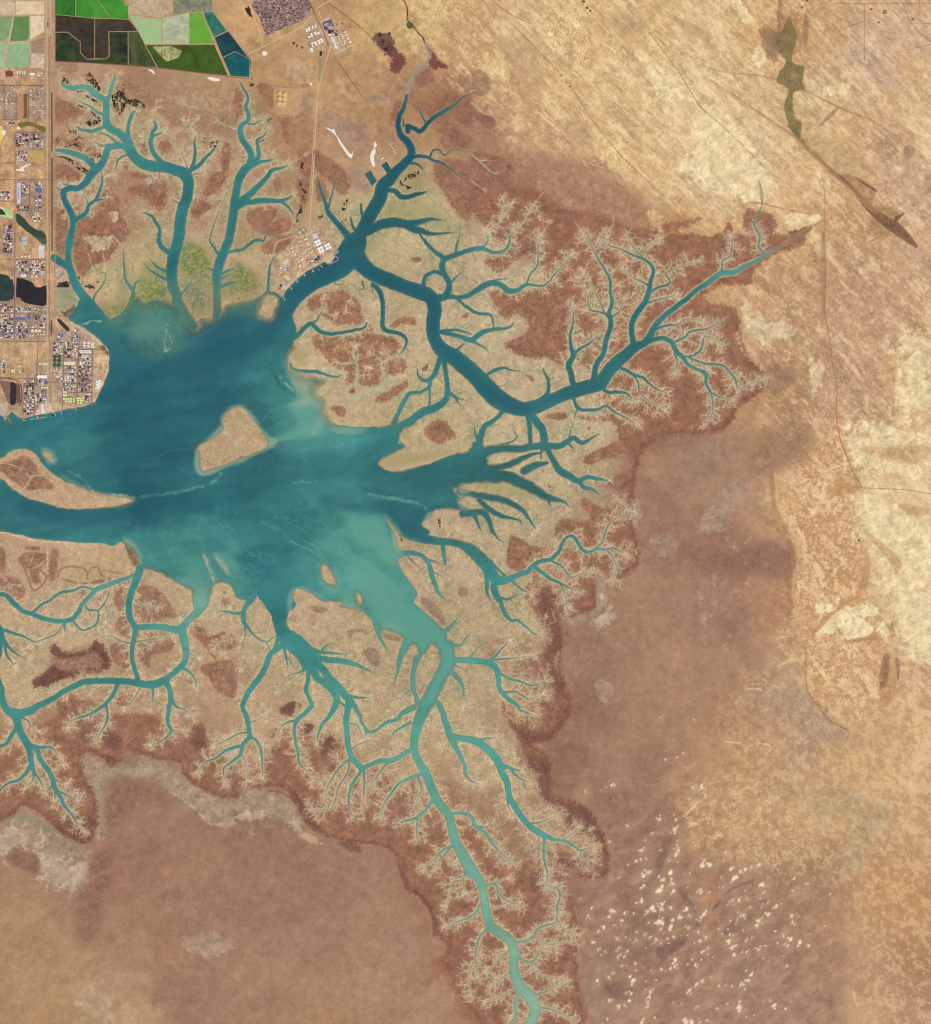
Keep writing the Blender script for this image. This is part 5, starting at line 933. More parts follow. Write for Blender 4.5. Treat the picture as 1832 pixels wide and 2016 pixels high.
# the deep thread of the main channel
F = np.full((NY, NX), -30.0, np.float32)
for l in parse("B1 700,300,90 500,430,80 360,620,90 240,760,100 80,860,110 A1 1700,900,110 1450,960,90 1250,1050,70 1050,1140,50; B2 700,230,10 1000,300,30 1180,300,50 1300,420,60 1500,520,50; B1 1000,240,70 1300,390,60 1500,480,60 1550,650,60 1560,820,60 1700,960,70 C1 100,1200,60 400,1360,50; B0 1290,1050,20 1370,1200,30 1200,1400,60 1000,1800,60; A2 200,280,60 700,340,100 1100,260,90 1600,260,80"):
    stroke(F, None, spline(l), 26.0)
WAT += (smooth(-22, 6, F) * .5)[..., None] * (np.array([40, 98, 110], np.float32) - WAT)
# drowned creek pattern on the northern mud lobe
lobes = [[], []]
_tz, _occ, _tw = TZ, OCC, twigs
TZ = zone([(270, 620), (330, 640), (420, 700), (420, 760), (300, 770), (260, 720)], 8)
TZ2 = zone([(330, 590), (370, 560), (380, 660), (340, 640)], 5) + zone([(385, 560), (450, 560), (450, 680), (400, 660)], 6)
TZ = np.clip(TZ + TZ2, 0, 1)
OCC = np.zeros((NY, NX), bool)
twigs = []
for (x, y, th, ln_) in [(385, 690, 3.4, 60), (352, 640, 3.6, 34), (360, 655, 2.9, 40), (300, 770, -1.9, 50), (330, 765, -1.2, 50), (280, 740, -1.3, 40), (350, 600, 3.4, 26), (372, 622, 3.2, 26), (393, 628, -.7, 30), (402, 646, -.3, 34), (408, 655, -1.1, 40), (340, 750, -1.6, 50)]:
    grow(x, y, th, ln_, 3, 1.6)
DF = np.full((NY, NX), -8.0, np.float32)
for t in twigs:
    stroke(DF, None, t, 3.0)
da = smooth(-.8, .6, DF)
WAT += (da * .5)[..., None] * (np.array([48, 100, 96], np.float32) - WAT)
LAND += (da * .75)[..., None] * (np.array([70, 112, 96], np.float32) - LAND)
TZ, OCC, twigs = _tz, _occ, _tw
# grey stream
F = np.full((NY, NX), -8.0, np.float32)
for l in parse(STREAM):
    stroke(F, None, wig(spline(l), .6), 4.0)
sa = smooth(-.5, .7, F)
tt = np.clip((YY - 82) / 14, 0, 1)[..., None]
sc = (1 - tt) * np.array([52, 34, 38], np.float32) + tt * np.array([150, 150, 142], np.float32)
LAND += (sa * .9)[..., None] * (sc - LAND)

deepw = 1 - smooth(100, 150, WAT[..., 1])
WAT *= 1 - deepw[..., None] * np.array([.12, .10, .09], np.float32)
shal = zone([(225, 560), (300, 600), (420, 590), (470, 600), (560, 560), (590, 640), (560, 680), (470, 690), (400, 760), (280, 770), (225, 700)], 14)
WAT += (shal * np.exp(-np.clip(S, 0, 60) / 20) * .75)[..., None] * (np.array([112, 138, 110], np.float32) - WAT)
# opacity of the water over its bed
wn = np.clip((WD - .8) / 3.5, 0, 1)
wn = .45 + .55 * wn
soft = np.where(S > -3, np.minimum(soft, np.maximum(1.1, WD * .55)), soft)
Sx = S + np.clip(soft - 8, 0, 8) * .16 * N_mid + np.clip(soft - 8, 0, 8) * .22 * N_wat
ALPHA = np.where(soft > 2.5, smooth(-.32 * soft, .72 * soft, Sx), smooth(-.75, .85, S)) * wn
ALPHA = np.clip(ALPHA, 0, 1).astype(np.float32)
# shallow rims carry more silt
rim = np.exp(-np.clip(S, 0, 50) / 2.2) * (S > -1)
WAT += (np.clip(rim * .46, 0, .5))[..., None] * (np.array([110, 150, 130], np.float32) - WAT)
LAND = np.clip(LAND, 4, 253)
WAT = np.clip(WAT, 4, 253)
# ================================================================ BLENDER
import bpy

U = 15.0                                     # metres per plan unit
CXP, CYP = 988.5, 1087.5
GAIN = np.array([1.72, 1.735, 1.815])


def wx(x):
    return (x - CXP) * U


def wy(y):
    return (CYP - y) * U


def lin(c):
    c = np.asarray(c, np.float64) / 255.0
    l = np.where(c <= .04045, c / 12.92, ((c + .055) / 1.055) ** 2.4)
    return np.clip(l / GAIN, 0, .92)


scene = bpy.context.scene
COL = scene.collection
MATS = {}


def mat(name, rgb, rough=.85, spec=.15, var=0.0, scale=.02, rgb2=None, lo=.35, hi=.65, metal=0.0, detail=8.0):
    if name in MATS:
        return MATS[name]
    m = bpy.data.materials.new(name)
    m.use_nodes = True
    nt = m.node_tree
    b = nt.nodes['Principled BSDF']
    b.inputs['Roughness'].default_value = rough
    b.inputs['Specular IOR Level'].default_value = spec
    b.inputs['Metallic'].default_value = metal
    c1 = lin(rgb)
    c2 = lin(rgb2) if rgb2 is not None else np.clip(c1 * (1 - var), 0, 1)
    tc = nt.nodes.new('ShaderNodeNewGeometry')
    nz = nt.nodes.new('ShaderNodeTexNoise')
    nz.inputs['Scale'].default_value = scale
    nz.inputs['Detail'].default_value = detail
    nz.inputs['Distortion'].default_value = 1.2
    rp = nt.nodes.new('ShaderNodeValToRGB')
    rp.color_ramp.elements[0].position = lo
    rp.color_ramp.elements[1].position = hi
    rp.color_ramp.elements[0].color = (*c2, 1)
    rp.color_ramp.elements[1].color = (*c1, 1)
    nt.links.new(tc.outputs['Position'], nz.inputs['Vector'])
    nt.links.new(nz.outputs['Fac'], rp.inputs['Fac'])
    nt.links.new(rp.outputs['Color'], b.inputs['Base Color'])
    MATS[name] = m
    return m


def link(name, me, kind=None, label=None, cat=None, group=None, loc=(0, 0, 0), parent=None):
    o = bpy.data.objects.new(name, me)
    COL.objects.link(o)
    o.location = loc
    if parent is not None:
        o.parent = parent
    for k, v in (('kind', kind), ('label', label), ('category', cat), ('group', group)):
        if v:
            o[k] = v
    return o


class Mesh:
    def __init__(self):
        self.v, self.f, self.m = [], [], []

    def box(self, x0, y0, z0, x1, y1, z1, mi=0, top=None):
        n = len(self.v)
        self.v += [(x0, y0, z0), (x1, y0, z0), (x1, y1, z0), (x0, y1, z0), (x0, y0, z1), (x1, y0, z1), (x1, y1, z1), (x0, y1, z1)]
        for k, q in enumerate([(0, 1, 5, 4), (1, 2, 6, 5), (2, 3, 7, 6), (3, 0, 4, 7), (4, 5, 6, 7)]):
            self.f.append([n + a for a in q])
            self.m.append((top if top is not None else mi) if k == 4 else mi)
        return self

    def gable(self, x0, y0, x1, y1, z0, z1, z2, wall=0, roof=1):
        """ridge along x"""
        n = len(self.v)
        ym = (y0 + y1) / 2
        self.v += [(x0, y0, z0), (x1, y0, z0), (x1, y1, z0), (x0, y1, z0), (x0, y0, z1), (x1, y0, z1), (x1, y1, z1), (x0, y1, z1), (x0, ym, z2), (x1, ym, z2)]
        for q, mi in (((0, 1, 5, 4), wall), ((2, 3, 7, 6), wall), ((1, 2, 6, 9, 5), wall), ((3, 0, 4, 8, 7), wall), ((4, 5, 9, 8), roof), ((6, 7, 8, 9), roof)):
            self.f.append([n + a for a in q])
            self.m.append(mi)
        return self

    def cyl(self, x, y, z0, z1, r, n=20, mi=0, top=None, r2=None, cone=0.0):
        k = len(self.v)
        r2 = r if r2 is None else r2
        for i in range(n):
            a = 2 * math.pi * i / n
            self.v.append((x + r * math.cos(a), y + r * math.sin(a), z0))
        for i in range(n):
            a = 2 * math.pi * i / n
            self.v.append((x + r2 * math.cos(a), y + r2 * math.sin(a), z1))
        for i in range(n):
            j = (i + 1) % n
            self.f.append([k + i, k + j, k + n + j, k + n + i])
            self.m.append(mi)
        t = mi if top is None else top
        if cone:
            self.v.append((x, y, z1 + cone))
            for i in range(n):
                self.f.append([k + n + i, k + n + (i + 1) % n, k + 2 * n])
                self.m.append(t)
        else:
            self.f.append([k + n + i for i in range(n)])
            self.m.append(t)
        return self

    def data(self, name, mats):
        me = bpy.data.meshes.new(name)
        me.from_pydata(self.v, [], self.f)
        for m in mats:
            me.materials.append(m)
        me.polygons.foreach_set('material_index', self.m)
        me.update()
        return me


# ---------------------------------------------------------------- ground sheet
GZ = 2.0


def big_mesh(name, verts, quads, colours, alpha=None):
    me = bpy.data.meshes.new(name)
    nv, nf = len(verts), len(quads)
    me.vertices.add(nv)
    me.vertices.foreach_set('co', np.ascontiguousarray(verts, np.float32).ravel())
    me.loops.add(nf * 4)
    me.loops.foreach_set('vertex_index', np.ascontiguousarray(quads, np.int32).ravel())
    me.polygons.add(nf)
    me.polygons.foreach_set('loop_start', np.arange(0, nf * 4, 4, dtype=np.int32))
    me.polygons.foreach_set('use_smooth', np.ones(nf, bool))
    at = me.attributes.new('soil', 'FLOAT_COLOR', 'POINT')
    rgba = np.ones((nv, 4), np.float32)
    rgba[:, :3] = colours
    if alpha is not None:
        rgba[:, 3] = alpha
    at.data.foreach_set('color', rgba.ravel())
    me.update(calc_edges=True)
    return me


def attr_mat(name, rough, spec, see_through=False):
    m = bpy.data.materials.new(name)
    m.use_nodes = True
    nt = m.node_tree
    b = nt.nodes['Principled BSDF']
    b.inputs['Roughness'].default_value = rough
    b.inputs['Specular IOR Level'].default_value = spec
    at = nt.nodes.new('ShaderNodeAttribute')
    at.attribute_name = 'soil'
    geo = nt.nodes.new('ShaderNodeNewGeometry')
    nz = nt.nodes.new('ShaderNodeTexNoise')
    nz.inputs['Scale'].default_value = .02 if not see_through else .006
    nz.inputs['Detail'].default_value = 5
    mr = nt.nodes.new('ShaderNodeMapRange')
    v = .045 if not see_through else .02
    mr.inputs['To Min'].default_value = 1 - v
    mr.inputs['To Max'].default_value = 1 + v
    sc = nt.nodes.new('ShaderNodeVectorMath')
    sc.operation = 'SCALE'
    nt.links.new(geo.outputs['Position'], nz.inputs['Vector'])
    nt.links.new(nz.outputs['Fac'], mr.inputs['Value'])
    nt.links.new(at.outputs['Color'], sc.inputs[0])
    nt.links.new(mr.outputs['Result'], sc.inputs['Scale'])
    nt.links.new(sc.outputs['Vector'], b.inputs['Base Color'])
    if see_through:
        out = nt.nodes['Material Output']
        tr = nt.nodes.new('ShaderNodeBsdfTransparent')
        mx = nt.nodes.new('ShaderNodeMixShader')
        nt.links.new(at.outputs['Alpha'], mx.inputs['Fac'])
        nt.links.new(tr.outputs['BSDF'], mx.inputs[1])
        nt.links.new(b.outputs['BSDF'], mx.inputs[2])
        nt.links.new(mx.outputs['Shader'], out.inputs['Surface'])
    return m


built = zone([(-200, -200), (480, -200), (540, 170), (110, 140), (115, 640), (240, 740), (240, 860), (-200, 900)], 6)
built = np.maximum(built, zone([(520, -20), (800, -20), (790, 130), (590, 260), (540, 100)], 8))
built = np.maximum(built, zone([(570, 480), (750, 480), (750, 560), (590, 640)], 6))
Z = np.full((NY, NX), GZ, np.float32)
rough_z = desert * (N_diag * .6 + N_diag2 * .4 + N_mid * .6 + N_fine * .2) + east * (N_mid * .9 + N_fine * .25) + flatz * .25 * N_mid + dunes * (N_mid * .8 + N_dune * 2.6)
rough_z += rip * ripz * .8 + vein * vz * 3.0 + RELIEF * .8 + MB * 5
Z += np.clip(rough_z, -1.2, 60) * (1 - built)
Z += (.6 + .5 * np.clip(N_mid, -1, 1)) * 0
Z = np.where(ta > .2, Z - .5, Z)
shore = smooth(2.5, 0.0, -S)
Z = Z * (1 - shore) + (.6) * shore
Z = np.where(S > -1.6, -1.0 - np.clip(S, 0, 40) * .35, np.maximum(Z, .35))
V = np.stack([(XX - CXP) * U, (CYP - YY) * U, Z], -1).reshape(-1, 3)
CL = lin(LAND.reshape(-1, 3))
idx = np.arange(NX * NY, dtype=np.int32).reshape(NY, NX)
Qd = np.stack([idx[1:, :-1], idx[1:, 1:], idx[:-1, 1:], idx[:-1, :-1]], -1).reshape(-1, 4)
# skirt out to the horizon
ring_i = np.concatenate([idx[0, :-1:25], idx[:-1:25, -1], idx[-1, :0:-25], idx[:0:-25, 0]])
ring = V[ring_i]
out_v = ring.copy()
d = out_v[:, :2] / np.linalg.norm(out_v[:, :2], axis=1, keepdims=True)
out_v[:, :2] = d * 160000.0
out_v[:, 2] = 1.0
base = len(V)
V2 = np.concatenate([V, out_v])
oc = CL[ring_i].copy()
oc = .5 * oc + .5 * lin((190, 155, 118))
C2 = np.concatenate([CL, oc])
nr = len(ring_i)
k = np.arange(nr)
k2 = (k + 1) % nr
Q2 = np.stack([base + k, base + k2, ring_i[k2], ring_i[k]], -1)[:, ::-1]
ground_me = big_mesh('ground', V2, np.concatenate([Qd, Q2.astype(np.int32)]), C2)
ground_me.materials.append(attr_mat('soil', .95, .08))
link('ground', ground_me, kind='structure')

# ---------------------------------------------------------------- water sheet
need = S > -3.2
fm = need[:-1, :-1] | need[1:, :-1] | need[:-1, 1:] | need[1:, 1:]
fq = Qd.reshape(NY - 1, NX - 1, 4)[fm]
used = np.unique(fq)
remap = np.full(NX * NY, -1, np.int32)
remap[used] = np.arange(len(used), dtype=np.int32)
wv = V[used].copy()
wv[:, 2] = 0.0
wat_me = big_mesh('water', wv, remap[fq], lin(WAT.reshape(-1, 3)[used]) / np.array([1.10, 1.01, 1.01]), ALPHA.reshape(-1)[used])
wat_me.materials.append(attr_mat('estuary water', .45, .12, True))
link('water', wat_me, kind='structure')


# ---------------------------------------------------------------- flat setting pieces
def sheet(name, pts, z, m):
    me = bpy.data.meshes.new(name)
    v = [(wx(p[0]), wy(p[1]), z) for p in pts]
    a = sum(v[i][0] * v[(i + 1) % len(v)][1] - v[(i + 1) % len(v)][0] * v[i][1] for i in range(len(v)))
    if a < 0:
        v.reverse()
    me.from_pydata(v, [], [list(range(len(v)))])
    me.materials.append(m)
    return link(name, me, kind='structure')


def ribbon(name, pts, w, z, m, h=0.0, kind='structure'):
    """flat strip along a line; w in plan units"""
    P = [np.array((wx(p[0]), wy(p[1]))) for p in pts]
    v, f = [], []
    for i, p in enumerate(P):
        a = P[max(i - 1, 0)]
        b = P[min(i + 1, len(P) - 1)]
        t = (b - a) / (np.linalg.norm(b - a) + 1e-9)
        n = np.array((-t[1], t[0])) * w * U / 2
        v += [(p[0] + n[0], p[1] + n[1], z), (p[0] - n[0], p[1] - n[1], z)]
    for i in range(len(P) - 1):
        f.append([2 * i + 1, 2 * i + 3, 2 * i + 2, 2 * i])
    me = bpy.data.meshes.new(name)
    me.from_pydata(v, [], f)
    me.materials.append(m)
    return link(name, me, kind=kind)


FIELDS = """
field|58,122,44|36,84,36|.0012|.3|.75|432,-40 590,-40 592,130 432,112
field|78,152,52|58,128,42|.0012|.3|.8|594,-40 970,-40 972,40 1000,48 1000,150 594,132
field|72,60,50|52,48,34|.002|.3|.7|434,116 738,142 736,455 682,460 630,410 630,325 530,248 434,248
field|78,64,52|58,52,40|.002|.3|.7|742,145 1005,150 1075,243 846,243 850,440 825,455 742,455
field|64,72,44|30,46,34|.0016|.42|.58|434,254 530,254 626,328 626,412 680,464 822,460 856,442 852,248 998,248 998,508 434,478
field|88,92,56|58,70,42|.0016|.35|.65|1003,248 1080,248 1130,350 1222,522 1003,508
field|152,192,132|172,185,140|.0016|.3|.8|1006,118 1260,148 1260,343 1132,343 1078,240
field|196,198,160|160,165,140|.002|.3|.6|1268,142 1473,100 1470,343 1268,343
field|112,170,62|98,158,58|.0012|.3|.8|1480,100 1575,98 1668,338 1480,338
field|72,98,38|58,78,28|.0014|.3|.7|1137,352 1670,348 1776,588 1232,526 1192,450
sand_flat|196,182,140|112,128,62|.006|.35|.6|1190,362 1330,358 1420,400 1390,450 1300,480 1240,420
pond|56,122,106|40,100,92|.002|.3|.7|1587,96 1658,94 1768,238 1670,288 1612,170
pond|36,78,84|24,60,72|.003|.35|.65|1674,294 1780,243 1832,310 1955,463 1832,398 1735,446
pond|30,98,100|22,78,84|.003|.35|.65|1738,452 1832,402 1958,468 1946,600 1800,590
flat|204,178,146|178,150,122|.003|.35|.65|1003,-40 1345,-40 1348,88 1258,138 1003,108
flat|146,146,120|110,112,98|.004|.4|.6|1350,-40 1655,-40 1652,88 1480,92 1352,110
field|122,152,98|138,166,116|.002|.3|.7|-60,132 102,128 74,268 46,322 -60,322
field|104,142,82|94,130,78|.002|.3|.7|112,128 230,128 228,296 208,318 78,322 100,220
field|162,188,148|148,178,138|.002|.3|.7|-60,338 52,342 38,426 -60,420
field|138,170,124|156,184,140|.002|.3|.7|66,342 230,342 226,524 48,524 56,420
field|168,192,152|154,184,142|.002|.3|.7|-60,432 36,440 36,520 -60,520
field|216,192,160|196,168,136|.004|.35|.65|-60,4 118,20 116,113 -60,116
field|232,208,170|214,186,148|.004|.35|.65|128,10 345,10 345,113 128,113
field|236,216,184|216,190,156|.004|.35|.65|240,126 345,122 345,248 240,308
field|172,142,120|150,120,100|.006|.4|.6|246,322 345,292 345,410 246,414
field|218,196,172|190,166,142|.005|.4|.6|246,422 350,422 345,533 242,528
"""
for zi, ln in enumerate(FIELDS.strip().split('\n')):
    nm, c1, c2, sc, lo, hi, p = ln.split('|')
    sheet(nm, parse('A0 ' + p)[0], GZ + .7 + .03 * zi + (.6 if nm == 'sand_flat' else 0), mat('soil ' + c1, col(c1), .9, .1, rgb2=col(c2), scale=float(sc) * 1.4, lo=.36, hi=.64))
m_dyke = mat('dyke earth', (188, 162, 124), var=.15, scale=.01)
for l in parse("A0 432,113 740,143 1005,150 1262,143 1476,98 1660,92; 592,-40 592,130; 740,143 738,456; 432,250 530,250 628,326 628,412 680,461 824,457 855,440 850,246 1078,246; 1000,248 1001,510; 1001,48 1002,118 1078,240 1132,348 1228,528; 1262,143 1264,345; 1476,98 1474,345; 1134,346 1672,343; 1578,96 1672,343 1735,448 1786,595; 1672,290 1776,242; 1735,448 1832,402; 1660,90 1832,308 B0 115,465 112,610; A0 1262,-40 1262,143; 760,0 860,130; 0,126 236,124; -60,330 232,328; 236,124 236,530; 106,124 76,268 58,330 44,430 44,528; -60,428 44,430; 122,-40 124,116; -60,120 350,116"):
    ribbon('dyke', l, 1.1, GZ + 1.9, m_dyke)
m_dyke2 = mat('red bund', (150, 98, 80), var=.2, scale=.01)
for l in parse("A0 430,478 700,490 1000,510 1230,528 1500,560 1790,596 B0 110,612"):
    ribbon('embankment', l, 1.8, GZ + 1.6, m_dyke2)
m_white = mat('white salt', (244, 234, 222), var=.08, scale=.01)
WHITE = "N 390,440 470,440 540,360 560,380 660,325 740,320 640,360 680,420 610,385 570,440 580,490 400,475; B0 700,990 760,1010 770,1000 790,1050 830,1110 900,1200 915,1170 912,1225 880,1215 810,1110 780,1050; B0 1085,1100 1105,1130 1090,1150 1095,1180 1080,1230 1090,1290 1070,1290 1050,1220 1070,1170 1080,1150; A0 1150,540 1190,545 1210,580 1180,560; A0 1620,600 1700,610 1710,630 1640,625; B0 215,400 250,405 245,432 215,430; B0 580,645 600,650 598,668; R 60,1540 140,1530 130,1640 80,1640; R 410,1450 450,1450 500,1500 420,1510"
for zi, p in enumerate(parse(WHITE)):
    sheet('salt_crust', wig(spline(p, True, 3), .35), GZ + 2.0 + .03 * zi, m_white)
PONDS = """
pond|26,16,26|20,12,20|Q 285,885 330,880 430,900 560,960 600,1025 690,1035 760,1010 788,1020 788,1335 560,1330 400,1285 340,1210 280,1190
pond|26,44,44|34,62,48|Q -90,830 130,835 180,900 225,920 228,1235 -90,1230
pond|68,92,60|52,80,56|Q 390,0 480,10 620,80 700,70 780,150 780,325 600,200 420,30
pond|46,66,52|40,60,48|N 400,1490 560,1580 690,1740 900,1900 1080,1990 1090,2060 900,2060 700,1960 540,1830 400,1690
pond|130,112,36|112,98,34|R 430,1390 520,1335 740,1330 900,1400 1090,1450 1100,1570 1000,1570 860,1480 700,1430 560,1470 470,1450
pond|160,195,120|190,210,165|N -60,1340 120,1360 250,1420 310,1520 300,1620 180,1580 -60,1540
pond|66,42,34|50,34,30|N -60,1370 60,1400 140,1500 100,1530 -60,1500
field|128,96,40|112,84,34|R 570,670 660,665 660,1250 555,1250 580,1100
field|188,140,110|176,130,100|R 425,670 566,668 575,1000 555,1250 425,1250
sand_flat|236,212,130|226,180,80|R -60,1480 60,1440 60,1560 100,1640 40,1760 -60,1900
pond|42,26,36|30,18,28|P 170,970 250,985 262,1080 250,1300 160,1300 165,1080
yard|118,86,72|104,74,64|P 262,960 320,1010 330,1280 262,1300
yard|140,108,92|124,94,80|P 0,935 165,960 160,1300 130,1290 20,1020
quay|196,180,160|180,164,146|P -60,1180 20,1230 110,1400 60,1510 -60,1400
quay|206,184,152|196,172,140|F 1290,700 1400,620 1490,600 1560,660 1480,780 1400,820 1290,760
pond|38,26,26|46,34,30|Q 975,1570 1050,1600 1180,1740 1180,1770 1140,1775 1010,1650
pond|36,34,28|60,52,40|Q 955,1030 1060,960 1140,940 1180,1020 1150,1040
yard|206,184,172|150,128,120|Q 945,660 1080,770 1125,880 1120,900 945,895
yard|228,206,180|196,170,150|P 640,1300 790,1290 830,1430 560,1480 560,1440
yard|232,214,190|214,190,160|P 1600,940 1620,960 1520,1110 1520,1080
yard|216,172,128|206,160,118|Q 545,370 650,365 650,545 545,545
yard|222,216,214|196,188,190|Q 660,310 755,350 750,545 660,545
yard|196,160,100|186,150,92|N 690,0 1040,0 1040,290 690,270
yard|146,112,92|104,72,60|P 1530,400 1620,390 1690,500 1690,560 1560,430
yard|206,200,205|150,140,170|F 1060,170 1170,140 1200,260 1090,290
yard|116,98,128|88,72,108|H 1165,335 1300,285 1340,390 1210,470
yard|216,196,160|204,182,146|F 415,1100 490,1040 600,1140 540,1175 470,1120
yard|214,196,178|160,138,128|F 330,890 520,700 560,780 450,1000
pond|72,92,48|60,80,44|B0 1335,180 1370,180 1385,215 1345,222
pond|44,24,22|60,34,28|B0 660,400 676,400 676,432 660,432
pond|24,20,22|40,34,36|H 10,130 50,120 120,240 90,250 40,200; 45,105 70,100 100,170 85,180
drain|150,150,110|140,142,104|B0 652,435 678,435 660,640 648,640
yard|198,158,116|188,146,106|B0 330,680 510,692 488,896 316,882
"""
for zi, ln in enumerate(PONDS.strip().split('\n')):
    nm, c1, c2, polys = ln.split('|')
    for p in parse(polys):
        sheet(nm, wig(spline(p, True, 3), .3) if nm in ('pond', 'sand_flat') else p, GZ + .5 + .04 * zi, mat('surface ' + c1, col(c1), .8, .2 if nm != 'pond' else .35, rgb2=col(c2), scale=.006, lo=.4, hi=.6))

ROADS = """
road|186,150,128|1.5|A0 426,-60 430,1000 432,1832 A1 432,400 432,780
road|206,178,140|2.6|A0 360,-60 362,270; 395,-60 400,270 390,280 370,300 372,1832 A1 372,830 378,1340; 372,1100 380,1340
drain|46,40,34|2.2|A0 406,720 408,1180; 408,1230 408,1832 A1 410,120; A1 402,660 402,780
rail|160,120,105|1.2|A0 385,300 388,1832 A1 388,860
road|132,100,92|1.3|A0 0,664 350,664; 125,1030 350,1030; 0,1398 430,1400; 0,1270 120,1265; 120,1030 120,1832 A1 115,820; A1 0,822 370,828; 0,605 365,605; 120,185 360,190; 0,185 110,185; 115,310 115,610; 0,1108 190,1112 380,1118; 300,830 285,1110; 500,880 490,1350; 620,780 605,1130 590,1350; 725,880 715,1310; 420,885 830,890; 490,1140 720,1140; 380,1140 470,1150; 480,1220 715,1222; 270,1120 268,1400; N 715,700 710,1300; N 380,1300 710,1300; N 0,1200 350,1210; R 0,470 430,468; R 690,470 1060,468; R 0,1280 400,1275; R 110,500 110,1275; R 395,650 395,1275; R 690,650 690,1275
road|60,40,44|1.6|P 0,895 200,920 300,960 345,1080 340,1260 300,1335
road|208,166,122|2.2|B0 640,440 622,700 608,1150 575,1600 560,1790
road|226,196,158|1.8|B0 738,375 662,640 640,760 622,1100 600,1500 575,1790
road|198,158,118|1.6|B0 790,480 740,720 660,1050 612,1200
road|222,186,134|2.6|B0 92,420 280,335 370,285 520,205 600,120; H 75,-60 110,160 250,540 270,600 260,690
road|200,162,122|1.2|B0 0,262 110,440; 240,320 600,440; 150,632 612,692; 520,720 610,712; 640,1075 850,1290 880,1400 1000,1590; 985,745 1250,715; 985,742 1300,560; 870,1312 1165,1100; 800,860 820,960 960,1180; 920,960 1000,900
road|142,92,68|1.5|B0 690,0 860,120 1040,270 1085,340; 800,480 990,750
road|186,140,98|2.0|B0 990,750 1200,1090 1265,1175; 1040,820 1180,1050
road|150,110,88|2.4|H 955,-20 1020,130 1090,300 1170,440 1260,680; H 1020,100 1060,230
road|226,204,168|1.6|H 1110,170 1160,300 ; H 1070,130 1290,0; H 1290,680 1225,920; H 1345,810 1640,660
road|168,122,92|1.4|C0 330,200 680,560; 800,715 960,960 1180,1230; 160,0 300,110 480,190; C0 1380,250 1600,540 1760,800 1832,880; 1180,1230 1500,1530
road|228,198,152|1.2|C0 880,640 1220,960 1400,1200; 700,20 790,230; C0 860,1250 1040,1310
road|184,136,92|2.2|D1 990,-20 1008,300 1000,580 1040,800 1070,1050 1100,1180 1092,1350 1105,1500 1140,1640 1225,1840 D2 1250,50 1292,130
road|224,190,148|1.0|D1 1012,0 1022,300 1014,580; 1080,1050 1150,1200
road|150,108,64|1.0|D2 1292,132 1500,142 1650,150 1840,182
road|190,140,100|1.0|D0 970,1320 1000,1500 1002,1640 1000,1840
road|158,118,100|.9|D0 1610,30 1680,190 1832,330; 1640,390 1832,345; 1160,215 1300,170; 1040,30 1832,25; 1310,20 1310,480; 1740,0 1745,180; 1690,180 1832,185
"""
for ln in ROADS.strip().split('\n'):
    nm, c1, w, lines = ln.split('|')
    for q, l in enumerate(parse(lines)):
        if len(l) > 1:
            ribbon(nm, spline(l, False, 3), float(w), GZ + 2.6 + .06 * (q % 9), mat('strip ' + c1, col(c1), .9, .1, var=.22, scale=.012))

# ---------------------------------------------------------------- words for labels
ORD = ('first second third fourth fifth sixth seventh eighth ninth tenth eleventh twelfth thirteenth fourteenth fifteenth sixteenth '
       'seventeenth eighteenth nineteenth twentieth twenty-first twenty-second twenty-third twenty-fourth twenty-fifth twenty-sixth '
       'twenty-seventh twenty-eighth twenty-ninth thirtieth').split()


def in_rows(items, band):
    """items: (x, y, ...) -> [(row ordinal, place ordinal, item)] counted from the north and the west"""
    its = sorted(items, key=lambda t: t[1])
    rows, cur, y0 = [], [], None
    for t in its:
        if y0 is None or t[1] - y0 <= band:
            cur.append(t)
            y0 = t[1] if y0 is None else y0
        else:
            rows.append(cur)
            cur, y0 = [t], t[1]
    if cur:
        rows.append(cur)
    out = []
    for r, row in enumerate(rows):
        for c, t in enumerate(sorted(row, key=lambda t: t[0])):
            out.append((ORD[min(r, 29)], ORD[min(c, 29)], t))
    return out


# ---------------------------------------------------------------- storage tanks
m_tank = {'white': mat('white tank paint', (250, 246, 238), .5, .3, var=.06, scale=.05),
          'cream': mat('cream tank paint', (238, 220, 180), .5, .3, var=.08, scale=.05),
          'yellow-green': mat('yellow tank paint', (226, 236, 150), .5, .3, var=.08, scale=.05),
          'dark green': mat('dark green tank roof', (62, 88, 72), .6, .3, var=.25, scale=.03),
          'sand-coloured': mat('sand tank paint', (226, 186, 120), .5, .3, var=.08, scale=.05),
          'red-topped': mat('red tank roof', (190, 110, 90), .5, .3, var=.1, scale=.05)}
m_shell = mat('tank shell', (214, 206, 192), .6, .3, var=.1, scale=.05)
m_rust = mat('rust stair', (120, 96, 80), .8, .2, var=.1, scale=.1)
TANKPROTO = {}


def tank(x, y, r, colour, label, group):
    """shell with a conical roof, a rim walkway and a spiral stair"""
    key = colour
    if key not in TANKPROTO:
        s = Mesh().cyl(0, 0, 0, 1, 1, 28)
        for k in range(9):                   # spiral stair round the shell
            a = k * .22
            s.cyl(1.03 * math.cos(a), 1.03 * math.sin(a), .08 * k, .12 * k + .05, .06, 6, 1)
        shell = s.data('shell', [m_shell, m_rust])
        rf = Mesh().cyl(0, 0, 1.0, 1.02, 1.03, 28, 0, 0, .98, cone=.10)
        rf.cyl(0, 0, 1.1, 1.16, .10, 8)
        TANKPROTO[key] = (shell, rf.data('tank_roof', [m_tank[colour]]))
    sh, rf = TANKPROTO[key]
    o = link('storage_tank', None, label=label, cat='storage tank', group=group, loc=(wx(x), wy(y), GZ + .3))
    R_ = r * U
    o.scale = (R_, R_, 16 + R_ * .22)
    link('shell', sh, parent=o)
    link('tank_roof', rf, parent=o)
    return o


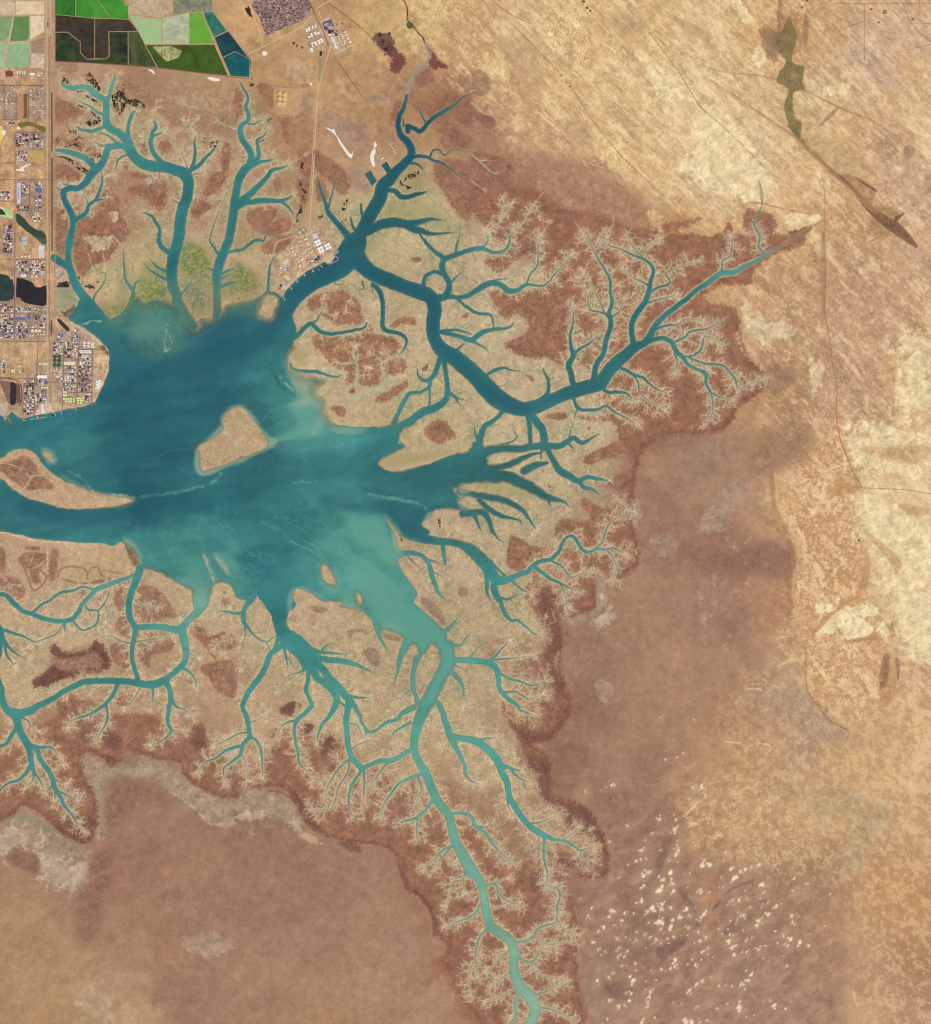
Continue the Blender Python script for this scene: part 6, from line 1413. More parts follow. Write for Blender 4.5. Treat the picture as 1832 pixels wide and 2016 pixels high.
TANKS = """
white|big tanks of the riverside refinery|refinery's eastern farm|F 1135,345,32 1195,320,32 1165,405,32 1222,380,32 1200,495,32 1258,465,32 1228,555,32 1288,525,32 1350,425,32 1410,395,32 1380,490,32 1440,460,32
cream|middle tanks of the riverside refinery|refinery's western farm|F 615,480,24 640,545,24 688,600,16 690,630,18 905,290,22 935,272,20 940,375,18 972,360,18 955,410,18 990,400,18 1025,575,20 1058,545,18 835,715,22 842,752,20 768,780,20 792,858,26 965,635,18 1095,428,18
cream|small tanks of the riverside refinery|refinery's inner farm|F 715,425,13 748,415,12 690,455,13 720,478,13 745,458,12 722,530,14 762,515,13 748,562,16 780,610,12 768,342,14 802,328,13 805,420,18 842,398,12 872,430,14 850,530,13 905,515,13 875,575,16 925,545,13 990,490,15 1032,470,15 905,650,13 907,692,13 965,672,13 1050,640,13 1087,625,13 1102,670,13 802,660,14 790,640,10 752,1000,13 782,968,14 740,1045,12 790,215,12 825,225,14 860,215,12
dark green|dark round tanks by the peninsula road|dark farm on the peninsula|P 865,575,29 935,575,29 865,635,29 935,635,29 865,705,29 930,705,29
white|white spheres by the railway|row beside the railway strip|P 610,882,27 660,882,27 710,882,27
yellow-green|yellow tanks inland|inland yellow farm|P 195,775,14 226,775,14 195,802,14 226,802,14 298,715,13 325,715,13 298,770,13 316,805,14
red-topped|red tanks inland|inland red-topped pair|P 372,775,14 374,810,14
yellow-green|yellow tanks by the docks|dock yellow farm|P 660,1050,16 703,1050,16 742,1050,16
yellow-green|tanks of the south shore|south shore farm|P 1000,1120,17 1000,1162,17 1035,1120,16 1035,1165,16 1000,1225,16 1035,1225,16 1072,1225,16 1110,1225,16 1155,1225,16 1035,1262,16 1075,1262,16 1112,1262,16 1155,1262,16 1212,1215,17 1250,1215,17 1292,1215,17 1215,1250,17 1258,1250,17 1292,1252,17 1222,1287,16 1266,1287,16
white|white tanks of the peninsula tip|tip of the peninsula|P 1518,960,19 1555,942,19 1520,1002,19 1552,985,18 1508,1052,17 1540,1030,18
cream|ring tanks in the northern plant|northern plant|P 515,165,24 570,165,24 625,165,24 600,222,13 648,222,13 690,222,14 480,242,15 522,242,15 690,60,16 690,100,16 690,180,15
white|tanks of the western depot|western depot south of the town|H 930,440,15 965,422,15 935,468,15 972,450,15 1018,400,12 1060,380,12 1025,420,12 1066,405,12 970,550,16 1010,535,16 1000,508,14 1055,485,15 1105,495,18 1066,510,15 1110,610,17 1150,590,17 1125,640,17 1166,622,17 1015,650,17 1055,633,16 1070,660,16 1020,690,13
cream|tanks of the eastern depot|eastern depot south of the town|H 1510,480,17 1530,520,18 1552,575,20 1580,628,20 1446,515,14 1465,545,14 1470,575,12 1495,615,15 1500,650,13 1355,560,13 1372,600,13 1390,640,13 1405,545,13 1416,580,12 1436,615,12 1460,660,11
sand-coloured|six sand-coloured tanks in the square compound|square sand compound|B0 350,727,17 390,737,17 350,768,17 388,770,17 345,806,17 380,808,17
cream|small tanks of the north quay|north quay depot|B0 1205,1120,6 1226,1152,6 1238,1172,6 1246,1192,6 1140,1235,6 1152,1230,6 1215,1135,5
cream|tanks of the railway yards|railway yards|Q 380,515,18 440,515,18 500,510,22 185,300,22 190,350,20 620,850,20 550,855,20
"""
for ln in TANKS.strip().split('\n'):
    c, grp, where, pts = ln.split('|')
    its = parse(pts)[0]
    its = [(p[0], p[1], p[2]) for p in its]
    for ro, co, (x, y, r) in in_rows(its, 3.2):
        n = len(its)
        lab = f"{c} storage tank, {co} from west, {ro} row of the {where}"
        tank(x, y, r, c, lab, grp)

# ---------------------------------------------------------------- buildings
ROOF = {'white': (248, 244, 240), 'cream': (238, 222, 190), 'pale green': (214, 226, 190), 'pale blue': (190, 206, 222), 'blue': (98, 108, 172),
        'dark purple': (66, 46, 66), 'dark brown': (72, 52, 46), 'grey': (160, 146, 142), 'tan': (204, 170, 138), 'pink': (198, 160, 148),
        'red-brown': (120, 62, 46), 'lavender': (206, 204, 226), 'black': (36, 26, 32), 'yellow': (226, 216, 130)}
m_roof = {k_: mat('roof ' + k_, v_, .7, .25, var=.14, scale=.03) for k_, v_ in ROOF.items()}
m_wall = mat('building wall', (186, 166, 146), .85, .15, var=.15, scale=.03)
m_vent = mat('roof vent', (120, 112, 110), .7, .2, var=.2, scale=.05)
SHAPES = {'gabled shed': 0, 'twin-gabled shed': 1, 'flat-roofed block': 2, 'L-shaped block': 3, 'stepped block': 4, 'plant with stacks': 5}
BP = {}


def bproto(shape, colour):
    if (shape, colour) in BP:
        return BP[(shape, colour)]
    s = SHAPES[shape]
    b = Mesh()
    h = .5
    if s == 0:
        b.gable(-h, -h, h, h, 0, .72, 1.0)
        b.box(-.3, -.06, .98, .3, .06, 1.06, 2)
    elif s == 1:
        b.gable(-h, -h, h, -.003, 0, .74, 1.0)
        b.gable(-h, .003, h, h, 0, .74, 1.0)
    elif s == 2:
        b.box(-h, -h, 0, h, h, .9, 0, 1)
        b.box(-.3, -.25, .9, 0, .1, 1.1, 2)
        b.box(.15, .1, .9, .35, .3, 1.05, 2)
    elif s == 3:
        b.box(-h, -h, 0, h, -.05, .9, 0, 1)
        b.box(-h, -.05, 0, 0, h, .8, 0, 1)
        b.box(.1, -.35, .9, .35, -.2, 1.05, 2)
    elif s == 4:
        b.box(-h, -h, 0, .1, h, 1.0, 0, 1)
        b.box(.1, -h, 0, h, h, .55, 0, 1)
        b.box(.2, -.2, .55, .4, .2, .75, 2)
    else:
        b.box(-h, -h, 0, h, h, .35, 0, 1)
        b.cyl(-.25, .2, .35, 1.5, .13, 10, 2)
        b.cyl(.2, .25, .35, 1.2, .16, 10, 1)
        b.cyl(.2, -.2, .35, .9, .2, 12, 1)
        b.box(-.4, -.35, .35, -.05, -.1, .8, 0, 1)
    BP[(shape, colour)] = b.data('building_' + shape.replace(' ', '_').replace('-', '_').lower(), [m_wall, m_roof[colour], m_vent])
    return BP[(shape, colour)]


def building(x, y, w, d, h, rot, shape, colour, label, group, name='industrial_building'):
    if name == 'warehouse':                   # large halls show walls and roof apart
        src = bproto(shape, colour)
        o = link(name, None, label=label, cat='building', group=group, loc=(wx(x), wy(y), GZ + .3))
        o.scale = (w * U, d * U, h)
        o.rotation_euler = (0, 0, rot)
        for part, keep_ in (('walls', (0,)), ('roof', (1, 2))):
            key = (shape, colour, part)
            if key not in BP:
                pm = Mesh()
                pm.v = [tuple(q.co) for q in src.vertices]
                pm.f = [list(q.vertices) for q in src.polygons if q.material_index in keep_]
                pm.m = [q.material_index for q in src.polygons if q.material_index in keep_]
                BP[key] = pm.data(part, [m_wall, m_roof[colour], m_vent])
            link(part, BP[key], parent=o)
        return o
    o = link(name, bproto(shape, colour), label=label, cat='building', group=group, loc=(wx(x), wy(y), GZ + .3))
    o.scale = (w * U, d * U, h)
    o.rotation_euler = (0, 0, rot)
    return o


NAMED = """
lavender|gabled shed|long lavender shed beside the white salt splash block|N 455,1010,88,500,0
blue|gabled shed|blue hall at the north-east of the lavender shed|N 935,950,150,110,0
blue|flat-roofed block|square blue hall by the railway strip above the docks|P 728,970,54,50,0
blue|flat-roofed block|smaller square blue hall amid the dock plant|P 675,1110,50,40,0
cream|gabled shed|western of two narrow cream sheds beside the rail loop|P 464,1110,20,100,0
cream|gabled shed|eastern of two narrow cream sheds beside the rail loop|P 492,1110,20,100,0
white|gabled shed|tall white shed on the dock apron|P 664,1380,28,140,0
white|gabled shed|upper of two long white peninsula sheds|P 1332,476,185,22,0
white|gabled shed|lower of two long white peninsula sheds|P 1340,505,170,20,0
cream|twin-gabled shed|long cream hall west of the peninsula street|P 1090,670,180,52,0
cream|flat-roofed block|sand-coloured hall beside the railway strip|P 680,678,136,36,0
white|flat-roofed block|north-western of six square white halls on the peninsula|P 1320,352,40,42,0
white|flat-roofed block|north-middle of six square white halls on the peninsula|P 1382,352,42,42,0
white|flat-roofed block|north-eastern of six square white halls on the peninsula|P 1446,368,46,42,0
white|flat-roofed block|south-western of six square white halls on the peninsula|P 1320,402,40,36,0
white|flat-roofed block|south-middle of six square white halls on the peninsula|P 1382,406,42,36,0
white|flat-roofed block|south-eastern of six square white halls on the peninsula|P 1446,412,46,34,0
pale blue|gabled shed|upper pale blue warehouse below the green canal|Q 420,206,80,50,0
pale blue|gabled shed|lower pale blue warehouse below the green canal|Q 420,284,80,70,0
white|gabled shed|white warehouse north of the black pond|Q 405,836,90,48,0
blue|flat-roofed block|pale square blue hall below the black pond|Q 505,1536,48,70,0
blue|twin-gabled shed|long blue hall below the black pond|Q 355,1574,168,40,0
red-brown|gabled shed|dark red hall at the northern edge of the works|R 232,192,172,128,0
white|gabled shed|first white narrow shed beside the dark red hall|R 424,155,30,70,0
white|gabled shed|second white narrow shed beside the dark red hall|R 475,155,32,70,0
pale green|gabled shed|pale green narrow shed beside the dark red hall|R 545,155,36,70,0
white|gabled shed|last white narrow shed east of the dark red hall|R 598,155,30,70,0
white|twin-gabled shed|large white hall at the north-east of the works|R 774,192,112,58,0
cream|gabled shed|long cream hall at the north-east corner of the works|R 962,172,136,26,0
white|gabled shed|short white hall below the long cream hall|R 935,228,72,36,0
white|gabled shed|white hall at the corner of the western depot|H 1005,748,38,62,.25
white|gabled shed|long white row roof of the eastern depot|H 1342,640,26,190,.42
lavender|gabled shed|second long pale row roof of the eastern depot|H 1372,660,18,190,.42
grey|twin-gabled shed|pale quay hall at the eastern refinery jetty|F 1575,575,60,120,-.85
"""
for ln in NAMED.strip().split('\n'):
    c, sh, lab, pos = ln.split('|')
    tag_, v = pos.split()
    x, y, w, d, rot = [float(q) for q in v.split(',')]
    ox, oy, kk = SHEET[tag_]
    wu, du = w * kk, d * kk
    # a gabled shed's ridge follows its longer side
    if sh in ('gabled shed', 'twin-gabled shed') and du > wu:
        building(ox + x * kk, oy + y * kk, du, wu, 16, math.pi / 2 + rot, sh, c, lab, None, 'warehouse')
    else:
        building(ox + x * kk, oy + y * kk, wu, du, 15, rot, sh, c, lab, None, 'warehouse')

LIGHT = 'white cream cream pale_green pink tan grey white'.split()
DARK = 'dark_purple black dark_brown blue white grey dark_purple cream tan pink dark_brown'.split()
MIX = 'white cream dark_purple white pale_green grey pink tan dark_brown black pink grey'.split()
BLUE = 'blue lavender grey pale_blue dark_purple white pink'.split()
BLOCKS = """
R 10,510 100,1250|LIGHT|9|.35|western quarter of the northern works
R 130,500 380,1250|LIGHT|10|.45|garden quarter west of the brown field
R 700,500 1060,1250|LIGHT|10|.50|quarter east of the brown field
R 390,1620 700,1930|DARK|8|.95|dark yard below the olive pond
R 710,1620 1050,1940|MIX|8|.85|pale yard below the olive pond
R 150,1330 360,1400|DARK|7|.9|strip beside the yellow sand
N 400,0 660,120|BLUE|8|.95|blue yard by the sandy lot
N 400,130 660,255|MIX|7|.8|small yard above the white splash
N 20,970 240,1180|DARK|8|.9|pipe yard west of the lavender shed
N 520,730 700,1280|MIX|9|.85|yard beside the lavender shed
N 750,730 1020,900|MIX|9|.7|yard at the blue hall
N 840,1060 1010,1440|DARK|9|.95|dark furnace yard
N 400,1310 700,1460|DARK|9|.8|yard below the lavender shed
N 760,1460 1020,1700|LIGHT|9|.85|white yard above the canal
N 80,1770 300,2010|BLUE|8|.85|blue yard below the pale pond
Q 60,60 220,460|DARK|8|.9|western plant below the canal
Q 280,590 480,830|MIX|7|.95|yard north of the black pond
Q 500,590 770,820|MIX|7|.95|eastern yard above the black pond
Q 10,1320 225,1460|MIX|7|.9|yard below the green pond
Q 10,1490 235,1830|DARK|8|.9|western plant below the green pond
Q 275,1385 780,1465|MIX|7|.9|strip just below the black pond
Q 560,1500 790,1600|BLUE|7|.9|blue strip below the black pond
Q 275,1620 780,1730|MIX|7|.95|pipe strip of the northern plant
P 245,135 450,290|DARK|7|.95|dark corner of the northern plant
P 0,30 215,285|DARK|7|.9|western edge of the northern plant
P 10,610 100,820|MIX|7|.8|edge beside the inland farm
P 380,930 540,1290|DARK|8|.9|rail yard of the dock plant
P 545,1140 740,1290|MIX|8|.9|middle of the dock plant
P 370,1300 535,1480|DARK|8|.95|dark corner of the dock plant
P 560,930 690,1030|MIX|7|.85|north of the dock plant
P 840,350 985,540|MIX|6.5|.95|north-western block of the peninsula
P 1010,340 1215,590|MIX|7|.95|northern block of the peninsula
P 1010,720 1195,960|MIX|7|.95|central block of the peninsula
P 985,975 1175,1100|DARK|7|.9|southern block of the peninsula
P 1240,530 1430,700|MIX|7|.95|upper block by the peninsula avenue
P 1230,710 1430,960|DARK|7|.95|lower block by the peninsula avenue
P 1210,985 1425,1120|DARK|8|.95|dark block by the peninsula avenue
P 1330,1140 1415,1290|MIX|6.5|.9|shore block of the peninsula
P 840,745 975,930|LIGHT|7|.7|yard below the dark round tanks
P 1470,450 1660,880|LIGHT|10|.35|eastern shore of the peninsula
P 880,190 1000,330|BLUE|7|.8|northern entrance of the peninsula
P 1120,140 1230,330|BLUE|7|.8|northern point of the peninsula
F 350,1260 480,1390|MIX|9|.9|southern end of the refinery
F 930,730 1090,830|MIX|9|.9|refinery plant by the jetties
F 1100,640 1290,760|MIX|10|.8|refinery yard behind the quay
F 760,40 910,180|MIX|10|.6|northern gate of the refinery
F 340,860 520,960|LIGHT|12|.7|western square of the refinery
H 1185,345 1320,440|DARK|12|.9|purple plant of the eastern depot
H 1250,450 1400,540|MIX|13|.8|pump yard of the eastern depot
"""
PAL = {'LIGHT': LIGHT, 'DARK': DARK, 'MIX': MIX, 'BLUE': BLUE}


def lots(x0, y0, x1, y1, a):
    w, d = x1 - x0, y1 - y0
    if max(w, d) < a or (max(w, d) < a * 1.5 and random.random() < .4):
        return [(x0, y0, x1, y1)]
    t = random.uniform(.36, .64)
    if w > d:
        m = x0 + w * t
        return lots(x0, y0, m, y1, a) + lots(m, y0, x1, y1, a)
    m = y0 + d * t
    return lots(x0, y0, x1, m, a) + lots(x0, m, x1, y1, a)


random.seed(5)
allb = []
for ln in BLOCKS.strip().split('\n'):
    r, pal, size, dens, where = ln.split('|')
    t = r.split()
    a, b = parse(t[0] + ' ' + t[1] + ' ' + t[2])[0]
    for (x0, y0, x1, y1) in lots(a[0], a[1], b[0], b[1], float(size) * .8):
        if random.random() > float(dens):
            continue
        w, d = (x1 - x0) * random.uniform(.5, .9), (y1 - y0) * random.uniform(.5, .9)
        shrink = 1.0 if float(dens) > .6 else .6
        w, d = max(1.2, w * shrink), max(1.2, d * shrink)
        c = random.choice(PAL[pal]).replace('_', ' ')
        sh = random.choice(list(SHAPES)) if pal != 'LIGHT' else random.choice(list(SHAPES)[:5])
        allb.append(((x0 + x1) / 2, (y0 + y1) / 2, w, d, random.uniform(11, 28) if sh != 'plant with stacks' else random.uniform(24, 45), sh, c, where))
allb.sort(key=lambda q: -q[2] * q[3])
keep, rest = allb[:266], allb[266:]
byblock = {}
for q in keep:
    byblock.setdefault(q[7], []).append(q)
for where, its in byblock.items():
    for ro, co, q in in_rows(its, 4.0):
        x, y, w, d, h, sh, c, _ = q
        lab = f"{c} {sh}, {co} from west, {ro} row, {where}"
        building(x, y, w, d, h, 0 if w >= d or sh not in ('gabled shed', 'twin-gabled shed') else 0, sh, c, lab, 'industrial buildings of the western works')
print('buildings', len(keep), 'rest', len(rest), 'tanks')
sm = Mesh()
mi = {'white': 1, 'cream': 2, 'dark purple': 3, 'grey': 4, 'blue': 5, 'tan': 6}
for (x, y, w, d, h, sh, c, _) in rest:
    sm.gable(wx(x - w / 2), wy(y + d / 2), wx(x + w / 2), wy(y - d / 2), GZ, GZ + h * .6, GZ + h * .8, 0, mi.get(c, random.choice((1, 2, 4, 3))))
for q in range(3600):                          # pipe racks, drums and huts between the plants
    bl = random.choice([l_ for l_ in BLOCKS.strip().split('\n') if '.3' not in l_.split('|')[3]]).split('|')[0].split()
    a, b = parse(' '.join(bl))[0]
    x, y = random.uniform(a[0], b[0]), random.uniform(a[1], b[1])
    w, d = random.choice(((.5, 2.8), (2.8, .5), (1.0, 1.0), (.7, 1.6), (1.6, 1.2), (.6, .6)))
    sm.box(wx(x), wy(y), GZ, wx(x) + w * U, wy(y) + d * U, GZ + random.uniform(5, 12), random.choice((1, 1, 2, 3, 3, 4)))
sm_me = sm.data('yard_clutter', [m_wall, m_roof['white'], m_roof['cream'], m_roof['dark purple'], m_roof['grey'], m_roof['blue'], m_roof['tan']])
link('yard_clutter', sm_me, kind='stuff', label='small huts, pipe racks and drums crowded between the western works', cat='yard clutter')

# ---------------------------------------------------------------- the town
TOWN = parse("H 120,-60 940,-60 1000,110 960,190 860,310 660,395 540,440 320,545 245,330 230,260 120,130")[0]
tm = [(p[0], p[1]) for p in TOWN]


def in_poly(x, y, P):
    c = False
    n = len(P)
    for i in range(n):
        xa, ya = P[i][:2]
        xb, yb = P[(i + 1) % n][:2]
        if (ya > y) != (yb > y) and x < xa + (y - ya) * (xb - xa) / (yb - ya):
            c = not c
    return c


sheet('town_ground', TOWN, GZ + .5, mat('town dust', (150, 120, 112), .9, .1, rgb2=(112, 86, 86), scale=.008, lo=.35, hi=.65))
TC = ('pink', 'tan', 'grey', 'cream', 'dark brown', 'dark purple', 'pink', 'grey')
th = math.radians(14)                         # rows climb to the east
ct, st_ = math.cos(th), math.sin(th)
houses = []
ox, oy = 536, 76
for r in range(-6, 40):
    for c in range(-8, 34):
        u = c * 4.1 + (1.6 if c % 5 == 4 else 0) + random.uniform(-.25, .25)
        v = r * 2.75
        x = ox + u * ct + (-v) * st_ * -1 * .0 + v * .25 * 0 + u * 0
        x = ox + u * ct + v * -st_
        y = oy - u * st_ - v * ct
        if in_poly(x, y, tm) and -4 < y and random.random() < .93 and c % 8 != 3:
            houses.append((x, y, r, c))
random.shuffle(houses)
hs = sorted(houses[:300], key=lambda t: (t[2], t[3]))
hp = {}
for cc in set(TC):
    m_ = Mesh()
    m_.box(-.5, -.5, 0, .5, .12, .9, 0, 1)
    m_.box(-.5, .12, 0, -.05, .5, .8, 0, 1)
    m_.box(.15, -.3, .9, .35, -.1, 1.15, 2)
    m_.box(-.5, .47, 0, .5, .5, .35, 0)
    hp[cc] = m_.data('terraced_house', [m_wall, m_roof[cc], m_vent])
rows = {}
for t in hs:
    rows.setdefault(t[2], []).append(t)
for ri, rk in enumerate(sorted(rows, reverse=False)):
    for ci, t in enumerate(sorted(rows[rk], key=lambda t: t[0])):
        cc = random.choice(TC)
        o = link('terraced_house', hp[cc], label=f"{cc} terraced houses, {ORD[min(ci, 29)]} from west, {ORD[min(ri, 29)]} row from the town's south", cat='house', group='terraced houses of the town', loc=(wx(t[0]), wy(t[1]), GZ + .8))
        o.scale = (3.5 * U, 1.75 * U, 9)
        o.rotation_euler = (0, 0, th)
tm2 = Mesh()
if len(houses) > 300:
    for (x, y, r, c) in houses[300:]:
        tm2.box(wx(x) - 24, wy(y) - 12, GZ + .8, wx(x) + 24, wy(y) + 12, GZ + 9, 0, random.choice((1, 2, 3)))
    link('town_houses', tm2.data('town_houses', [m_wall, m_roof['pink'], m_roof['grey'], m_roof['dark brown']]), kind='stuff', label='remaining low houses crowded through the town in the north', cat='houses')
print('houses', len(houses))

# ---------------------------------------------------------------- jetties and ships
m_conc = mat('jetty concrete', (214, 208, 200), .8, .2, var=.15, scale=.03)
m_deck = mat('pier deck', (150, 120, 108), .85, .15, var=.2, scale=.03)
m_pile = mat('jetty piles', (120, 112, 104), .85, .15, var=.2, scale=.03)


def jetty(txt, w, label, head=0.0, m=None):
    l = parse(txt)[0]
    P = [(wx(p[0]), wy(p[1])) for p in l]
    o = link('jetty', None, label=label, cat='jetty', group='jetties along the shore', loc=(P[0][0], P[0][1], 0))
    dk, pl = Mesh(), Mesh()
    for (xa, ya), (xb, yb) in zip(P[:-1], P[1:]):
        dx, dy = xb - xa, yb - ya
        L = math.hypot(dx, dy)
        nx_, ny_ = -dy / L * w * U / 2, dx / L * w * U / 2
        n = len(dk.v)
        X, Y = xa - P[0][0], ya - P[0][1]
        for z in (4.2, 6.0):
            dk.v += [(X + nx_, Y + ny_, z), (X - nx_, Y - ny_, z), (X + dx - nx_, Y + dy - ny_, z), (X + dx + nx_, Y + dy + ny_, z)]
        for q in ((4, 5, 6, 7), (0, 3, 2, 1), (0, 1, 5, 4), (1, 2, 6, 5), (2, 3, 7, 6), (3, 0, 4, 7)):
            dk.f.append([n + a for a in q])
            dk.m.append(0)
        for s in range(int(L // 40) + 1):
            f_ = s * 40 / L
            pl.cyl(X + dx * f_, Y + dy * f_, -6, 4.2, 2.0, 8)
    link('deck', dk.data('deck', [m or m_conc]), parent=o)
    link('piles', pl.data('piles', [m_pile]), parent=o)
    if head:
        (xa, ya), (xb, yb) = P[-2], P[-1]
        a = math.atan2(yb - ya, xb - xa)
        hd = Mesh().box(-9, -head * U / 2, 4.4, 9, head * U / 2, 6.6).box(-3, -6, 6.6, 3, 6, 11)
        h_ = link('jetty_head', hd.data('jetty_head', [m or m_conc]), parent=o)
        h_.location = (xb - P[0][0], yb - P[0][1], 0)
        h_.rotation_euler = (0, 0, a)


jetty("F 395,1425 430,1530 465,1605", .9, 'longest slim white jetty at the south-western end of the refinery shore', 2.0)
jetty("F 550,1290 612,1355", .9, 'white jetty second from the refinery shore\'s south-western end', 3.4)
jetty("F 695,1135 742,1212", .9, 'white jetty with a T head, third from the refinery\'s south-western end', 4.2)
jetty("F 860,995 898,1072", .9, 'white jetty with a T head below the refinery\'s middle', 4.4)
jetty("F 1035,885 1078,980", .9, 'white jetty with a T head just west of the moored dark ships', 5.0)
jetty("F 1210,825 1278,890", .9, 'short white jetty reaching the two moored dark ships', 3.0)
jetty("F 1570,648 1625,712 1590,755 1420,832", .9, 'bent white jetty closing the basin at the refinery quay')
jetty("P 370,1562 560,1535 730,1508", .8, 'long thin jetty lying parallel to the dock shore', 0)
jetty("P 845,1430 872,1492", 1.0, 'short jetty beside the dark moored ship at the docks', 2.0)
jetty("P 945,1385 965,1450", 1.2, 'white jetty leading to the red moored ship', 3.0)
jetty("P 1180,1330 1188,1400", .8, 'thin grey jetty east of the red ship', 2.0)
jetty("P 1425,1300 1440,1330 1505,1297", 1.6, 'broad bent jetty at the peninsula\'s southern tip', 0, m_deck)
jetty("P 95,1490 190,1605", 3.2, 'broad brown pier pointing south-east from the western dock', 0, m_deck)
jetty("A1 140,1655 124,1722", .7, 'thin jetty on the northern shore of the western island', 0, m_deck)
jetty("P 130,1480 165,1430", 1.4, 'short pale jetty at the dock basin corner', 0)

m_hull = {'dark': mat('dark hull', (44, 36, 52), .6, .3, var=.15, scale=.03), 'red': mat('red hull', (128, 52, 48), .6, .3, var=.15, scale=.03), 'grey': mat('grey hull', (96, 88, 92), .6, .3, var=.15, scale=.03)}
m_house = mat('ship house', (226, 220, 212), .6, .3, var=.08, scale=.05)
m_sdeck = {'dark': mat('ship deck dark', (66, 50, 62), .8, .2, var=.2, scale=.03), 'red': mat('ship deck red', (120, 60, 54), .8, .2, var=.2, scale=.03), 'grey': mat('ship deck grey', (120, 96, 90), .8, .2, var=.2, scale=.03)}


def ship(tag_, x, y, L, rot, c, label):
    ox_, oy_, kk = SHEET[tag_]
    o = link('cargo_ship', None, label=label, cat='ship', group='ships moored along the shore', loc=(wx(ox_ + x * kk), wy(oy_ + y * kk), 0))
    o.rotation_euler = (0, 0, rot)
    Lm = L * kk * U
    Bm = Lm * .17
    prof = [(-.5, .82), (-.42, 1), (.3, 1), (.42, .7), (.5, .02)]
    hl = Mesh()
    for zi, (z, s) in enumerate(((-3, .86), (9, 1))):
        for (u, b) in prof:
            hl.v.append((u * Lm, b * Bm / 2 * s, z))
        for (u, b) in reversed(prof):
            hl.v.append((u * Lm, -b * Bm / 2 * s, z))
    n = 10
    for i in range(n):
        j = (i + 1) % n
        hl.f.append([j, i, n + i, n + j])
        hl.m.append(0)
    hl.f.append([n + i for i in reversed(range(n))])
    hl.m.append(0)
    link('hull', hl.data('hull', [m_hull[c]]), parent=o)
    dk = Mesh()
    for q in range(5):
        u = -.28 + .14 * q
        dk.box(u * Lm, -Bm * .32, 9.05, (u + .11) * Lm, Bm * .32, 11.5)
    link('hatch_covers', dk.data('hatch_covers', [m_sdeck[c]]), parent=o)
    hs_ = Mesh().box(-.46 * Lm, -Bm * .4, 9.05, -.34 * Lm, Bm * .4, 22).box(-.45 * Lm, -Bm * .5, 22, -.38 * Lm, Bm * .5, 26)
    hs_.cyl(-.47 * Lm, 0, 9.05, 30, Bm * .1, 10)
    link('deckhouse', hs_.data('deckhouse', [m_house]), parent=o)


ship('F', 1245, 925, 120, .38, 'dark', 'dark purple ship moored west of its twin at the refinery')
ship('F', 1330, 880, 120, .38, 'dark', 'dark ship moored east of its twin at the refinery')
ship('F', 1545, 745, 150, .42, 'dark', 'dark ship inside the bent jetty basin at the quay')
ship('P', 1005, 1450, 92, .1, 'red', 'red ship moored at the white dock jetty')
ship('P', 825, 1488, 78, .08, 'dark', 'dark ship moored beside the short dock jetty')
ship('P', 410, 1548, 100, .05, 'grey', 'grey ship moored at the western end of the long thin jetty')
ship('P', 640, 1500, 130, .16, 'grey', 'grey ship lying inside the long thin jetty')
ship('P', -8, 1640, 90, -.2, 'grey', 'grey ship cut by the western edge of the view')
ship('P', 170, 1562, 70, -.88, 'grey', 'grey ship alongside the broad brown pier')
ship('P', 1225, 1386, 30, .2, 'grey', 'tiny grey boat near the thin grey jetty')

# ---------------------------------------------------------------- mangroves and groves
m_mang = mat('mangrove leaves', (44, 46, 30), .9, .1, rgb2=(26, 28, 20), scale=.02)
MANG = """
A0 870,750 900,690 965,655 970,720 1010,780 1060,770 1150,820 1140,840 1050,830 990,800 960,870 930,895 890,840; 660,610 700,560 760,640 800,720 740,700 700,640; 620,960 700,940 790,930 780,960 700,985; 540,1000 600,1010 590,1050 545,1050; 440,1080 470,1130 540,1140 600,1110 580,1090 620,1060 650,1080 600,1070 640,1150 560,1125 520,1145 460,1130; 430,1215 510,1215 600,1260 690,1330 680,1360 600,1310 520,1240; 1570,1070 1600,1070 1600,1120 1700,1090 1690,1150 1640,1160 1640,1110 1580,1110; 500,710 690,705 700,712 600,716; 670,740 770,790 760,805 680,760; 700,850 790,920 770,930 720,890; 600,810 680,840 670,850 610,822; 700,1230 780,1180 790,1220 740,1260; 480,580 550,650 560,665 490,660
B0 510,1260 535,1270 530,1340 515,1340; 500,1410 520,1430 515,1460 560,1490 545,1560 520,1600 525,1670 480,1740 475,1690 500,1640 510,1560 540,1500 505,1470; 650,1660 690,1680 660,1710 640,1690; 820,1610 880,1540 870,1620 840,1650; 820,1720 880,1690 840,1740; 1280,1390 1330,1370 1430,1330 1440,1350 1380,1390 1330,1400 1300,1430 1380,1460 1320,1480 1285,1440; 180,1100 240,1080 200,1110; 230,1160 245,1160 240,1180; 250,930 290,915 290,950 255,945; 130,590 160,650 110,700
A1 580,260 650,360 720,390 740,420 690,410 640,390 600,310; 750,345 775,345 770,370 750,365; 440,375 470,365 545,355 545,400 450,405; 720,400 745,390 740,430
B2 1575,360 1600,360 1600,450 1585,440; 1270,470 1290,490 1310,550 1290,540
"""
random.seed(21)
mg = Mesh()


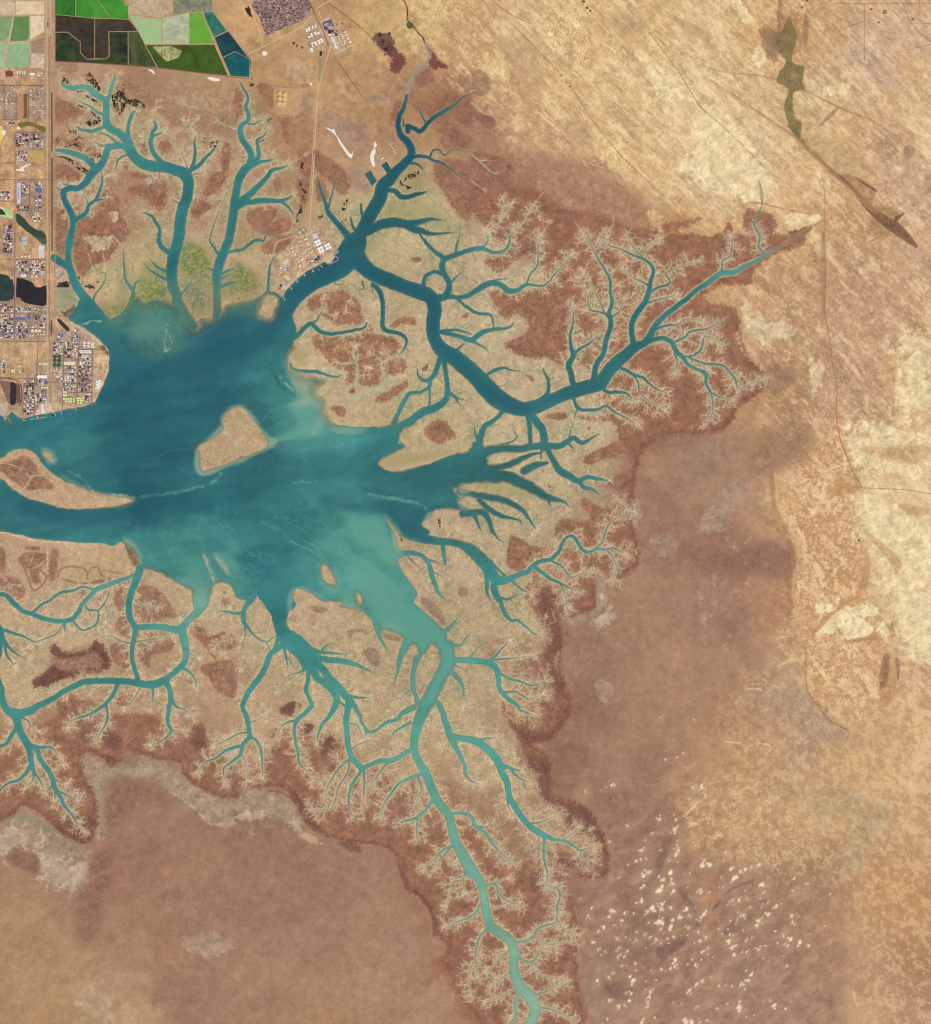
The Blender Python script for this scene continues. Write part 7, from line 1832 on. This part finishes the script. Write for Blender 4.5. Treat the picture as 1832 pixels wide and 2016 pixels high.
def bush(m_, x, y, r, h):
    n0 = len(m_.v)
    n = 7
    for lv, (rr, zz) in enumerate(((1.0, 0.0), (.85, .5), (.45, .9))):
        for i in range(n):
            a = 2 * math.pi * (i + .3 * lv) / n
            q = r * rr * random.uniform(.75, 1.2)
            m_.v.append((x + q * math.cos(a), y + q * math.sin(a), 1.0 + h * zz))
    m_.v.append((x, y, 1.0 + h))
    for lv in range(2):
        for i in range(n):
            j = (i + 1) % n
            m_.f.append([n0 + lv * n + i, n0 + lv * n + j, n0 + lv * n + n + j, n0 + lv * n + n + i])
            m_.m.append(0)
    for i in range(n):
        m_.f.append([n0 + 2 * n + i, n0 + 2 * n + (i + 1) % n, n0 + 3 * n])
        m_.m.append(0)


for p in parse(MANG.replace('\n', ';')):
    if len(p) < 3:
        continue
    xs, ys = [q[0] for q in p], [q[1] for q in p]
    area = (max(xs) - min(xs)) * (max(ys) - min(ys))
    for t in range(int(area * .85)):
        x, y = random.uniform(min(xs) - 1, max(xs) + 1), random.uniform(min(ys) - 1, max(ys) + 1)
        j, i = cell(x, y)
        if in_poly(x, y, p) and N_rag[j, i] > -.15 and S[j, i] < -1.5:
            bush(mg, wx(x), wy(y), random.uniform(9, 20), random.uniform(3, 6))
link('mangroves', mg.data('mangroves', [m_mang]), kind='stuff', label='dark mangrove thickets scattered along the northern tidal creeks', cat='mangroves')
gv = Mesh()
for (tg, x, y, r) in (('D0', 1470, 95, 5), ('D0', 1422, 172, 2.6), ('D0', 1685, 150, 2.4), ('D0', 1365, 72, 2.5), ('C0', 870, 15, 3.5), ('C0', 900, 60, 3), ('C0', 925, 85, 2.6), ('C0', 700, 590, 1.6), ('C0', 740, 635, 1.6), ('C0', 770, 670, 1.6), ('C0', 790, 700, 1.2), ('C0', 1212, 1108, 1.6), ('C0', 1100, 955, 1.2), ('D2', 1268, 540, 2.4), ('D0', 865, 5, 2), ('D0', 825, 60, 2.2), ('H', 740, 645, 3), ('H', 790, 690, 2.6), ('H', 860, 712, 2.6), ('H', 1390, 365, 1.6), ('H', 1465, 355, 1.8), ('B0', 1130, 270, 4), ('B0', 1200, 260, 3), ('B0', 1180, 380, 4), ('B0', 1150, 320, 4), ('A1', 150, 640, 2)):
    ox_, oy_, kk = SHEET[tg]
    for q in range(int(4 + r * r * 2.2)):
        a, b = random.uniform(0, 6.28), r * math.sqrt(random.random())
        bush(gv, wx(ox_ + x * kk + b * math.cos(a)), wy(oy_ + y * kk + b * math.sin(a)), random.uniform(8, 16), random.uniform(3, 6))
link('scrub_thickets', gv.data('scrub_thickets', [m_mang]), kind='stuff', label='small dark scrub thickets dotted over the sandy northern plain', cat='scrub')

# ---------------------------------------------------------------- light, sky, camera
EL, AZ = math.radians(47), math.radians(140)      # sun in the south-east
w = bpy.data.worlds.new('World')
scene.world = w
w.use_nodes = True
nt = w.node_tree
bg = nt.nodes['Background']
sky = nt.nodes.new('ShaderNodeTexSky')
sky.sky_type = 'NISHITA'
sky.sun_disc = False
sky.sun_elevation = EL
sky.sun_rotation = AZ
nt.links.new(sky.outputs['Color'], bg.inputs['Color'])
bg.inputs['Strength'].default_value = .08
sd = bpy.data.lights.new('sun', 'SUN')
sd.energy = 4.0
sd.angle = math.radians(.53)
sd.color = (1.0, .96, .90)
so = bpy.data.objects.new('sun', sd)
COL.objects.link(so)
dirv = (math.sin(AZ) * math.cos(EL), math.cos(AZ) * math.cos(EL), math.sin(EL))
from mathutils import Vector
so.rotation_euler = Vector(dirv).to_track_quat('Z', 'Y').to_euler()
so.location = (0, 0, 30000)

cd = bpy.data.cameras.new('camera')
co = bpy.data.objects.new('camera', cd)
COL.objects.link(co)
HC = 80000.0
co.location = (0, 0, HC)
cd.sensor_fit = 'VERTICAL'
cd.angle = 2 * math.atan((2175 * U / 2) / HC)
cd.clip_start = 100.0
cd.clip_end = 400000.0
scene.camera = co
scene.view_settings.view_transform = 'Standard'
scene.view_settings.look = 'None'
scene.view_settings.gamma = 1.0
scene.view_settings.exposure = 0.6
scene.cycles.use_denoising = False
scene.cycles.max_bounces = 6
scene.cycles.transparent_max_bounces = 8
scene.cycles.filter_width = 1.3
